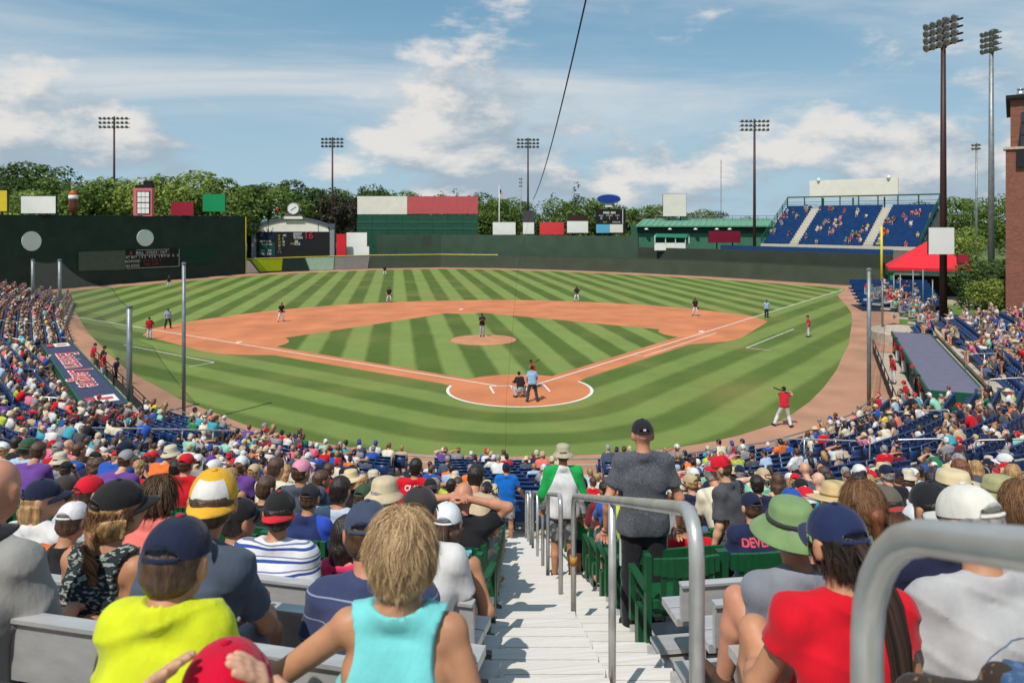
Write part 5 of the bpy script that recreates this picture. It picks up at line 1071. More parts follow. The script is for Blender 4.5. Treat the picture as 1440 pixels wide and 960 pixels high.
def torso(j, f=0.0, fat=1.0, fem=False):
    p, c, w = j['pel'], j['chest'], j['w']; o = lambda x, q: q + A3(x, 0, 0); m = (p + c) / 2; wr = .108 * fat - (.012 if fem else 0)
    P = [rc(o(-.075, p), o(.075, p), .112 * fat + f), rc(o(-.05 * fat, m), o(.05 * fat, m), wr + f), rc(o(-.085 * w, c), o(.085 * w, c), .105 * (1 + (fat - 1) * .6) + f), rc(o(-.06, p), o(-.075 * w, c), wr + .003 + f), rc(o(.06, p), o(.075 * w, c), wr + .003 + f), rc(o(-.02, p), o(.02, c), wr + .008 + f)]
    for s in 'LR': S = j['sh' + s]; P += [rc(c + (S - c) * .25 + A3(0, 0, .03), S, .085 + f, .060 + f), rc(j['neck'] + A3(0, -.012, -.02), S + A3(0, 0, .012), .052 + f * .6, .046 + f)]
    return P
def headp(j):
    h, M = j['head'], j['HR']; T = lambda x, y, z: h + M @ A3(x, y, z)
    P = [el(T(0, -.008, .022), (.076, .096, .094), M), el(T(0, .03, -.045), (.058, .066, .072), M), el(T(0, .062, -.085), (.03, .028, .022), M), rc(T(0, .093, .0), T(0, .112, -.033), .008, .014), rc(T(-.03, .082, .018), T(.03, .082, .018), .012), rc(T(-.018, .092, -.062), T(.018, .092, -.062), .0085)]
    for s in (-1, 1): P += [el(T(s * .080, -.008, -.012), (.012, .020, .032), M), rc(T(s * .078, -.016, -.03), T(s * .082, -.02, .012), .009)]
    P.append(rc(j['neck'] - A3(0, 0, .05), h + M @ A3(0, -.018, -.05), .056, .052)); return P
def arms_p(j, f=0.0, t1=1.0, part='both'):
    P = []
    for s in 'LR': P += [rc(j['sh' + s], j['el' + s], .047 + f, .038 + f), rc(j['el' + s], j['el' + s] + (j['wr' + s] - j['el' + s]) * .35, .040 + f, .041 + f), rc(j['el' + s] + (j['wr' + s] - j['el' + s]) * .3, j['wr' + s], .040 + f, .027 + f)]
    return P
def legs_p(j):
    P = []
    for s in 'LR': H, K, A_, T_ = j['hip' + s], j['kn' + s], j['an' + s], j['to' + s]; m = K + (A_ - K) * .32; P += [rc(H, K, .082, .056), rc(K, m + A3(0, -.012, 0), .052, .055), rc(m + A3(0, -.012, 0), A_, .055, .036), rc(A_ + A3(0, -.03, -.03), T_, .040, .030)]
    return P
def mk(name, PF, smooth=True): return npmesh(name, PF[0], PF[1], smooth)
def body_mesh(j, h, hk=('relax', 'relax'), hh=.006, fat=1.0, fem=False):
    V, F = grow(torso(j, -.012, fat, fem) + headp(j) + arms_p(j) + legs_p(j), h, .022); Vs, Fs, n = [V], [F], len(V)
    for i, s in enumerate('LR'):
        HV, HF = hand(hk[i], hh); d = j['wr' + s] - j['el' + s]; M = frame_to(d, A3(0, 0, 1) if abs(d[2]) < .8 * np.linalg.norm(d) else A3(0, 1, 0) if d[2] < 0 else A3(0, -1, 0)); X = HV.copy()
        if s == 'L': X[:, 0] *= -1
        Q = X @ M.T + j['wr' + s]; Vs.append(Q); Fs.append((HF if s == 'R' else HF[:, ::-1]) + n); n += len(Q)
    return np.concatenate(Vs), np.concatenate(Fs)
def shirt_mesh(j, h, kind='tee', seed=0, fat=1.0, fem=False, amp=.005, hem=None):
    f = .016; P = torso(j, f if kind != 'tank' else .009, fat, fem); cuts = []; zp = j['zp']; stand = j['kind'] != 'sit'
    hemz = hem if hem is not None else (zp - .02 if not stand else zp - .10)
    if stand: p = j['pel'] - A3(0, 0, .07); P.append(rc(p - A3(.08, 0, 0), p + A3(.08, 0, 0), .122 * fat + f))
    if kind != 'tank':
        t = {'tee': .66, 'loose': .82, 'long': 1.0, 'cap': .4}[kind]
        for s in 'LR':
            S, E, Wr = j['sh' + s], j['el' + s], j['wr' + s]; e_ = S + (E - S) * t; P.append(rc(S, e_ + (E - S) * .06, .060 + f * .5, .056 + f * .6))
            if kind == 'long': P.append(rc(E, Wr, .058, .042))
            else: cuts.append((S, e_, (E - S) / np.linalg.norm(E - S)))
    def cut(g):
        D = hemz - g[:, 2] if kind != 'tank' or stand else (hemz - g[:, 2])
        for S, e_, d in cuts:
            near = np.linalg.norm(g - e_, axis=1) < .15; q = (g - e_) @ d; D = np.where(near & (np.linalg.norm(np.cross(g - e_, d), axis=1) < .1), np.maximum(D, q), D)
        nk = j['neck']; ring = np.linalg.norm((g - (nk + A3(0, .012, .045))) / A3(1.0, 1.15, .8), axis=1); D = np.maximum(D, (.070 if kind != 'tank' else .098) - ring)
        if kind == 'tank':
            for s, sg in (('L', -1), ('R', 1)):
                S = j['sh' + s]; q = g - (S + A3(sg * .035, 0, -.03)); D = np.maximum(D, .088 - np.sqrt((q[:, 0] * 1.15) ** 2 + (q[:, 2] * .68) ** 2))
        return D
    return grow(P, h, .03, cut, folds(seed, amp))
def shorts_mesh(j, h, kind='shorts', seed=0, fat=1.0):
    p = j['pel']; f = .018; P = [rc(p - A3(.075, 0, .005), p + A3(.075, 0, -.005), .116 * fat + f - .004), rc(p + A3(-.06, 0, .08), p + A3(.06, 0, .08), .104 * fat + f - .006)]; cuts = []
    for s in 'LR':
        H, K, A_ = j['hip' + s], j['kn' + s], j['an' + s]; t = {'shorts': .84, 'short': .48, 'pants': 1.0}[kind]; e_ = H + (K - H) * t
        P.append(rc(H, e_ + (K - H) * (.05 if kind != 'pants' else 0), .088 + f, (.080 if kind != 'pants' else .066) + f * .7))
        if kind == 'pants': P += [rc(K, K + (A_ - K) * .4 + A3(0, -.01, 0), .080, .080), rc(K + (A_ - K) * .4 + A3(0, -.01, 0), A_ + A3(0, 0, .02), .080, .064)]; cuts.append((A_ + A3(0, 0, .0), (A_ - K) / np.linalg.norm(A_ - K)))
        else: cuts.append((e_, (K - H) / np.linalg.norm(K - H)))
    top = j['zp'] + (.11 if j['kind'] == 'sit' else .03)
    def cut(g):
        D = g[:, 2] - top
        for e_, d in cuts:
            q = (g - e_) @ d; near = np.linalg.norm(np.cross(g - e_, d), axis=1) < .13; D = np.where(near & (np.abs(q) < .25), np.maximum(D, q), D)
        return D
    return grow(P, h, .025, cut, folds(seed + 5, .004))
def shoe_mesh(j, h, s):
    A_, T_ = j['an' + s], j['to' + s]; d = T_ - A_; d = d / np.linalg.norm(d)
    return grow([rc(A_ + A3(0, -.02, -.035) - d * .02, T_ + d * .02, .047, .042), rc(A_ - d * .045 + A3(0, 0, -.045), T_ + d * .03 + A3(0, 0, -.01), .038, .034), rc(A_, A_ + A3(0, 0, .02), .048, .046)], h, .015)
# headwear lives in the frame of the head (origin at its centre, +Y forward)
def cap_mesh(arch=True, n=28, panels=True):
    mb = MB(); R0 = (.090, .108, .098); zc = .028; rowsN = 8
    for i in range(rowsN + 1):
        th = (math.pi / 2) * i / rowsN
        for jn in range(n):
            a = 2 * math.pi * jn / n; rr = math.cos(th) ** .85; seam = 1 - .012 * max(0, 1 - abs(((jn * 6 / n) % 1) - .0) * 5) * (1 if panels and 0 < i < rowsN else 0); z = zc + R0[2] * math.sin(th) ** 1.05
            if i == 0 and arch: b = abs(((a + math.pi / 2 + math.pi) % (2 * math.pi)) - math.pi); z += .048 * max(0, 1 - (b / .62) ** 2) ** .6
            mb.v.append((R0[0] * rr * math.cos(a) * seam, R0[1] * rr * math.sin(a) * seam - .004, z))
    for i in range(rowsN):
        for jn in range(n): a, b = i * n + jn, i * n + (jn + 1) % n; mb.f.append((a, b, b + n, a + n)); mb.m.append(0)
    return mb
def brim_mesh():
    mb = MB(); n = 16; K = 4
    for top in (0, 1):
        for k in range(K + 1):
            for i in range(n + 1):
                a = R(-68 + 136 * i / n) + math.pi / 2; r_ = 1 + (.70 * k / K) * math.cos((i / n - .5) * math.pi) ** .55; x = .0895 * math.cos(a) * (1 + .10 * k / K); y = .107 * math.sin(a) * r_; z = .030 - .030 * (x / .09) ** 2 - .012 * k / K + (.004 if top else 0); mb.v.append((x, y - .004, z))
    o = (K + 1) * (n + 1)
    for k in range(K):
        for i in range(n): q = k * (n + 1) + i; mb.f += [(q, q + n + 1, q + n + 2, q + 1), (o + q, o + q + 1, o + q + n + 2, o + q + n + 1)]; mb.m += [0, 0]
    for i in range(n): q = K * (n + 1) + i; mb.f.append((q, o + q, o + q + 1, q + 1)); mb.m.append(0)
    return mb
CAP = cap_mesh().mesh('crown', [], True); CAPC = cap_mesh(False).mesh('crown', [], True); BRIM = brim_mesh().mesh('brim', [], True)
mb = MB(); mb.lathe([(.012, .0), (.011, .006), (.001, .009)], (0, -.004, .125), 10); BUTTON = mb.mesh('button', [], True)
mb = MB(); mb.tube([(.089 * math.cos(a) , .108 * math.sin(a) - .006, .033) for a in [R(-125 + 70 * i / 8) for i in range(9)]], .007, 6); STRAP = mb.mesh('strap', [], True)
def ring_hat(crown, brim, nm, wav=0.0, n=32):
    mb = MB()
    for i, (r_, z) in enumerate(crown + brim):
        for k in range(n): a = 2 * math.pi * k / n; zz = z + (wav * math.sin(a * 2 + .6) + wav * .5 * math.sin(a * 3)) * max(0, (r_ - .1) / .1); mb.v.append((r_ * math.cos(a), r_ * 1.16 * math.sin(a), zz))
    K = len(crown + brim)
    for i in range(K - 1):
        for k in range(n): a, b = i * n + k, i * n + (k + 1) % n; mb.f.append((a, a + n, b + n, b)); mb.m.append(0)
    return mb.mesh(nm, [], True)
BUCKET = ring_hat([(.002, .135), (.05, .133), (.078, .12), (.088, .095), (.092, .04)], [(.096, .034), (.118, .006), (.135, -.012), (.136, -.016), (.116, 0), (.09, .03)], 'bucket_hat', .006)
STRAW = ring_hat([(.002, .128), (.05, .132), (.076, .125), (.085, .1), (.09, .045)], [(.096, .038), (.14, .036), (.185, .026), (.186, .022), (.14, .03), (.09, .038)], 'straw_hat', .018)
BOONIE = ring_hat([(.002, .130), (.055, .130), (.078, .12), (.087, .1), (.092, .045)], [(.098, .038), (.135, .022), (.165, -.004), (.166, -.008), (.135, .016), (.09, .035)], 'boonie_hat', .014)
mb = MB(); mb.tube([(.0935 * math.cos(a), .1085 * math.sin(a), .058) for a in [2 * math.pi * i / 24 for i in range(25)]], .009, 6); HATBAND = mb.mesh('hat_band', [], True)
def hair_prims(kind):
    P = [el((0, -.012, .028), (.086, .106, .100)), el((0, -.05, -.03), (.074, .06, .065))]
    if kind == 'long': P += [el((0, -.055, -.06), (.088, .065, .12)), rc((-.075, .0, .0), (-.08, -.03, -.15), .03, .02), rc((.075, .0, .0), (.08, -.03, -.15), .03, .02), rc((0, -.07, -.08), (0, -.085, -.22), .07, .045)]
    if kind == 'bob': P += [el((0, -.045, -.045), (.094, .075, .095)), rc((-.085, .01, .0), (-.085, .0, -.09), .028, .02), rc((.085, .01, .0), (.085, .0, -.09), .028, .02)]
    if kind == 'pony': P += [rc((0, -.10, .02), (0, -.15, -.03), .028, .034), rc((0, -.15, -.03), (0, -.13, -.21), .034, .014)]
    if kind == 'bun': P += [el((0, -.115, .045), (.045, .045, .045))]
    return P
def face_cut(g): return np.maximum(g[:, 1] - .055 + .0 * g[:, 0], -9 + 0 * g[:, 0]) - np.clip((g[:, 2] - .06) * 1.2, 0, .06)
HAIR = {k: mk('hair', grow(hair_prims(k), .010, .02, lambda g: np.maximum(g[:, 1] - (.03 + np.clip((g[:, 2] - .03) * 1.3, -.03, .07)), -.115 - g[:, 2] if k == 'short' else -9 + 0 * g[:, 0]), folds(i + 3, .004, 60))) for i, k in enumerate(('short', 'long', 'bob', 'pony', 'bun'))}
HAIRNAPE = mk('hair', grow([el((0, -.012, .02), (.083, .103, .088)), el((0, -.045, -.03), (.074, .061, .055))], .007, .02, lambda g: np.maximum(np.maximum(g[:, 1] - .012, g[:, 2] - .055), -.072 - g[:, 2]), folds(2, .0025, 70)))
HAIRCAP = {k: mk('hair', grow(hair_prims(k), .010, .02, lambda g: np.maximum(np.maximum(g[:, 1] - (.03 + np.clip((g[:, 2] - .03) * 1.3, -.03, .07)), g[:, 2] - .03 - np.clip(-g[:, 1] - .115, 0, .05)), np.where((g[:, 2] > -.02) & (g[:, 1] > -.112), np.linalg.norm((g - A3(0, -.006, .02)) / A3(.088, .107, .11), axis=1) * .1 - .1, -9)), folds(i + 3, .003, 60))) for i, k in enumerate(('long', 'bob', 'pony', 'bun'))}
# ---- materials of people
def skin_mat(n, r, g, b): return mat('skin_' + n, C(r, g, b, .74), .52, var=.09, scale=9, bump=.08, bscale=180, spec=.35)
SKIN = [skin_mat('fair', 226, 172, 140), skin_mat('tan', 206, 148, 112), skin_mat('ruddy', 218, 152, 122), skin_mat('olive', 186, 128, 94), skin_mat('brown', 124, 82, 60), skin_mat('pale', 234, 188, 160)]
def cloth_mat(n, r, g, b, k=.80):
    nm = 'cloth_' + n
    if nm in _mats: return _mats[nm]
    m = mat(nm, C(r, g, b, k), .88, var=.08, scale=7, bump=.7, bscale=11, spec=.15, stretch=(1, 1, .42)); bs = m.node_tree.nodes['Principled BSDF']; bs.inputs['Sheen Weight'].default_value = .12; return m
def hair_mat(n, r, g, b, col2=None):
    nm = 'hair_' + n
    if nm in _mats: return _mats[nm]
    m = mat(nm, C(r * .75, g * .75, b * .75, .8), .42, var=.2, scale=16, bump=.5, bscale=30, spec=.45, col2=col2 or C(min(255, r * 1.25), min(255, g * 1.25), min(255, b * 1.25), .8), stretch=(3, 3, .5)); return m
HAIRM = {'brown': hair_mat('brown', 86, 62, 46), 'dark': hair_mat('dark', 44, 36, 32), 'blond': hair_mat('blond', 172, 134, 88), 'grey': hair_mat('grey', 150, 144, 138), 'auburn': hair_mat('auburn', 122, 72, 46), 'black': hair_mat('black', 28, 26, 26)}
M_shoe = mat('shoe_dark', C(52, 48, 46), .6); M_shoew = mat('shoe_white', C(208, 206, 202), .6); M_sole = mat('sandal_brown', C(84, 62, 46), .7)
def gear(root, j, kind, m, hairkind='short', hm=None, m2=None, back=False, tilt=0.0, m3=None):
    "headwear and hair as parts of a person, set into the frame of the head"
    Mh = Matrix(j['HR'].tolist()).to_4x4(); Mh.translation = Vector(j['head']); T = Mh.copy()
    if tilt: T = T @ Matrix.Rotation(tilt, 4, 'X')
    def put(nm, me, mm, par=root, MM=T):
        o = link(nm, me, par, mm); o.matrix_local = MM if par is root else Matrix.Identity(4); return o
    if hm is not None and hairkind: put('hair', HAIRNAPE if (hairkind == 'short' and kind in ('cap', 'bucket', 'straw', 'boonie')) else (HAIRCAP if kind in ('cap', 'bucket', 'straw', 'boonie') else HAIR)[hairkind], hm, MM=Mh)
    if kind == 'cap':
        Tc = T @ Matrix.Rotation(math.pi if back else 0, 4, 'Z'); c = put('cap', CAP, m, MM=Tc)
        for nm, me, mm in (('brim', BRIM, m2 or m), ('button', BUTTON, m3 or m2 or m), ('strap', STRAP, m)): o = link(nm, me, c, mm)
    elif kind in ('bucket', 'straw', 'boonie'):
        c = put('hat', {'bucket': BUCKET, 'straw': STRAW, 'boonie': BOONIE}[kind], m)
        if kind != 'bucket': link('hat_band', HATBAND, c, m2 or M_black)
def eyes(root, j, iris=None):
    M = Matrix(j['HR'].tolist())
    for s in (-1, 1):
        mb = MB(); mb.lathe([(.002, -.011), (.008, -.008), (.0115, 0), (.008, .008), (.002, .011)], (0, 0, 0), 8); o = mb.build('eye', mat('eye_dark', C(50, 40, 36), .25, spec=.5), root, True); o.location = Vector(j['head']) + M @ Vector((s * .03, .080, .004))
def build_person(j, h, loc, rz, sc, label, skin, shirt=None, shorts=None, shoe=None, hat=None, hair=('short', 'brown'), group=None, cat='person', hands=('relax', 'relax'), fat=1.0, fem=False, seed=0, amp=.009, hat_kw=None, hem=None, hh=.006, face=True):
    root = link('person', mk('person', body_mesh(j, h, hands, hh, fat, fem)), None, skin); root.location = loc; root.rotation_euler.z = rz; root.scale = (sc,) * 3; tag(root, label, cat, group)
    if shirt: link('shirt', mk('shirt', shirt_mesh(j, h, shirt[0], seed, fat, fem, amp, hem)), root, shirt[1])
    if shorts: link('trousers' if shorts[0] == 'pants' else 'shorts', mk('shorts', shorts_mesh(j, h * 1.15, shorts[0], seed, fat)), root, shorts[1])
    if shoe:
        for s_ in 'LR': link('shoe', mk('shoe', shoe_mesh(j, h, s_)), root, shoe)
    gear(root, j, hat[0] if hat else None, hat[1] if hat else None, hair[0] if hair else None, HAIRM[hair[1]] if hair else None, **(hat_kw or {}))
    if face: eyes(root, j)
    return root
# ------------------------------------------------------------------ the people close to the viewer
def face_rz(u): return -YAW + (-AL if u < 715 else AR)
def place(j, u, vt, d, sc, rz, top=.128):
    P = at_d(u, vt, d); hd = j['head']; o = Matrix.Rotation(rz, 3, 'Z') @ Vector((hd[0], hd[1], 0)) * sc; return Vector((P.x - o.x, P.y - o.y, P.z - (hd[2] + top) * sc))
def stripe_mat(n, c1, c2, per, duty, axis=2, c3=None, k=.8, rotx=0.0):
    m = cloth_mat(n, *c1, k); t = m.node_tree; b = t.nodes['Principled BSDF']; L = t.links.new; src = b.inputs['Base Color'].links[0].from_socket; tc = N(t, 'ShaderNodeTexCoord'); sp = N(t, 'ShaderNodeSeparateXYZ'); L(tc.outputs['Object'], sp.inputs[0])
    mu = N(t, 'ShaderNodeMath', operation='MULTIPLY'); mu.inputs[1].default_value = 1 / per; L(sp.outputs[axis], mu.inputs[0]); fr = N(t, 'ShaderNodeMath', operation='FRACT'); L(mu.outputs[0], fr.inputs[0])
    for lo, hi, cc in [(0, duty, c2)] + ([(duty * 1.8, duty * 2.3, c3)] if c3 else []):
        a = N(t, 'ShaderNodeMath', operation='GREATER_THAN'); a.inputs[1].default_value = lo; L(fr.outputs[0], a.inputs[0]); c = N(t, 'ShaderNodeMath', operation='LESS_THAN'); c.inputs[1].default_value = hi; L(fr.outputs[0], c.inputs[0]); mm = N(t, 'ShaderNodeMath', operation='MULTIPLY'); L(a.outputs[0], mm.inputs[0]); L(c.outputs[0], mm.inputs[1]); mx = N(t, 'ShaderNodeMix', data_type='RGBA'); L(mm.outputs[0], mx.inputs[0]); L(src, mx.inputs[6]); mx.inputs[7].default_value = (*C(*cc, k), 1); src = mx.outputs[2]
    L(src, b.inputs['Base Color']); return m
def side_mat(n, c1, c2, x0, k=.8):
    m = cloth_mat(n, *c1, k); t = m.node_tree; b = t.nodes['Principled BSDF']; L = t.links.new; src = b.inputs['Base Color'].links[0].from_socket; tc = N(t, 'ShaderNodeTexCoord'); sp = N(t, 'ShaderNodeSeparateXYZ'); L(tc.outputs['Object'], sp.inputs[0]); ab = N(t, 'ShaderNodeMath', operation='ABSOLUTE'); L(sp.outputs[0], ab.inputs[0])
    sl = N(t, 'ShaderNodeMath', operation='MULTIPLY'); sl.inputs[1].default_value = .45; L(sp.outputs[2], sl.inputs[0]); ad = N(t, 'ShaderNodeMath', operation='ADD'); L(ab.outputs[0], ad.inputs[0]); L(sl.outputs[0], ad.inputs[1]); g = N(t, 'ShaderNodeMath', operation='GREATER_THAN'); g.inputs[1].default_value = x0; L(ad.outputs[0], g.inputs[0]); mx = N(t, 'ShaderNodeMix', data_type='RGBA'); L(g.outputs[0], mx.inputs[0]); L(src, mx.inputs[6]); mx.inputs[7].default_value = (*C(*c2, k), 1); L(mx.outputs[2], b.inputs['Base Color']); return m
def blotch_mat(n, c1, c2, sc=60, lo=.5, k=.8, stretch=None):
    m = cloth_mat(n, *c1, k); t = m.node_tree; b = t.nodes['Principled BSDF']; L = t.links.new; src = b.inputs['Base Color'].links[0].from_socket; tc = N(t, 'ShaderNodeTexCoord'); mp = N(t, 'ShaderNodeMapping'); mp.inputs['Scale'].default_value = stretch or (1, 1, 1); L(tc.outputs['Object'], mp.inputs[0]); nz = N(t, 'ShaderNodeTexNoise'); nz.inputs['Scale'].default_value = sc; nz.inputs['Detail'].default_value = 3; L(mp.outputs[0], nz.inputs['Vector']); mr = N(t, 'ShaderNodeMapRange'); mr.inputs[1].default_value = lo; mr.inputs[2].default_value = lo + .06; L(nz.outputs['Fac'], mr.inputs[0]); mx = N(t, 'ShaderNodeMix', data_type='RGBA'); L(mr.outputs[0], mx.inputs[0]); L(src, mx.inputs[6]); mx.inputs[7].default_value = (*C(*c2, k), 1); L(mx.outputs[2], b.inputs['Base Color']); return m
K = cloth_mat
c_navy, c_slate, c_white, c_black, c_red, c_grey = K('navy', 40, 44, 72), K('slate', 78, 88, 104), K('white', 226, 224, 222), K('black', 38, 38, 42), K('red', 206, 28, 42), K('grey', 148, 148, 152)
from mathutils.bvhtree import BVHTree
def print_text(root, s, x, z, size, m, part='shirt', bold=.0, sx=1.0, y0=-.6):
    sh = [c for c in root.children if c.name.split('.')[0] == part][0]; bv = BVHTree.FromPolygons([v.co for v in sh.data.vertices], [p.vertices[:] for p in sh.data.polygons])
    cu = bpy.data.curves.new('print', 'FONT'); cu.body = s; cu.size = size; cu.align_x = 'CENTER'; cu.align_y = 'CENTER'; cu.offset = bold; cu.resolution_u = 3; t_ = bpy.data.objects.new('t', cu); me = bpy.data.meshes.new_from_object(t_); bpy.data.objects.remove(t_)
    bm = bmesh.new(); bm.from_mesh(me); bmesh.ops.triangulate(bm, faces=bm.faces); bmesh.ops.subdivide_edges(bm, edges=[e_ for e_ in bm.edges if e_.calc_length() > .02], cuts=2, use_grid_fill=True)
    for v in bm.verts:
        hit = bv.ray_cast(Vector((x + v.co.x * sx, y0, z + v.co.y)), Vector((0, 1, 0))); v.co = (hit[0] + Vector((0, -.004, 0))) if hit[0] else Vector((x + v.co.x * sx, -.15, z + v.co.y))
    bm.to_mesh(me); bm.free(); me.materials.clear(); me.materials.append(m); o = bpy.data.objects.new('printed_lettering', me); COL.objects.link(o); o.parent = root; return o
def locks(root, j, n, seed, col, length=(.10, .2), width=.0028, wave=.010, zmin=-.04, flick=.5, name='hair_locks', ymax=.045, grav=.45, R0=(.092, .112, .104), zmax=9.0, clump=16):
    "fine strands gathered in clumps that follow the head and fall"
    rng = np.random.default_rng(seed); Rr = np.array(R0); c0 = A3(0, -.012, .026); K_ = 7; Vv, Ff, off = [], [], 0
    for q in range(max(1, n // clump)):
        while True:
            dv = rng.normal(size=3); dv /= np.linalg.norm(dv); p = c0 + dv * Rr
            if zmax > p[2] > zmin and p[1] < ymax + max(0, p[2] - .06) * .7: break
        L_ = rng.uniform(*length); st = L_ / K_; nrm = dv / Rr; nrm /= np.linalg.norm(nrm); d = np.cross(np.cross(nrm, A3(rng.normal() * .22, -.3 + rng.normal() * .2, -1)), nrm); d /= np.linalg.norm(d); d = d + nrm * .12; pts = []; ph = rng.uniform(0, 6.28); sd = np.cross(nrm, d); cur = rng.uniform(-1, 1)
        for i in range(K_ + 1):
            pts.append(p + sd * math.sin(i * .9 + ph) * wave * (i / K_)); d = d / np.linalg.norm(d); p = p + d * st; d = d + A3(0, 0, -grav) * (.35 if i < 5 else .1) + sd * cur * .05; q_ = (p - c0) / Rr; l_ = np.linalg.norm(q_)
            if l_ < 1.01: p = c0 + q_ / l_ * Rr * 1.01
            elif i > 4 and flick: d = d + (p - c0) * A3(1, 1, 0) * flick * 2.0
        P = np.array(pts); T = np.gradient(P, axis=0); T /= np.linalg.norm(T, axis=1)[:, None]; NN = (P - c0) / Rr; NN /= np.linalg.norm(NN, axis=1)[:, None]; S = np.cross(NN, T); S /= np.maximum(1e-6, np.linalg.norm(S, axis=1))[:, None]; t = np.linspace(0, 1, K_ + 1)[:, None]
        for s_ in range(clump):
            a, b = rng.normal() * .012, abs(rng.normal()) * .005; g = P + S * a * (1 - .62 * t) + NN * b * (1 - .4 * t) + rng.normal(size=(1, 3)) * .004 * t; w = width * rng.uniform(.6, 1.2) * (1 - .75 * t ** 2); tw = rng.uniform(-.8, .8); A_ = S * math.cos(tw) + NN * math.sin(tw); Vv.append(np.stack([g - A_ * w / 2, g + A_ * w / 2], 1).reshape(-1, 3)); k = off + 2 * np.arange(K_); Ff.append(np.stack([k, k + 1, k + 3, k + 2], 1)); off += 2 * (K_ + 1)
    o = link(name, npmesh(name, np.concatenate(Vv), np.concatenate(Ff), True), root, col); Mh = Matrix(j['HR'].tolist()).to_4x4(); Mh.translation = Vector(j['head']); o.matrix_local = Mh; tag(o, kind='stuff'); return o
def streak_hair(n, c1, c2, rough=.55):
    m = bpy.data.materials.new('hairlock_' + n); m.use_nodes = True; t = m.node_tree; b = t.nodes['Principled BSDF']; L = t.links.new; ge = N(t, 'ShaderNodeNewGeometry'); mx = N(t, 'ShaderNodeMix', data_type='RGBA'); mx.inputs[6].default_value = (*C(*c1, .85), 1); mx.inputs[7].default_value = (*C(*c2, .85), 1); L(ge.outputs['Random Per Island'], mx.inputs[0]); L(mx.outputs[2], b.inputs['Base Color']); b.inputs['Roughness'].default_value = rough; b.inputs['Specular IOR Level'].default_value = .28; return m
HK_blond, HK_brown, HK_dark, HK_aub = streak_hair('blond', (118, 82, 48), (244, 208, 158)), streak_hair('brown', (58, 42, 32), (124, 92, 66)), streak_hair('dark', (32, 26, 24), (78, 60, 50)), streak_hair('auburn', (84, 56, 40), (160, 116, 78))
def tail(root, j, pts, rad, col, name='ponytail', n=60, seed=1, braid=False):
    "bundle of locks along a path in head space"
    rng = np.random.default_rng(seed); mb = MB(); P = [np.array(p, float) for p in pts]
    for q in range(n):
        a = rng.uniform(0, 6.28); rr = rng.uniform(.3, 1); path = []
        for i, p in enumerate(P):
            r_ = rad[i] * rr; aa = a + (i * (2.2 if braid else .25)) ; path.append(p + A3(math.cos(aa) * r_, math.sin(aa) * r_, 0))
        mb.tube(path, [max(.0015, rad[i] * .22) for i in range(len(P))], 4)
    o = link(name, mb.mesh(name, [], True), root, col); Mh = Matrix(j['HR'].tolist()).to_4x4(); Mh.translation = Vector(j['head']); o.matrix_local = Mh; tag(o, kind='stuff'); return o
HERO = []                       # (u, v, d) of the placed people, so the crowd leaves them room
def hero(u, vt, d, j, label, skin, sc=1.0, rz=None, top=.128, h=.013, **kw):
    rz = face_rz(u) if rz is None else rz; HERO.append((u, d)); return build_person(j, h, place(j, u, vt, d, sc, rz, top), rz, sc, label, SKIN[skin], **kw)
G_UP = 'spectators in the upper section'
# woman with blond hair
j = pose(lean=.03, arms=(((-.40, .06, .80), (-.60, .24, .70)), ((.255, -.01, .74), (.22, .2, .62))), head=(.05, -.1, 0), w=.90)
o = hero(566, 716, 2.12, j, 'woman with layered blond hair in a turquoise tank top, nearest left of stairs', 1, .90, rz=-YAW - .10, h=.010, shirt=('tank', K('turquoise', 124, 214, 214)), shorts=('shorts', K('aqua', 70, 190, 196)), hair=('bob', 'blond'), fat=1.10, fem=True, seed=3, group=G_UP, amp=.007)
locks(o, j, 15000, 4, HK_blond, (.05, .11), .0017, wave=.008, zmin=-.10, ymax=.06, R0=(.093, .111, .106), flick=.12, grav=.5)
# boy in lime shirt
j = pose(lean=.05, arms=('lap', 'lap'), head=(-.05, -.16, 0), w=.62, J={'head': (0, .10, 1.165)})
o = hero(249, 727, 1.92, j, 'boy in a bright lime shirt and navy cap', 1, .90, rz=-YAW - .02, h=.011, shirt=('loose', K('lime', 214, 222, 38)), shorts=('shorts', c_slate), hat=('cap', K('cap_navy', 34, 40, 64)), hat_kw={'m3': K('button_red', 190, 40, 60)}, hair=('short', 'brown'), seed=5, group=G_UP, amp=.011)
# child in red cap at the bottom edge, hands on the cap
j = pose(lean=.04, arms=(((-.27, .08, 1.12), (-.155, .03, 1.255)), ((.27, .08, 1.12), (.155, .03, 1.255))), head=(0, -.05, 0), w=.85)
o = hero(316, 903, 1.42, j, 'child in a plain red cap with both hands raised to it, bottom edge', 0, .86, rz=-YAW, h=.011, shirt=('tee', c_white), shorts=('shorts', c_navy), hat=('cap', K('cap_crimson', 206, 10, 52)), hair=('short', 'brown'), hands=('flat', 'flat'), seed=6, group=G_UP)
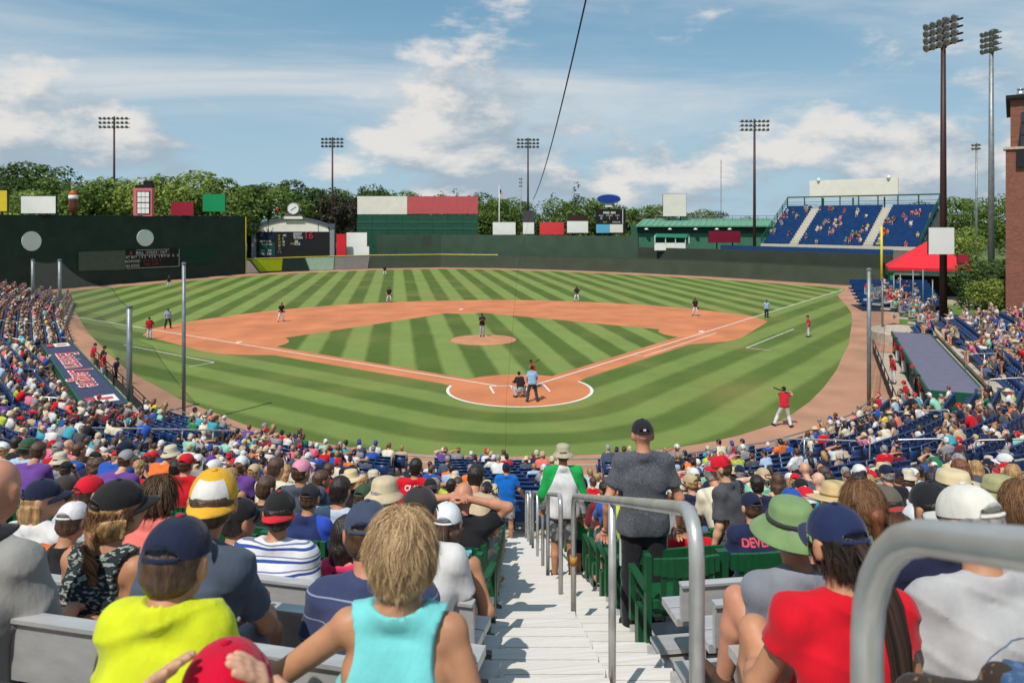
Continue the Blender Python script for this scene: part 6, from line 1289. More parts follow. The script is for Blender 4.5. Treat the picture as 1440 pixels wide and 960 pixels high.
# man in slate shirt and backward yellow cap
j = pose(lean=.10, side=.06, arms=('lap', 'knees'), head=(.5, .10, .05))
capY = side_mat('cap_yellow', (236, 178, 40), (236, 178, 40), .9)
o = hero(300, 659, 2.9, j, 'man in a dark slate shirt with yellow and white cap worn backwards', 1, .98, rz=-YAW - .35, h=.012, shirt=('tee', c_slate), shorts=('shorts', c_grey), hat=('cap', K('cap_gold', 232, 176, 44)), hat_kw={'back': True, 'm2': K('brim_gold', 238, 178, 50)}, hair=('short', 'brown'), fat=1.08, seed=8, group=G_UP)
cp = [c for c in o.children if c.name.startswith('cap')][0]; fp_ = link('front_panel', CAP, cp, side_mat('cap_panel', (234, 230, 222), (234, 230, 222), .9)); bm = bmesh.new(); bm.from_mesh(CAP); bmesh.ops.delete(bm, geom=[f for f in bm.faces if not (abs(math.atan2(f.calc_center_median().x, f.calc_center_median().y)) < .8 and f.calc_center_median().z < .113)], context='FACES')
for v in bm.verts: v.co *= 1.012
me = bpy.data.meshes.new('front_panel'); bm.to_mesh(me); bm.free(); me.materials.append(None); fp_.data = me; setm(fp_, K('panel_white', 232, 228, 220))
# woman with patterned tank and plaited hair
j = pose(lean=.06, side=.06, arms=('lap', ((.27, .05, .80), (.30, .30, .70))), head=(-.5, -.05, 0), w=.92)
o = hero(166, 674, 3.3, j, 'woman in a patterned dark tank top with black mesh cap and plaited hair', 1, rz=-YAW - .28, h=.012, shirt=('tank', blotch_mat('pattern_tank', (40, 52, 56), (168, 172, 160), 42, .53, stretch=(1, 1, 2.2))), shorts=('shorts', c_navy), hat=('cap', K('cap_black', 40, 40, 40)), hair=('bob', 'blond'), fem=True, seed=9, group=G_UP)
locks(o, j, 2000, 7, HK_aub, (.05, .11), .003, zmin=-.10, zmax=.02, flick=.15, R0=(.088, .108, .095)); tail(o, j, [(.03, -.11, -.06), (.05, -.13, -.12), (.07, -.12, -.19), (.08, -.10, -.26), (.085, -.09, -.31)], [.03, .034, .032, .026, .012], HK_aub, 'plait', 40, 3, True)
# grey man at the left edge
j = pose(lean=.08, arms=('lap', 'lap'), head=(.3, -.1, 0)); hero(-6, 642, 2.85, j, 'balding man in a loose grey shirt cut off by the left edge', 2, 1.02, rz=-YAW - .3, shirt=('loose', K('ash', 158, 156, 152)), shorts=('shorts', c_slate), hair=None, fat=1.12, seed=10, group=G_UP)
# man outside the left edge whose forearm shows
j = pose(lean=.22, arms=('knees', ((.30, .30, .78), (.16, .56, .70))), head=(0, -.1, 0)); o = hero(-78, 700, 2.15, j, 'man in an orange sleeve whose forearm reaches in at the left edge', 3, 1.03, rz=-YAW - .75, shirt=('tee', K('orange_y', 226, 160, 44)), shorts=('shorts', K('olive_grey', 92, 88, 80)), hat=('cap', c_black), hands=('fist', 'fist'), fat=1.1, seed=11, group=G_UP)
mb = MB(); a_ = Vector(j['wrR']); d_ = (Vector(j['elR']) - a_).normalized(); mb.tube([a_ + d_ * .02, a_ + d_ * .032], .034, 14); mb.build('wristband', K('purple_band', 150, 70, 170), o, True)
# man in white striped shirt
j = pose(lean=.06, arms=('knees', ((.25, .04, .76), (.3, .25, .72))), head=(.25, .04, 0)); o = hero(393, 690, 4.35, j, 'man in a white shirt with blue stripes and black and red cap', 1, rz=-YAW - .18, shirt=('loose', stripe_mat('striped_white', (230, 230, 232), (56, 84, 160), .062, .22, c3=(120, 130, 170))), shorts=('shorts', c_grey), hat=('cap', K('cap_black', 40, 40, 40)), hat_kw={'back': True, 'm2': K('brim_red', 216, 40, 50), 'm3': K('brim_red', 216, 40, 50)}, hair=('short', 'dark'), fat=1.06, seed=12, group=G_UP)
# man in navy polo leaning
j = pose(lean=.10, side=-.10, arms=(((-.34, .10, .74), (-.22, .30, .70)), 'lap'), head=(.1, -.1, 0)); hero(516, 704, 3.15, j, 'man in a navy shirt with thin stripes and navy cap, half hidden by blond woman', 2, 1.05, rz=-YAW - .1, shirt=('tee', stripe_mat('polo_navy', (66, 74, 110), (150, 156, 180), .085, .06)), shorts=('shorts', c_grey), hat=('cap', K('cap_slate', 66, 76, 98)), fat=1.12, seed=13, group=G_UP)
j = pose(lean=.05, arms=('lap', 'lap'), head=(0, -.05, 0)); hero(590, 684, 3.95, j, 'man in a plain white shirt and black cap behind the blond woman', 2, 1.03, rz=-YAW - .1, shirt=('tee', c_white), shorts=('shorts', c_grey), hat=('cap', K('cap_char', 58, 54, 54)), hair=('short', 'dark'), seed=14, group=G_UP, amp=.003)
j = pose(lean=.04, arms=('lap', ((.26, -.02, .76), (.2, .2, .66))), head=(0, -.06, 0), w=.9); o = hero(628, 706, 4.5, j, 'woman in a turquoise lace top with white cap and ponytail beside the stairs', 1, rz=-YAW - .1, shirt=('tank', blotch_mat('lace_blue', (60, 170, 200), (150, 214, 226), 70, .5)), shorts=('shorts', c_slate), hat=('cap', K('cap_white', 228, 230, 234)), hair=('bob', 'brown'), fem=True, seed=15, group=G_UP)
tail(o, j, [(0, -.115, .03), (0, -.15, -.02), (0, -.15, -.09), (0, -.135, -.17)], [.022, .034, .034, .012], HK_brown, seed=5)
j = pose(lean=.06, arms=('lap', 'lap'), head=(.15, -.05, 0), w=.94); o = hero(224, 668, 5.1, j, 'woman in a coral shirt with shoulder length brown hair', 0, rz=-YAW - .22, shirt=('tee', K('coral', 244, 128, 116)), shorts=('shorts', c_navy), hair=('bob', 'brown'), fem=True, fat=1.1, seed=16, group=G_UP); locks(o, j, 3000, 11, HK_brown, (.10, .19), .0035, zmin=-.08, flick=.05, wave=.006, grav=.6)
j = pose(lean=.12, arms=('lap', 'lap'), head=(.1, -.2, 0), w=.85); hero(102, 705, 4.2, j, 'child in an orange and black shirt with white mesh cap', 1, .86, shirt=('cap', side_mat('orange_black', (38, 36, 38), (228, 110, 40), .56)), shorts=('shorts', c_black), hat=('cap', K('cap_mesh_white', 230, 226, 226)), hat_kw={'m2': K('brim_red', 216, 40, 50)}, seed=17, group=G_UP)
j = pose(lean=.06, arms=('lap', 'lap'), head=(-.9, 0, 0), w=.88); o = hero(60, 673, 4.7, j, 'girl in a white shirt and navy cap turned to the right', 0, .98, shirt=('tee', c_white), shorts=('shorts', c_navy), hat=('cap', K('cap_navy', 34, 40, 64)), hair=('long', 'blond'), fem=True, seed=18, group=G_UP)
j = pose(lean=.06, arms=('lap', 'lap'), head=(-.3, -.05, 0)); hero(126, 668, 5.6, j, 'person in a red cap behind the child with white mesh cap', 0, shirt=('tee', K('plaid', 190, 196, 210)), shorts=('shorts', c_navy), hat=('cap', K('cap_red2', 214, 30, 50)), seed=19, group=G_UP)
j = pose(lean=.08, arms=('lap', 'lap'), head=(-.4, -.05, 0)); hero(336, 700, 4.4, j, 'man in a black shirt and black cap beside the yellow cap', 1, shirt=('tee', c_black), shorts=('shorts', c_black), hat=('cap', c_black), hair=('short', 'dark'), seed=20, group=G_UP)
j = pose(lean=.04, arms=('lap', 'lap'), head=(.1, -.1, 0), w=.9); hero(436, 680, 6.1, j, 'boy in a navy shirt with bright blue sleeves and dark cap', 1, .9, shirt=('tee', side_mat('navy_blue_raglan', (44, 56, 104), (52, 84, 196), .585)), shorts=('shorts', c_black), hat=('cap', K('cap_dark', 46, 42, 48)), seed=21, group=G_UP)
j = pose(lean=.05, arms=('lap', 'lap'), head=(0, -.05, 0)); hero(479, 668, 6.3, j, 'dark haired man in a pale blue shirt with a red lanyard', 1, shirt=('tee', K('pale_blue', 196, 208, 226)), shorts=('shorts', c_navy), hair=('short', 'dark'), seed=22, group=G_UP)
j = pose(lean=.02, arms=('up', 'up'), head=(0, -.05, 0)); hero(652, 676, 6.3, j, 'balding man in a black shirt with hands clasped behind his head', 2, 1.02, shirt=('tee', c_black), shorts=('shorts', K('khaki', 184, 164, 132)), shoe=M_sole, hair=None, fat=1.1, seed=23, group=G_UP)
j = pose(lean=.05, arms=('lap', 'lap'), head=(-.4, 0, 0), w=.9); o = hero(490, 722, 4.75, j, 'dark haired woman in a hot pink top behind the navy cap', 0, shirt=('tank', K('hot_pink', 230, 60, 110)), shorts=('shorts', c_navy), hair=('long', 'dark'), fem=True, seed=24, group=G_UP)
j = pose(lean=.03, arms=('lap', 'lap'), head=(.1, -.05, 0)); o = hero(585, 643, 10.4, j, 'man in a red jersey numbered 44 left of the stairs', 1, 1.05, shirt=('loose', K('jersey_red', 212, 24, 42)), shorts=('shorts', c_grey), hair=('short', 'dark'), fat=1.1, seed=25, group=G_UP)
print_text(o, '44', 0, .83, .24, M_ltr, bold=.006); print_text(o, 'CLAY', 0, .985, .085, M_ltr, bold=.003)
# right of the stairs
j = pose(lean=.10, side=-.05, arms=(((-.24, .10, .78), (-.1, .33, .68)), 'lap'), head=(-.25, -.12, 0), J={'knL': (-.24, .32, .86), 'anL': (-.27, .40, .46), 'toL': (-.30, .56, .42), 'knR': (.02, .46, .60), 'anR': (.02, .42, .1)})
hero(1112, 703, 3.35, j, 'man in a grey shirt with wide green sun hat and bare knee', 2, 1.06, rz=-YAW + .10, h=.012, shirt=('tee', K('heather_grey', 142, 144, 154)), shorts=('shorts', K('brown_shorts', 66, 50, 46)), shoe=M_sole, hat=('boonie', K('hat_green', 128, 156, 104)), hat_kw={'tilt': .16, 'm2': K('band_dark', 58, 64, 56)}, hair=('short', 'grey'), fat=1.12, seed=30, group=G_UP)
j = pose(lean=.04, arms=(((-.26, .12, .74), (-.16, .34, .72)), ((.24, .02, .74), (.18, .24, .66))), head=(.12, -.12, 0), w=.93, J={'knL': (-.17, .33, .80), 'anL': (-.19, .36, .36), 'toL': (-.22, .52, .32), 'knR': (.0, .42, .64), 'anR': (.0, .40, .2), 'toR': (.0, .56, .16)})
o = hero(1177, 709, 2.5, j, 'woman in a bright red shirt with navy cap and long dark ponytail', 1, rz=-YAW + .12, h=.011, shirt=('cap', K('scarlet', 214, 22, 40)), shorts=('short', blotch_mat('denim', (112, 146, 188), (150, 180, 212), 30, .5)), shoe=M_sole, hat=('cap', K('cap_navy2', 38, 48, 84)), hair=('short', 'dark'), fem=True, fat=1.04, seed=31, group=G_UP)
tail(o, j, [(.0, -.108, .03), (.02, -.15, -.03), (.05, -.17, -.14), (.07, -.165, -.26), (.08, -.155, -.38), (.085, -.14, -.47)], [.02, .03, .032, .032, .028, .008], HK_dark, n=110, seed=6); locks(o, j, 1600, 12, HK_dark, (.05, .10), .003, zmin=-.07, zmax=.02, flick=0, wave=.003, R0=(.086, .104, .09))
j = pose(lean=.10, arms=(((-.27, .08, .76), (-.2, .3, .66)), 'lap'), head=(.2, -.15, 0)); o = hero(1364, 682, 2.75, j, 'man in a loose pale grey shirt with palm print and white hat, at right', 1, 1.08, rz=-YAW + .12, h=.012, shirt=('loose', K('pale_grey', 186, 184, 184)), shorts=('shorts', K('khaki', 184, 164, 132)), hat=('cap', K('hat_white', 226, 222, 210)), hat_kw={'tilt': -.12}, hair=('short', 'grey'), fat=1.2, seed=32, group=G_UP, amp=.012)
def palm(root, x, z, s, m):
    sh = [c for c in root.children if c.name.split('.')[0] == 'shirt'][0]; bv = BVHTree.FromPolygons([v.co for v in sh.data.vertices], [p.vertices[:] for p in sh.data.polygons]); mb = MB()
    def pt(a, b):
        hit = bv.ray_cast(Vector((x + a * s, -.6, z + b * s)), Vector((0, 1, 0))); return (hit[0] + Vector((0, -.004, 0))) if hit[0] else Vector((x + a * s, -.2, z + b * s))
    def stroke(path, w):
        for k in range(len(path) - 1):
            (a, b), (c, d) = path[k], path[k + 1]; L_ = math.hypot(c - a, d - b) or 1; nx, ny = -(d - b) / L_ * w, (c - a) / L_ * w; mb.add([pt(a - nx, b - ny), pt(c - nx * .7, d - ny * .7), pt(c + nx * .7, d + ny * .7), pt(a + nx, b + ny)], [(0, 1, 2, 3)])
    for tx_, hgt in ((.35, .8), (-.1, .55)):
        stroke([(tx_, -.5), (tx_ + .05, 0), (tx_ - .02, hgt - .5)], .03)
        for a in (-.3, .2, .8, 1.6, 2.4, 3.0, 3.5): stroke([(tx_ - .02, hgt - .5), (tx_ + .17 * math.cos(a), hgt - .44 + .15 * math.sin(a)), (tx_ + .34 * math.cos(a), hgt - .55 + .2 * math.sin(a))], .035)
    stroke([(-.9, -.45), (-.3, -.55), (.3, -.48), (1.0, -.6)], .06); stroke([(-.7, -.62), (.1, -.7), (.8, -.72)], .04)
    stroke([(1.25 * math.cos(a * math.pi / 14), .05 + .95 * math.sin(a * math.pi / 14)) for a in range(29)], .015)
    mb.build('printed_palms', m, root)
palm(o, -.01, .84, .115, K('print_blue', 120, 132, 160))
# person off the right edge whose jeans and boot show
j = pose(lean=.0, arms=('lap', 'lap'), head=(0, -.1, 0), J={'knL': (-.10, .43, .62), 'anL': (-.10, .82, .59), 'toL': (-.18, .97, .58)}); build_person(j, .011, W(1.86, 1.36, 7.97), -YAW + 1.0, 1.0, 'person in rolled jeans and brown walking boot stretched in at right edge', SKIN[1], shirt=('tee', c_navy), shorts=('pants', blotch_mat('jeans', (62, 88, 124), (90, 116, 150), 40, .52)), shoe=blotch_mat('boot_brown', (62, 50, 42), (140, 110, 70), 40, .6), hat=('cap', c_navy), seed=33, group=G_UP)
j = pose('stand', lean=.06, arms=('down', ((.24, .06, 1.12), (.24, .1, .88))), head=(.25, -.25, 0), w=.85); o = hero(1014, 640, 6.7, j, 'boy standing in a charcoal shirt with red and white cap', 0, .86, rz=-YAW + .9, shirt=('loose', K('charcoal', 84, 84, 88)), shorts=('shorts', c_black), shoe=M_shoe, hat=('cap', K('cap_red2', 214, 30, 50)), hat_kw={'m3': c_white}, hair=('short', 'brown'), seed=34, group='people standing on the stairs')
j = pose(lean=.05, arms=('lap', 'lap'), head=(.1, -.1, 0), w=.9); o = hero(1056, 692, 6.0, j, 'child in a navy jersey with red lettering, seated beside the standing boy', 0, .9, shirt=('loose', K('jersey_navy', 40, 46, 80)), shorts=('shorts', c_black), hat=('cap', K('cap_navy', 34, 40, 64)), seed=35, group=G_UP); print_text(o, 'DEVERS', 0, .965, .09, K('letter_pinkred', 230, 90, 100), bold=.003)
for (u, v, d_, kind, lab, hat, shirt, hair, hk, sk) in (
    (1212, 676, 3.6, 'f', 'brown haired woman with a loose ponytail behind the nearest handrail', None, ('tee', K('sage', 120, 132, 120)), ('pony', 'auburn'), None, 1),
    (1176, 678, 4.4, 'f', 'woman under a broad tan visor hat left of the brown ponytail', ('straw', K('straw_tan', 214, 186, 136)), ('tee', K('peach', 232, 170, 140)), ('long', 'brown'), {'m2': K('straw_tan2', 206, 176, 128)}, 0),
    (1341, 662, 4.3, 'm', 'man under a straw hat with a black band', ('straw', K('straw_pale', 220, 202, 162)), ('tee', K('sand', 198, 176, 140)), ('short', 'grey'), {'m2': M_black}, 2),
    (1312, 678, 3.5, 'm', 'man in a plain black cap left of the white hat', ('cap', c_black), ('tee', c_navy), ('short', 'dark'), {'back': True}, 1),
    (1408, 670, 4.0, 'f', 'woman under a floppy olive hat in a teal top', ('boonie', K('hat_olive', 176, 172, 124)), ('tank', K('teal', 44, 160, 170)), ('long', 'brown'), {'m2': K('hat_olive2', 150, 146, 104)}, 1),
    (1438, 676, 3.3, 'f', 'woman with pinned up light brown hair at the right edge', None, ('tank', K('deep_teal', 40, 130, 140)), ('bun', 'auburn'), None, 1),
    (1246, 682, 4.6, 'm', 'man in a red and grey cap right of the brown ponytail', ('cap', K('cap_grey_olive', 104, 98, 88)), ('tee', K('pink', 226, 90, 140)), ('short', 'dark'), {'m2': K('cap_brick', 176, 60, 60), 'back': True}, 0),
    (1294, 708, 4.2, 'm', 'person in a white cap with navy brim behind the black cap', ('cap', K('cap_white', 228, 230, 234)), ('tee', c_navy), ('short', 'brown'), {'m2': K('cap_navy', 34, 40, 64)}, 0),
    (1258, 724, 3.7, 'f', 'woman in a white top between red shirt and nearest handrail', None, ('tee', c_white), ('long', 'brown'), None, 1),
    (1113, 686, 6.4, 'm', 'person in a royal blue cap right of the navy jersey child', ('cap', K('cap_royal', 44, 84, 170)), ('tee', K('dusk', 120, 130, 150)), ('short', 'brown'), None, 0),
    (1133, 684, 7.2, 'm', 'person in a red and white cap behind the green sun hat', ('cap', K('cap_red2', 214, 30, 50)), ('tee', K('plaid', 190, 196, 210)), ('short', 'grey'), {'m2': c_white, 'back': True}, 2),
    (966, 712, 6.9, 'm', 'person in a vivid red shirt seated left of the standing boy', ('cap', K('cap_red2', 214, 30, 50)), ('tee', K('jersey_red', 212, 24, 42)), ('short', 'brown'), None, 1),
    (92, 668, 6.3, 'm', 'man in a dark blue shirt left of the red cap', ('cap', K('cap_brown', 70, 62, 58)), ('tee', K('denim_shirt', 62, 84, 124)), ('short', 'brown'), None, 2),
    (540, 672, 5.6, 'm', 'man in a tan bucket hat left of the red jersey', ('bucket', K('hat_sand', 208, 190, 156)), ('tee', K('sky', 110, 180, 220)), ('short', 'grey'), None, 0),
    (512, 680, 7.2, 'm', 'man in a dark green cap and bright blue shirt', ('cap', K('cap_pine', 58, 84, 58)), ('tee', K('bright_blue', 60, 140, 214)), ('short', 'brown'), None, 1),
    (375, 668, 7.4, 'm', 'man with thick brown hair in a black shirt', None, ('tee', c_black), ('short', 'brown'), None, 1),
    (418, 664, 8.4, 'm', 'person in a stone coloured bucket hat left of the raglan shirt boy', ('bucket', K('hat_stone', 206, 198, 180)), ('tee', c_white), ('short', 'grey'), None, 2)):
    fem = kind == 'f'; j = pose(lean=random.uniform(.03, .10), arms=random.choice([('lap', 'lap'), ('knees', 'lap'), ('lap', 'phone')]), head=(random.uniform(-.35, .35), random.uniform(-.18, 0), 0), w=.92 if fem else 1.0)
    o = hero(u, v, d_, j, lab, sk, .88 if fem else 1.0, shirt=shirt, shorts=('shorts', random.choice([c_navy, c_grey, c_slate])), hat=hat, hat_kw=hk, hair=hair, fem=fem, fat=random.uniform(1.0, 1.12), seed=int(u), group=G_UP, h=.014)
    if fem and d_ < 4: locks(o, j, 5000, int(u), {'auburn': HK_aub, 'brown': HK_brown}.get(hair[1], HK_dark), (.06, .13), .0020, zmin=-.06, zmax=(.03 if hat else 9), flick=.0, wave=.004, grav=.6, R0=(.092, .112, .106))
# standing on the stairs
G_ST = 'people standing on the stairs'
def stand_on(j, u, d_, sc, rz, z=None): P = at_d(u, 600, d_); return Vector((P.x, P.y, UZ(d_) if z is None else z))
j = pose('stand', lean=.02, arms=(((-.285, -.02, 1.13), (-.29, .08, .87)), ((.29, .0, 1.13), (.31, .10, .88))), head=(0, -.04, 0), w=.97)
o = build_person(j, .013, stand_on(j, 905, 6.1, 1, 0), -YAW, 1.0, 'tall man standing in a dark heather grey shirt and black cap', SKIN[2], ('tee', blotch_mat('dark_heather', (82, 84, 90), (102, 104, 110), 90, .5)), ('pants', K('track_black', 36, 36, 40)), M_shoe, ('cap', c_black), hair=None, group=G_ST, fat=.98, seed=40, hat_kw={'m3': c_black}); HERO.append((905, 6.1))
mb = MB(); mb.box((0, -.1115, .062), (.022, .004, .014)); mb.build('cap_badge', c_white, [c for c in o.children if c.name.startswith('cap')][0])
for s in (-1, 1): mb = MB(); mb.box((s * .187, -.0, .76), (.012, .03, .34)); mb.build('trouser_stripe', c_white, o)
j = pose('stand', lean=.03, arms=(((-.255, .0, 1.14), (-.26, .14, .92)), 'down'), head=(0, -.06, 0)); build_person(j, .015, stand_on(j, 792, 9.7, 1, 0), -YAW, 1.0, 'man standing in a white shirt with green sleeves and bucket hat', SKIN[1], ('long', side_mat('raglan_green', (226, 226, 226), (34, 168, 84), .735)), ('shorts', blotch_mat('camo', (82, 82, 86), (160, 160, 162), 16, .5)), M_sole, ('bucket', K('hat_khaki', 184, 176, 146)), ('short', 'brown'), group=G_ST, seed=41); HERO.append((792, 9.7))
j = pose('stand', lean=.05, arms=(((-.255, -.03, 1.16), (-.29, .06, .92)), ((.28, .05, 1.17), (.36, .25, 1.0))), head=(-.1, -.1, 0)); build_person(j, .018, stand_on(j, 712, 16.2, 1, 0, 2.70), -YAW, .98, 'man standing in a royal blue shirt at the foot of the stairs', SKIN[1], ('tee', K('royal', 20, 108, 196)), ('shorts', blotch_mat('plaid_short', (150, 148, 148), (200, 200, 200), 14, .5)), M_shoe, ('cap', K('cap_navy', 34, 40, 64)), ('short', 'dark'), group=G_ST, seed=42)
j = pose('stand', lean=.03, arms=('down', 'down'), head=(0, -.1, 0), w=.85); build_person(j, .018, stand_on(j, 821, 9.9, 1, 0), -YAW, .66, 'small child standing in a green shirt and navy shorts', SKIN[0], ('tee', K('kelly', 36, 156, 92)), ('shorts', c_navy), M_shoe, None, ('short', 'blond'), group=G_ST, seed=43); HERO.append((821, 9.9))
# ------------------------------------------------------------------ crowd
VAR = []
def variant(j, shirt, shorts, fem=False, fat=1.0, h=.021, seed=0):
    VAR.append(dict(j=j, fem=fem, body=mk('person', body_mesh(j, h, hh=.011, fat=fat, fem=fem)), shirt=mk('shirt', shirt_mesh(j, h, shirt, seed, fat, fem, .006)), shorts=mk('shorts', shorts_mesh(j, h * 1.1, shorts, seed, fat))))
variant(pose(lean=.06, arms=('lap', 'lap'), head=(.1, -.1, 0)), 'tee', 'shorts', seed=1); variant(pose(lean=.24, arms=('knees', 'knees'), head=(-.15, .05, 0), hunch=.04), 'tee', 'shorts', fat=1.06, seed=2); variant(pose(lean=.02, arms=('cross', 'cross'), head=(0, -.05, 0)), 'loose', 'pants', fat=1.12, seed=3); variant(pose(lean=.08, arms=('lap', 'face'), head=(.3, -.05, 0)), 'tee', 'shorts', seed=4)
variant(pose(lean=.05, arms=('lap', 'lap'), head=(-.35, -.1, 0), w=.9), 'tank', 'short', True, seed=5); variant(pose(lean=.08, arms=('phone', 'phone'), head=(0, -.3, 0), w=.92), 'tee', 'shorts', True, 1.04, seed=6); variant(pose(lean=.0, arms=('bench', 'lap'), head=(-.5, -.05, 0)), 'tee', 'shorts', seed=7); variant(pose(lean=.05, side=.05, arms=('up', 'lap'), head=(.2, 0, 0)), 'tee', 'shorts', fat=1.05, seed=8); variant(pose(lean=.05, arms=('face', 'lap'), head=(-.7, -.1, 0), w=.92), 'tee', 'shorts', True, seed=9); variant(pose(lean=.14, arms=('lap', 'knees'), head=(.55, -.1, 0)), 'loose', 'shorts', fat=1.1, seed=10)
SH = [('white', 226, 224, 222, 9), ('navy', 40, 44, 72, 7), ('red', 206, 28, 42, 5), ('grey', 148, 148, 152, 6), ('black', 38, 38, 42, 4), ('royal_blue', 44, 88, 176, 4), ('teal_blue', 70, 170, 186, 2), ('pink', 232, 120, 150, 3), ('purple', 112, 72, 150, 2), ('orange', 236, 120, 52, 2), ('lime', 196, 214, 70, 1), ('green', 40, 130, 84, 2), ('tan', 204, 180, 146, 4), ('pale_blue', 176, 200, 226, 4), ('maroon', 116, 40, 52, 2), ('coral', 240, 128, 112, 2), ('cream', 232, 222, 196, 4), ('charcoal', 84, 84, 88, 4), ('slate', 78, 88, 104, 3), ('mint', 150, 216, 190, 2), ('yellow', 236, 206, 88, 1)]
SHM = {n: K('crowd_' + n, r, g, b) for n, r, g, b, w in SH}
HATS = [('navy cap', 'cap', (34, 40, 64), 8), ('red cap', 'cap', (206, 30, 50), 5), ('white cap', 'cap', (226, 226, 224), 5), ('black cap', 'cap', (40, 40, 42), 5), ('grey cap', 'cap', (150, 150, 152), 3), ('tan cap', 'cap', (196, 174, 138), 3), ('blue cap', 'cap', (52, 84, 150), 2), ('pink cap', 'cap', (226, 150, 172), .5), ('straw hat', 'straw', (220, 200, 158), 3), ('beige bucket hat', 'bucket', (208, 198, 174), 3), ('green cap', 'cap', (56, 96, 66), 1), ('short brown hair', None, 'brown', 6), ('short dark hair', None, 'dark', 6), ('grey hair', None, 'grey', 4), ('long blond hair', 'L', 'blond', 4), ('long brown hair', 'L', 'brown', 5), ('dark ponytail', 'P', 'dark', 4), ('auburn hair', 'B', 'auburn', 3), ('bald head', 'X', None, 2)]
HM = {n: K('crowd_' + n.replace(' ', '_'), *c) for n, k, c, w in HATS if k in ('cap', 'straw', 'bucket')}
SHW = [s[4] for s in SH]; HTW = [h[3] for h in HATS]; PANT = [c_navy, c_grey, K('khaki', 184, 164, 132), c_slate, c_black, K('denim_b', 86, 112, 150), c_white]
rr = random.Random(21); used_lab = set()
def region(p):
    u, v, d = proj(p); r_, d_ = RD(p[0], p[1])
    if d_ < AISLE_D: return 'in green chairs left of stairs' if r_ < .5 else 'in green chairs right of stairs'
    if p[0] < -17: return 'in seats beside left dugout'
    if p[0] < -8.5: return 'in blue seats at left'
    if p[0] < -2.5: return 'in seats left of home plate'
    if p[0] < 4: return 'in seats behind home plate'
    if p[0] < 10: return 'in seats right of centre'
    return 'in seats near right dugout'
def pick(p):
    reg = region(p)
    for k in range(200):
        s = rr.choices(SH, SHW)[0]; h = rr.choices(HATS, HTW)[0]; lb = f"person in {s[0].replace('_', ' ')} top and {h[0]} {reg}" if h[1] in ('cap', 'straw', 'bucket') else f"person with {h[0]} in {s[0].replace('_', ' ')} top {reg}"
        if lb not in used_lab: break
    used_lab.add(lb); return s, h, lb
def crowd_person(p, rz, grp):
    s, h, lb = pick(p); fem = h[1] in ('L', 'P', 'B') or rr.random() < .12; cs = [i for i, x in enumerate(VAR) if x['fem'] == fem]; v = VAR[rr.choices(cs, [.25 if i == 7 else .5 if i == 6 else 1 for i in cs])[0]]; j = v['j']; sc = rr.uniform(.88, 1.0) * (.97 if fem else 1)
    if rr.random() < .10: sc *= .8
    root = link('person', v['body'], None, rr.choices(SKIN, [6, 6, 5, 2, 1, 4])[0]); root.location = p; root.rotation_euler.z = rz + rr.uniform(-.22, .22); root.scale = (sc,) * 3; tag(root, lb, 'person', grp); link('shirt', v['shirt'], root, SHM[s[0]]); link('shorts', v['shorts'], root, rr.choice(PANT))
    if h[1] in ('cap', 'straw', 'bucket'):
        Mh = Matrix(j['HR'].tolist()).to_4x4(); Mh.translation = Vector(j['head']); back = h[1] == 'cap' and rr.random() < .13; o = link('hair', HAIRCAP['long'] if fem else HAIRNAPE, root, HAIRM[rr.choice(['brown', 'dark', 'blond', 'grey', 'brown'])]); o.matrix_local = Mh
        if h[1] == 'cap': c = link('cap', CAP, root, HM[h[0]]); c.matrix_local = Mh @ Matrix.Rotation(math.pi if back else 0, 4, 'Z'); link('brim', BRIM, c, HM[h[0]])
        else: c = link('hat', STRAW if h[1] == 'straw' else BUCKET, root, HM[h[0]]); c.matrix_local = Mh
    elif h[1] != 'X': Mh = Matrix(j['HR'].tolist()).to_4x4(); Mh.translation = Vector(j['head']); o = link('hair', HAIR[{'L': 'long', 'P': 'pony', 'B': 'bob'}.get(h[1], 'short')], root, HAIRM[h[2]]); o.matrix_local = Mh
    return root
# people in the green chairs
n_ind = 0
for (p, rz, k, side, i) in CHAIRS:
    u, v, d_ = proj((p.x, p.y, p.z + 1.2))
    if any(abs(u - hu) < 32 * 6 / max(d_, 4) + 6 and abs(d_ - hd) < .62 for hu, hd in HERO): continue
    if k <= 8 or rr.random() > .78: continue
    if abs(u - 1014) < 24 and d_ < 6.7 or abs(u - 905) < 40 and d_ < 6.3: continue
    crowd_person(p, rz, 'spectators in the green chairs'); n_ind += 1
# people in the blue bowl: runs of neighbours with gaps between
occ = []; bow = sorted(seats, key=lambda s: (s[4], s[0] if True else 0)); state = {}
run = 0; gap = 0; last = None
for s in sorted(seats, key=lambda s: (s[4], math.atan2(s[0], -(s[1] - 12)))):
    key = s[4]; u, v, d_ = proj((s[0], s[1], s[2] + 1.0))
    if key != last: run, gap, last = rr.randint(0, 4), 0, key
    if run <= 0 and gap <= 0:
        dense_ = 2.0 if u < 330 else .5 if (u > 1080 and d_ < 34) else 1.0; run = rr.randint(1, 5); gap = max(0, int(rr.expovariate(1.0) * run / dense_ + .5))
    if run > 0: occ.append(s); run -= 1
    else: gap -= 1
occ.sort(key=lambda s: s[5]); rest = []
for s in occ:
    p = Vector((s[0], s[1], s[2])); rz = s[3]
    if n_ind < 236: crowd_person(p, rz, 'spectators in the lower bowl'); n_ind += 1
    else: rest.append((p, rz, 1.0))
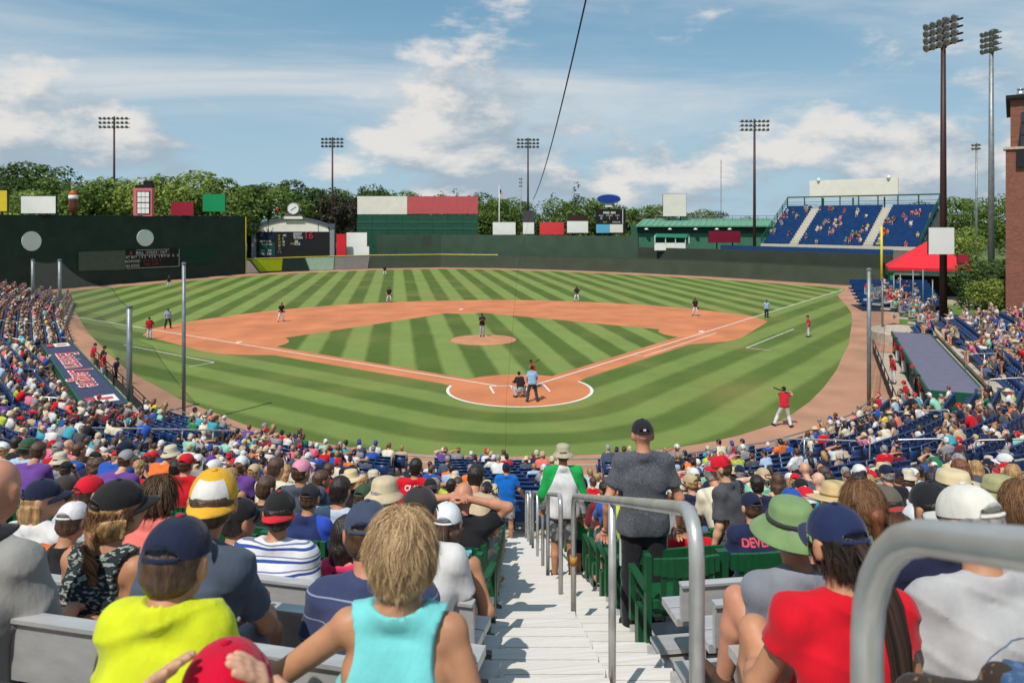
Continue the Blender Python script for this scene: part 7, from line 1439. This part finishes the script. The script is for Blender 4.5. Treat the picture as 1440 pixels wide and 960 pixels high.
# farther spectators: light meshes, all one mass
def lite(v, hat):
    j = v['j']; bm = bmesh.new()
    for slot, me in ((0, v['body']), (1, v['shirt']), (2, v['shorts'])):
        n0 = len(bm.faces); bm.from_mesh(me); bm.faces.ensure_lookup_table()
        for f in bm.faces[n0:]: f.material_index = slot
    Mh = Matrix(j['HR'].tolist()).to_4x4(); Mh.translation = Vector(j['head'])
    for me in ([HAIRNAPE, CAP, BRIM] if hat == 'cap' else [STRAW] if hat == 'straw' else [HAIR['long'] if v['fem'] else HAIR['short']]):
        n0, v0 = len(bm.faces), len(bm.verts); bm.from_mesh(me); bm.faces.ensure_lookup_table(); bm.verts.ensure_lookup_table()
        for f in bm.faces[n0:]: f.material_index = 3
        for q in bm.verts[v0:]: q.co = Mh @ q.co
    me = bpy.data.meshes.new('lite'); bm.to_mesh(me); bm.free()
    for _ in range(4): me.materials.append(None)
    o = bpy.data.objects.new('lite', me); COL.objects.link(o); md = o.modifiers.new('d', 'DECIMATE'); md.ratio = min(1, 620 / (2 * len(me.polygons))); dg = bpy.context.evaluated_depsgraph_get(); m2 = bpy.data.meshes.new_from_object(o.evaluated_get(dg)); bpy.data.objects.remove(o)
    m2.calc_loop_triangles(); V = np.empty(len(m2.vertices) * 3, np.float32); m2.vertices.foreach_get('co', V); T = np.empty(len(m2.loop_triangles) * 3, np.int32); m2.loop_triangles.foreach_get('vertices', T); mi = np.array([t.material_index for t in m2.loop_triangles]); return V.reshape(-1, 3), T.reshape(-1, 3), mi
LITE = [lite(v, hat) for v in VAR for hat in ('cap', 'none')] + [lite(VAR[0], 'straw')]
def crowd_mass(name, spots, label, sc0=1.0):
    pal = []; ix = {}
    def pi(m):
        if m.name not in ix: ix[m.name] = len(pal); pal.append(m)
        return ix[m.name]
    Vs, Fs, Ms, off = [], [], [], 0
    for p, rz, sc in spots:
        li = rr.randrange(len(LITE)); V, T, mi = LITE[li]; a = rz + rr.uniform(-.3, .3); c, s_ = math.cos(a), math.sin(a); k = sc * sc0 * rr.uniform(.80, 1.0); Q = np.stack([V[:, 0] * c - V[:, 1] * s_, V[:, 0] * s_ + V[:, 1] * c, V[:, 2]], 1) * k + np.array(p); hm = HM['straw hat'] if li == len(LITE) - 1 else HM[rr.choices(list(HM), [q[3] for q in HATS if q[0] in HM])[0]] if li % 2 == 0 else HAIRM[rr.choice(['brown', 'dark', 'blond', 'grey', 'auburn'])]
        lut = np.array([pi(rr.choice(SKIN[:4] + [SKIN[5]])), pi(SHM[rr.choices(SH, SHW)[0][0]]), pi(rr.choice(PANT)), pi(hm)]); Vs.append(Q); Fs.append(T + off); Ms.append(lut[mi]); off += len(Q)
    o = link(name, npmesh(name, np.concatenate(Vs), np.concatenate(Fs), True, pal, np.concatenate(Ms))); tag(o, label, 'crowd', kind='stuff')
crowd_mass('far_crowd', rest, 'mass of farther spectators filling the lower seating bowl')
gz = math.atan2(gbk.y, gbk.x) + math.pi / 2
crowd_mass('grandstand_crowd', [(p, gz, 1.0) for p in GS_SEATS if rr.random() < .13 + .24 * math.sin(p.x * 1.1) * math.sin(p.z * 2.3)], 'small scattered spectators on the right field grandstand')
crowd_mass('bleacher_crowd', [(p, -YAW + R(38) + math.pi, 1.0) for p in BL2 if rr.random() < .8] + [(p, -YAW + math.pi, 1.0) for p in BL1 if rr.random() < .12], 'small spectators on the side bleachers under the brown tower')
# ------------------------------------------------------------------ players and umpires on the field
def fielder(u, v, label, skin, shirtc, pantc, capc, rz=None, J=None, kind='stand', arms=('down', 'down'), lean=.05, px=None, head=(0, -.05, 0), sh='loose', helmet=False, glove=None, h=.026, group='players and umpires on the field', sc=None, fat=1.05):
    p = at_z(u, v, 0.0); d = RD(p.x, p.y)[1]; j = pose(kind, lean=lean, arms=arms, head=head, J=J); sc = sc or 1.03; rz = (math.atan2(-(0 - p.x), 0 - p.y)) if rz is None else rz
    o = build_person(j, h, Vector((p.x, p.y, .012)), rz, sc, label, SKIN[skin], (sh, shirtc), ('pants', pantc), M_shoe, ('cap', capc), hair=('short', 'dark'), group=group, fat=fat, seed=int(u), hh=.011, hat_kw={'m3': capc})
    if glove: mb = MB(); w_ = Vector(j['wr' + glove]); d_ = (w_ - Vector(j['el' + glove])).normalized(); mb.lathe([(.02, -.09), (.10, -.05), (.125, .0), (.10, .06), (.03, .09)], w_ + d_ * .09, 10, sy=.55); mb.build('glove', mat('glove_brown', C(92, 60, 42), .6), o, True)
    return o
uB, uR, uW, uS, uK = K('uni_black', 44, 40, 44), K('uni_red', 196, 40, 52), K('uni_white', 222, 222, 226), K('uni_sky', 150, 182, 216), K('uni_char', 66, 68, 74)
ready = {'anL': (-.24, -.02, .085), 'toL': (-.28, .15, .045), 'anR': (.24, -.02, .085), 'toR': (.28, .15, .045), 'knL': (-.19, .08, .50), 'knR': (.19, .08, .50)}
fielder(210, 477, 'coach in red shirt and white trousers beside third base', 1, uR, uW, uB, rz=R(200), arms=('hips', 'down')); fielder(236, 462, 'umpire in sky blue shirt and black trousers behind third base', 1, uS, uB, uB, rz=R(215), arms=('knees', 'knees') if False else ('down', 'down'), J=ready)
fielder(237.5, 405, 'left fielder in dark jersey and white trousers near the tall wall', 1, uB, uW, uB, J=ready); fielder(395, 452, 'third baseman in dark jersey crouching on the clay', 1, uB, uW, uB, J=ready, lean=.16, arms=(((-.26, .16, 1.15), (-.18, .32, 1.0)), ((.26, .16, 1.15), (.18, .32, 1.0))), glove='L')
fielder(547, 425, 'shortstop in dark jersey at edge of the outfield grass', 1, uB, uW, uB, J=ready, lean=.12, glove='L'); fielder(541, 388, 'centre fielder in dark jersey far out on the grass', 1, uB, uW, uB, J=ready); fielder(811, 424, 'second baseman in dark jersey and white trousers', 4, uB, uW, uB, lean=.06, J=ready, arms=('hips', 'hips')); fielder(978, 444, 'first baseman in dark jersey and white trousers', 1, uB, uW, uB, J=ready, lean=.1, glove='L')
fielder(1078, 447, 'umpire in sky blue shirt near first base line', 2, uS, uB, uB, rz=R(150), arms=('hips', 'hips'), lean=.04); fielder(1137, 474, 'coach in red shirt and white trousers beyond first base', 1, uR, uW, uB, rz=R(55), lean=.03)
# pitcher on the mound
p = Vector((-.1, 18.3, .26)); j = pose('stand', lean=.0, arms=(((-.22, .14, 1.2), (-.04, .25, 1.25)), ((.22, .14, 1.2), (.04, .25, 1.25))), head=(0, 0, 0)); o = build_person(j, .026, p, R(180), 1.06, 'pitcher in dark jersey standing on the mound with hands together', SKIN[3], ('loose', uB), ('pants', K('uni_grey', 176, 174, 176)), M_shoe, ('cap', uB), ('short', 'dark'), group='players and umpires on the field', seed=3, hh=.011)
mb = MB(); mb.lathe([(.02, -.1), (.11, -.05), (.13, .0), (.1, .07), (.03, .1)], (0, .33, 1.27), 10, sy=.6); mb.build('glove', mat('glove_brown', C(92, 60, 42), .6), o, True)
# catcher squatting, plate umpire, batter, on-deck batter
j = pose('sit', lean=.26, arms=(((-.30, .34, .70), (-.2, .58, .72)), ((.28, .2, .62), (.2, .05, .5))), head=(0, -.05, 0), J={'pel': (0, 0, .40), 'hipL': (-.09, 0, .38), 'hipR': (.09, 0, .38), 'knL': (-.32, .34, .50), 'knR': (.32, .34, .50), 'anL': (-.24, .05, .085), 'anR': (.24, .05, .085), 'toL': (-.32, .22, .045), 'toR': (.32, .22, .045)})
p = at_z(732, 559, 0); o = build_person(j, .024, Vector((p.x, p.y, .012)), R(4), 1.0, 'catcher squatting in dark gear behind home plate', SKIN[1], ('loose', uB), ('pants', K('uni_grey', 176, 174, 176)), M_shoe, ('cap', uB), ('short', 'dark'), group='players and umpires on the field', seed=4, hh=.011, hem=.44)
for s in 'LR': mb = MB(); mb.tube([Vector(j['kn' + s]) + Vector((0, .04, .03)), Vector(j['an' + s]) + Vector((0, .06, .02))], [.075, .055], 8); mb.build('shin_guard', uB, o, True)
mb = MB(); mb.box((0, .12, .72), (.30, .08, .36), rot=Matrix.Rotation(R(-22), 3, 'X')); mb.build('chest_protector', uK, o)
mb = MB(); mb.lathe([(.02, -.08), (.12, -.05), (.14, 0), (.1, .06), (.02, .08)], Vector(j['wrL']) + Vector((.02, .09, 0)), 10); mb.build('mitt', mat('glove_brown', C(92, 60, 42), .6), o, True)
fielder(748.5, 565, 'plate umpire in sky blue shirt and dark grey trousers behind the catcher', 2, uS, uK, uB, rz=R(-2), J=ready, arms=(((-.27, .06, 1.16), (-.22, .22, 1.0)), ((.27, .06, 1.16), (.22, .22, 1.0))), lean=.10, h=.022, sc=1.08, fat=1.15, group='players and umpires on the field')
def bat(root, j, a, b):
    a, b = Vector(a), Vector(b); mb = MB(); mb.tube([a, a + (b - a) * .06, a + (b - a) * .4, a + (b - a) * .75, b], [.02, .013, .016, .032, .03], 8); mb.build('bat', mat('bat_dark', C(48, 38, 34), .4), root, True)
bj = dict(ready); j = pose('stand', lean=.12, arms=(((-.12, .28, 1.30), (.16, .16, 1.42)), ((.30, .10, 1.32), (.17, .15, 1.47))), head=(.7, 0, 0), J=bj); p = Vector((.88, .35, .012)); o = build_person(j, .026, p, R(90), .93, 'batter in red shirt and white trousers, hidden behind the plate umpire', SKIN[1], ('loose', uR), ('pants', uW), M_shoe, ('cap', uB), ('short', 'dark'), group='players and umpires on the field', seed=6, hh=.011); bat(o, j, (.17, .2, 1.4), (.12, -.35, 1.72))
p = at_z(1103, 600, 0); j = pose('stand', lean=.18, side=.0, arms=(((.02, .30, 1.34), (.26, .14, 1.46)), ((.34, -.02, 1.42), (.30, .12, 1.52))), head=(.6, -.05, 0), J={'hipL': (-.09, -.02, .88), 'hipR': (.09, -.02, .88), 'anL': (-.42, .04, .085), 'toL': (-.50, .18, .045), 'knL': (-.26, .12, .50), 'anR': (.26, -.06, .085), 'toR': (.36, .08, .045), 'knR': (.19, .08, .48)}); o = build_person(j, .022, Vector((p.x, p.y, .012)), -YAW - .25, 1.04, 'on-deck batter in red shirt swinging a bat by the right dirt', SKIN[1], ('tee', uR), ('pants', uW), M_shoe, ('cap', uB), ('short', 'dark'), group='players and umpires on the field', seed=7, hh=.010); bat(o, j, (.32, .13, 1.44), (-.46, .05, 1.72))
# red-shirted players and staff in the right dugout
for i, s in enumerate((1.2, 3.2, 6.0, 9.0, 12.5, 16.5)):
    st_ = i % 3 == 0; q = Vector((*DUG_R[0], 0)) + tR * s + nR * (-.7 if st_ else .15); j = pose('stand', lean=.1, arms=(('hips', 'down') if i % 2 else ('down', 'hips'))) ; build_person(j, .03, Vector((q.x, q.y, .03)), R(40) + i * .2, .98, f"red-shirted player standing in the right dugout, {['nearest the viewer', 'second', 'third', 'fourth', 'fifth', 'farthest'][i]}{'' if i in (0, 5) else ' from its near end'}", SKIN[i % 4], ('loose', uR if i % 4 != 2 else uK), ('pants', uW if i % 4 != 2 else uB), M_shoe, ('cap', uB if i % 2 else K('cap_red2', 214, 30, 50)), ('short', 'dark'), group='players in the right dugout', seed=i, hh=.014)
for i, s in enumerate((3.0, 4.6, 7.0, 9.5)):
    q = Vector((*DUG_L[0], 0)) + tL * s - nL * (.9 + .3 * (i % 2)); j = pose('stand', lean=.1, arms=('hips', 'down')); build_person(j, .03, Vector((q.x, q.y, .03)), R(-50) - i * .3, .95, f"person {['in red shirt', 'in dark shirt', 'in red jersey', 'in grey shirt'][i]} at the rail of left dugout, {['farthest', 'second farthest', 'third', 'nearest'][i]}", SKIN[i % 3], ('loose', [uR, uB, uR, uK][i]), ('pants', [K('khaki', 184, 164, 132), uB, uW, uB][i]), M_shoe, ('cap', uB), ('short', 'dark'), group='people at the left dugout', seed=i, hh=.014)
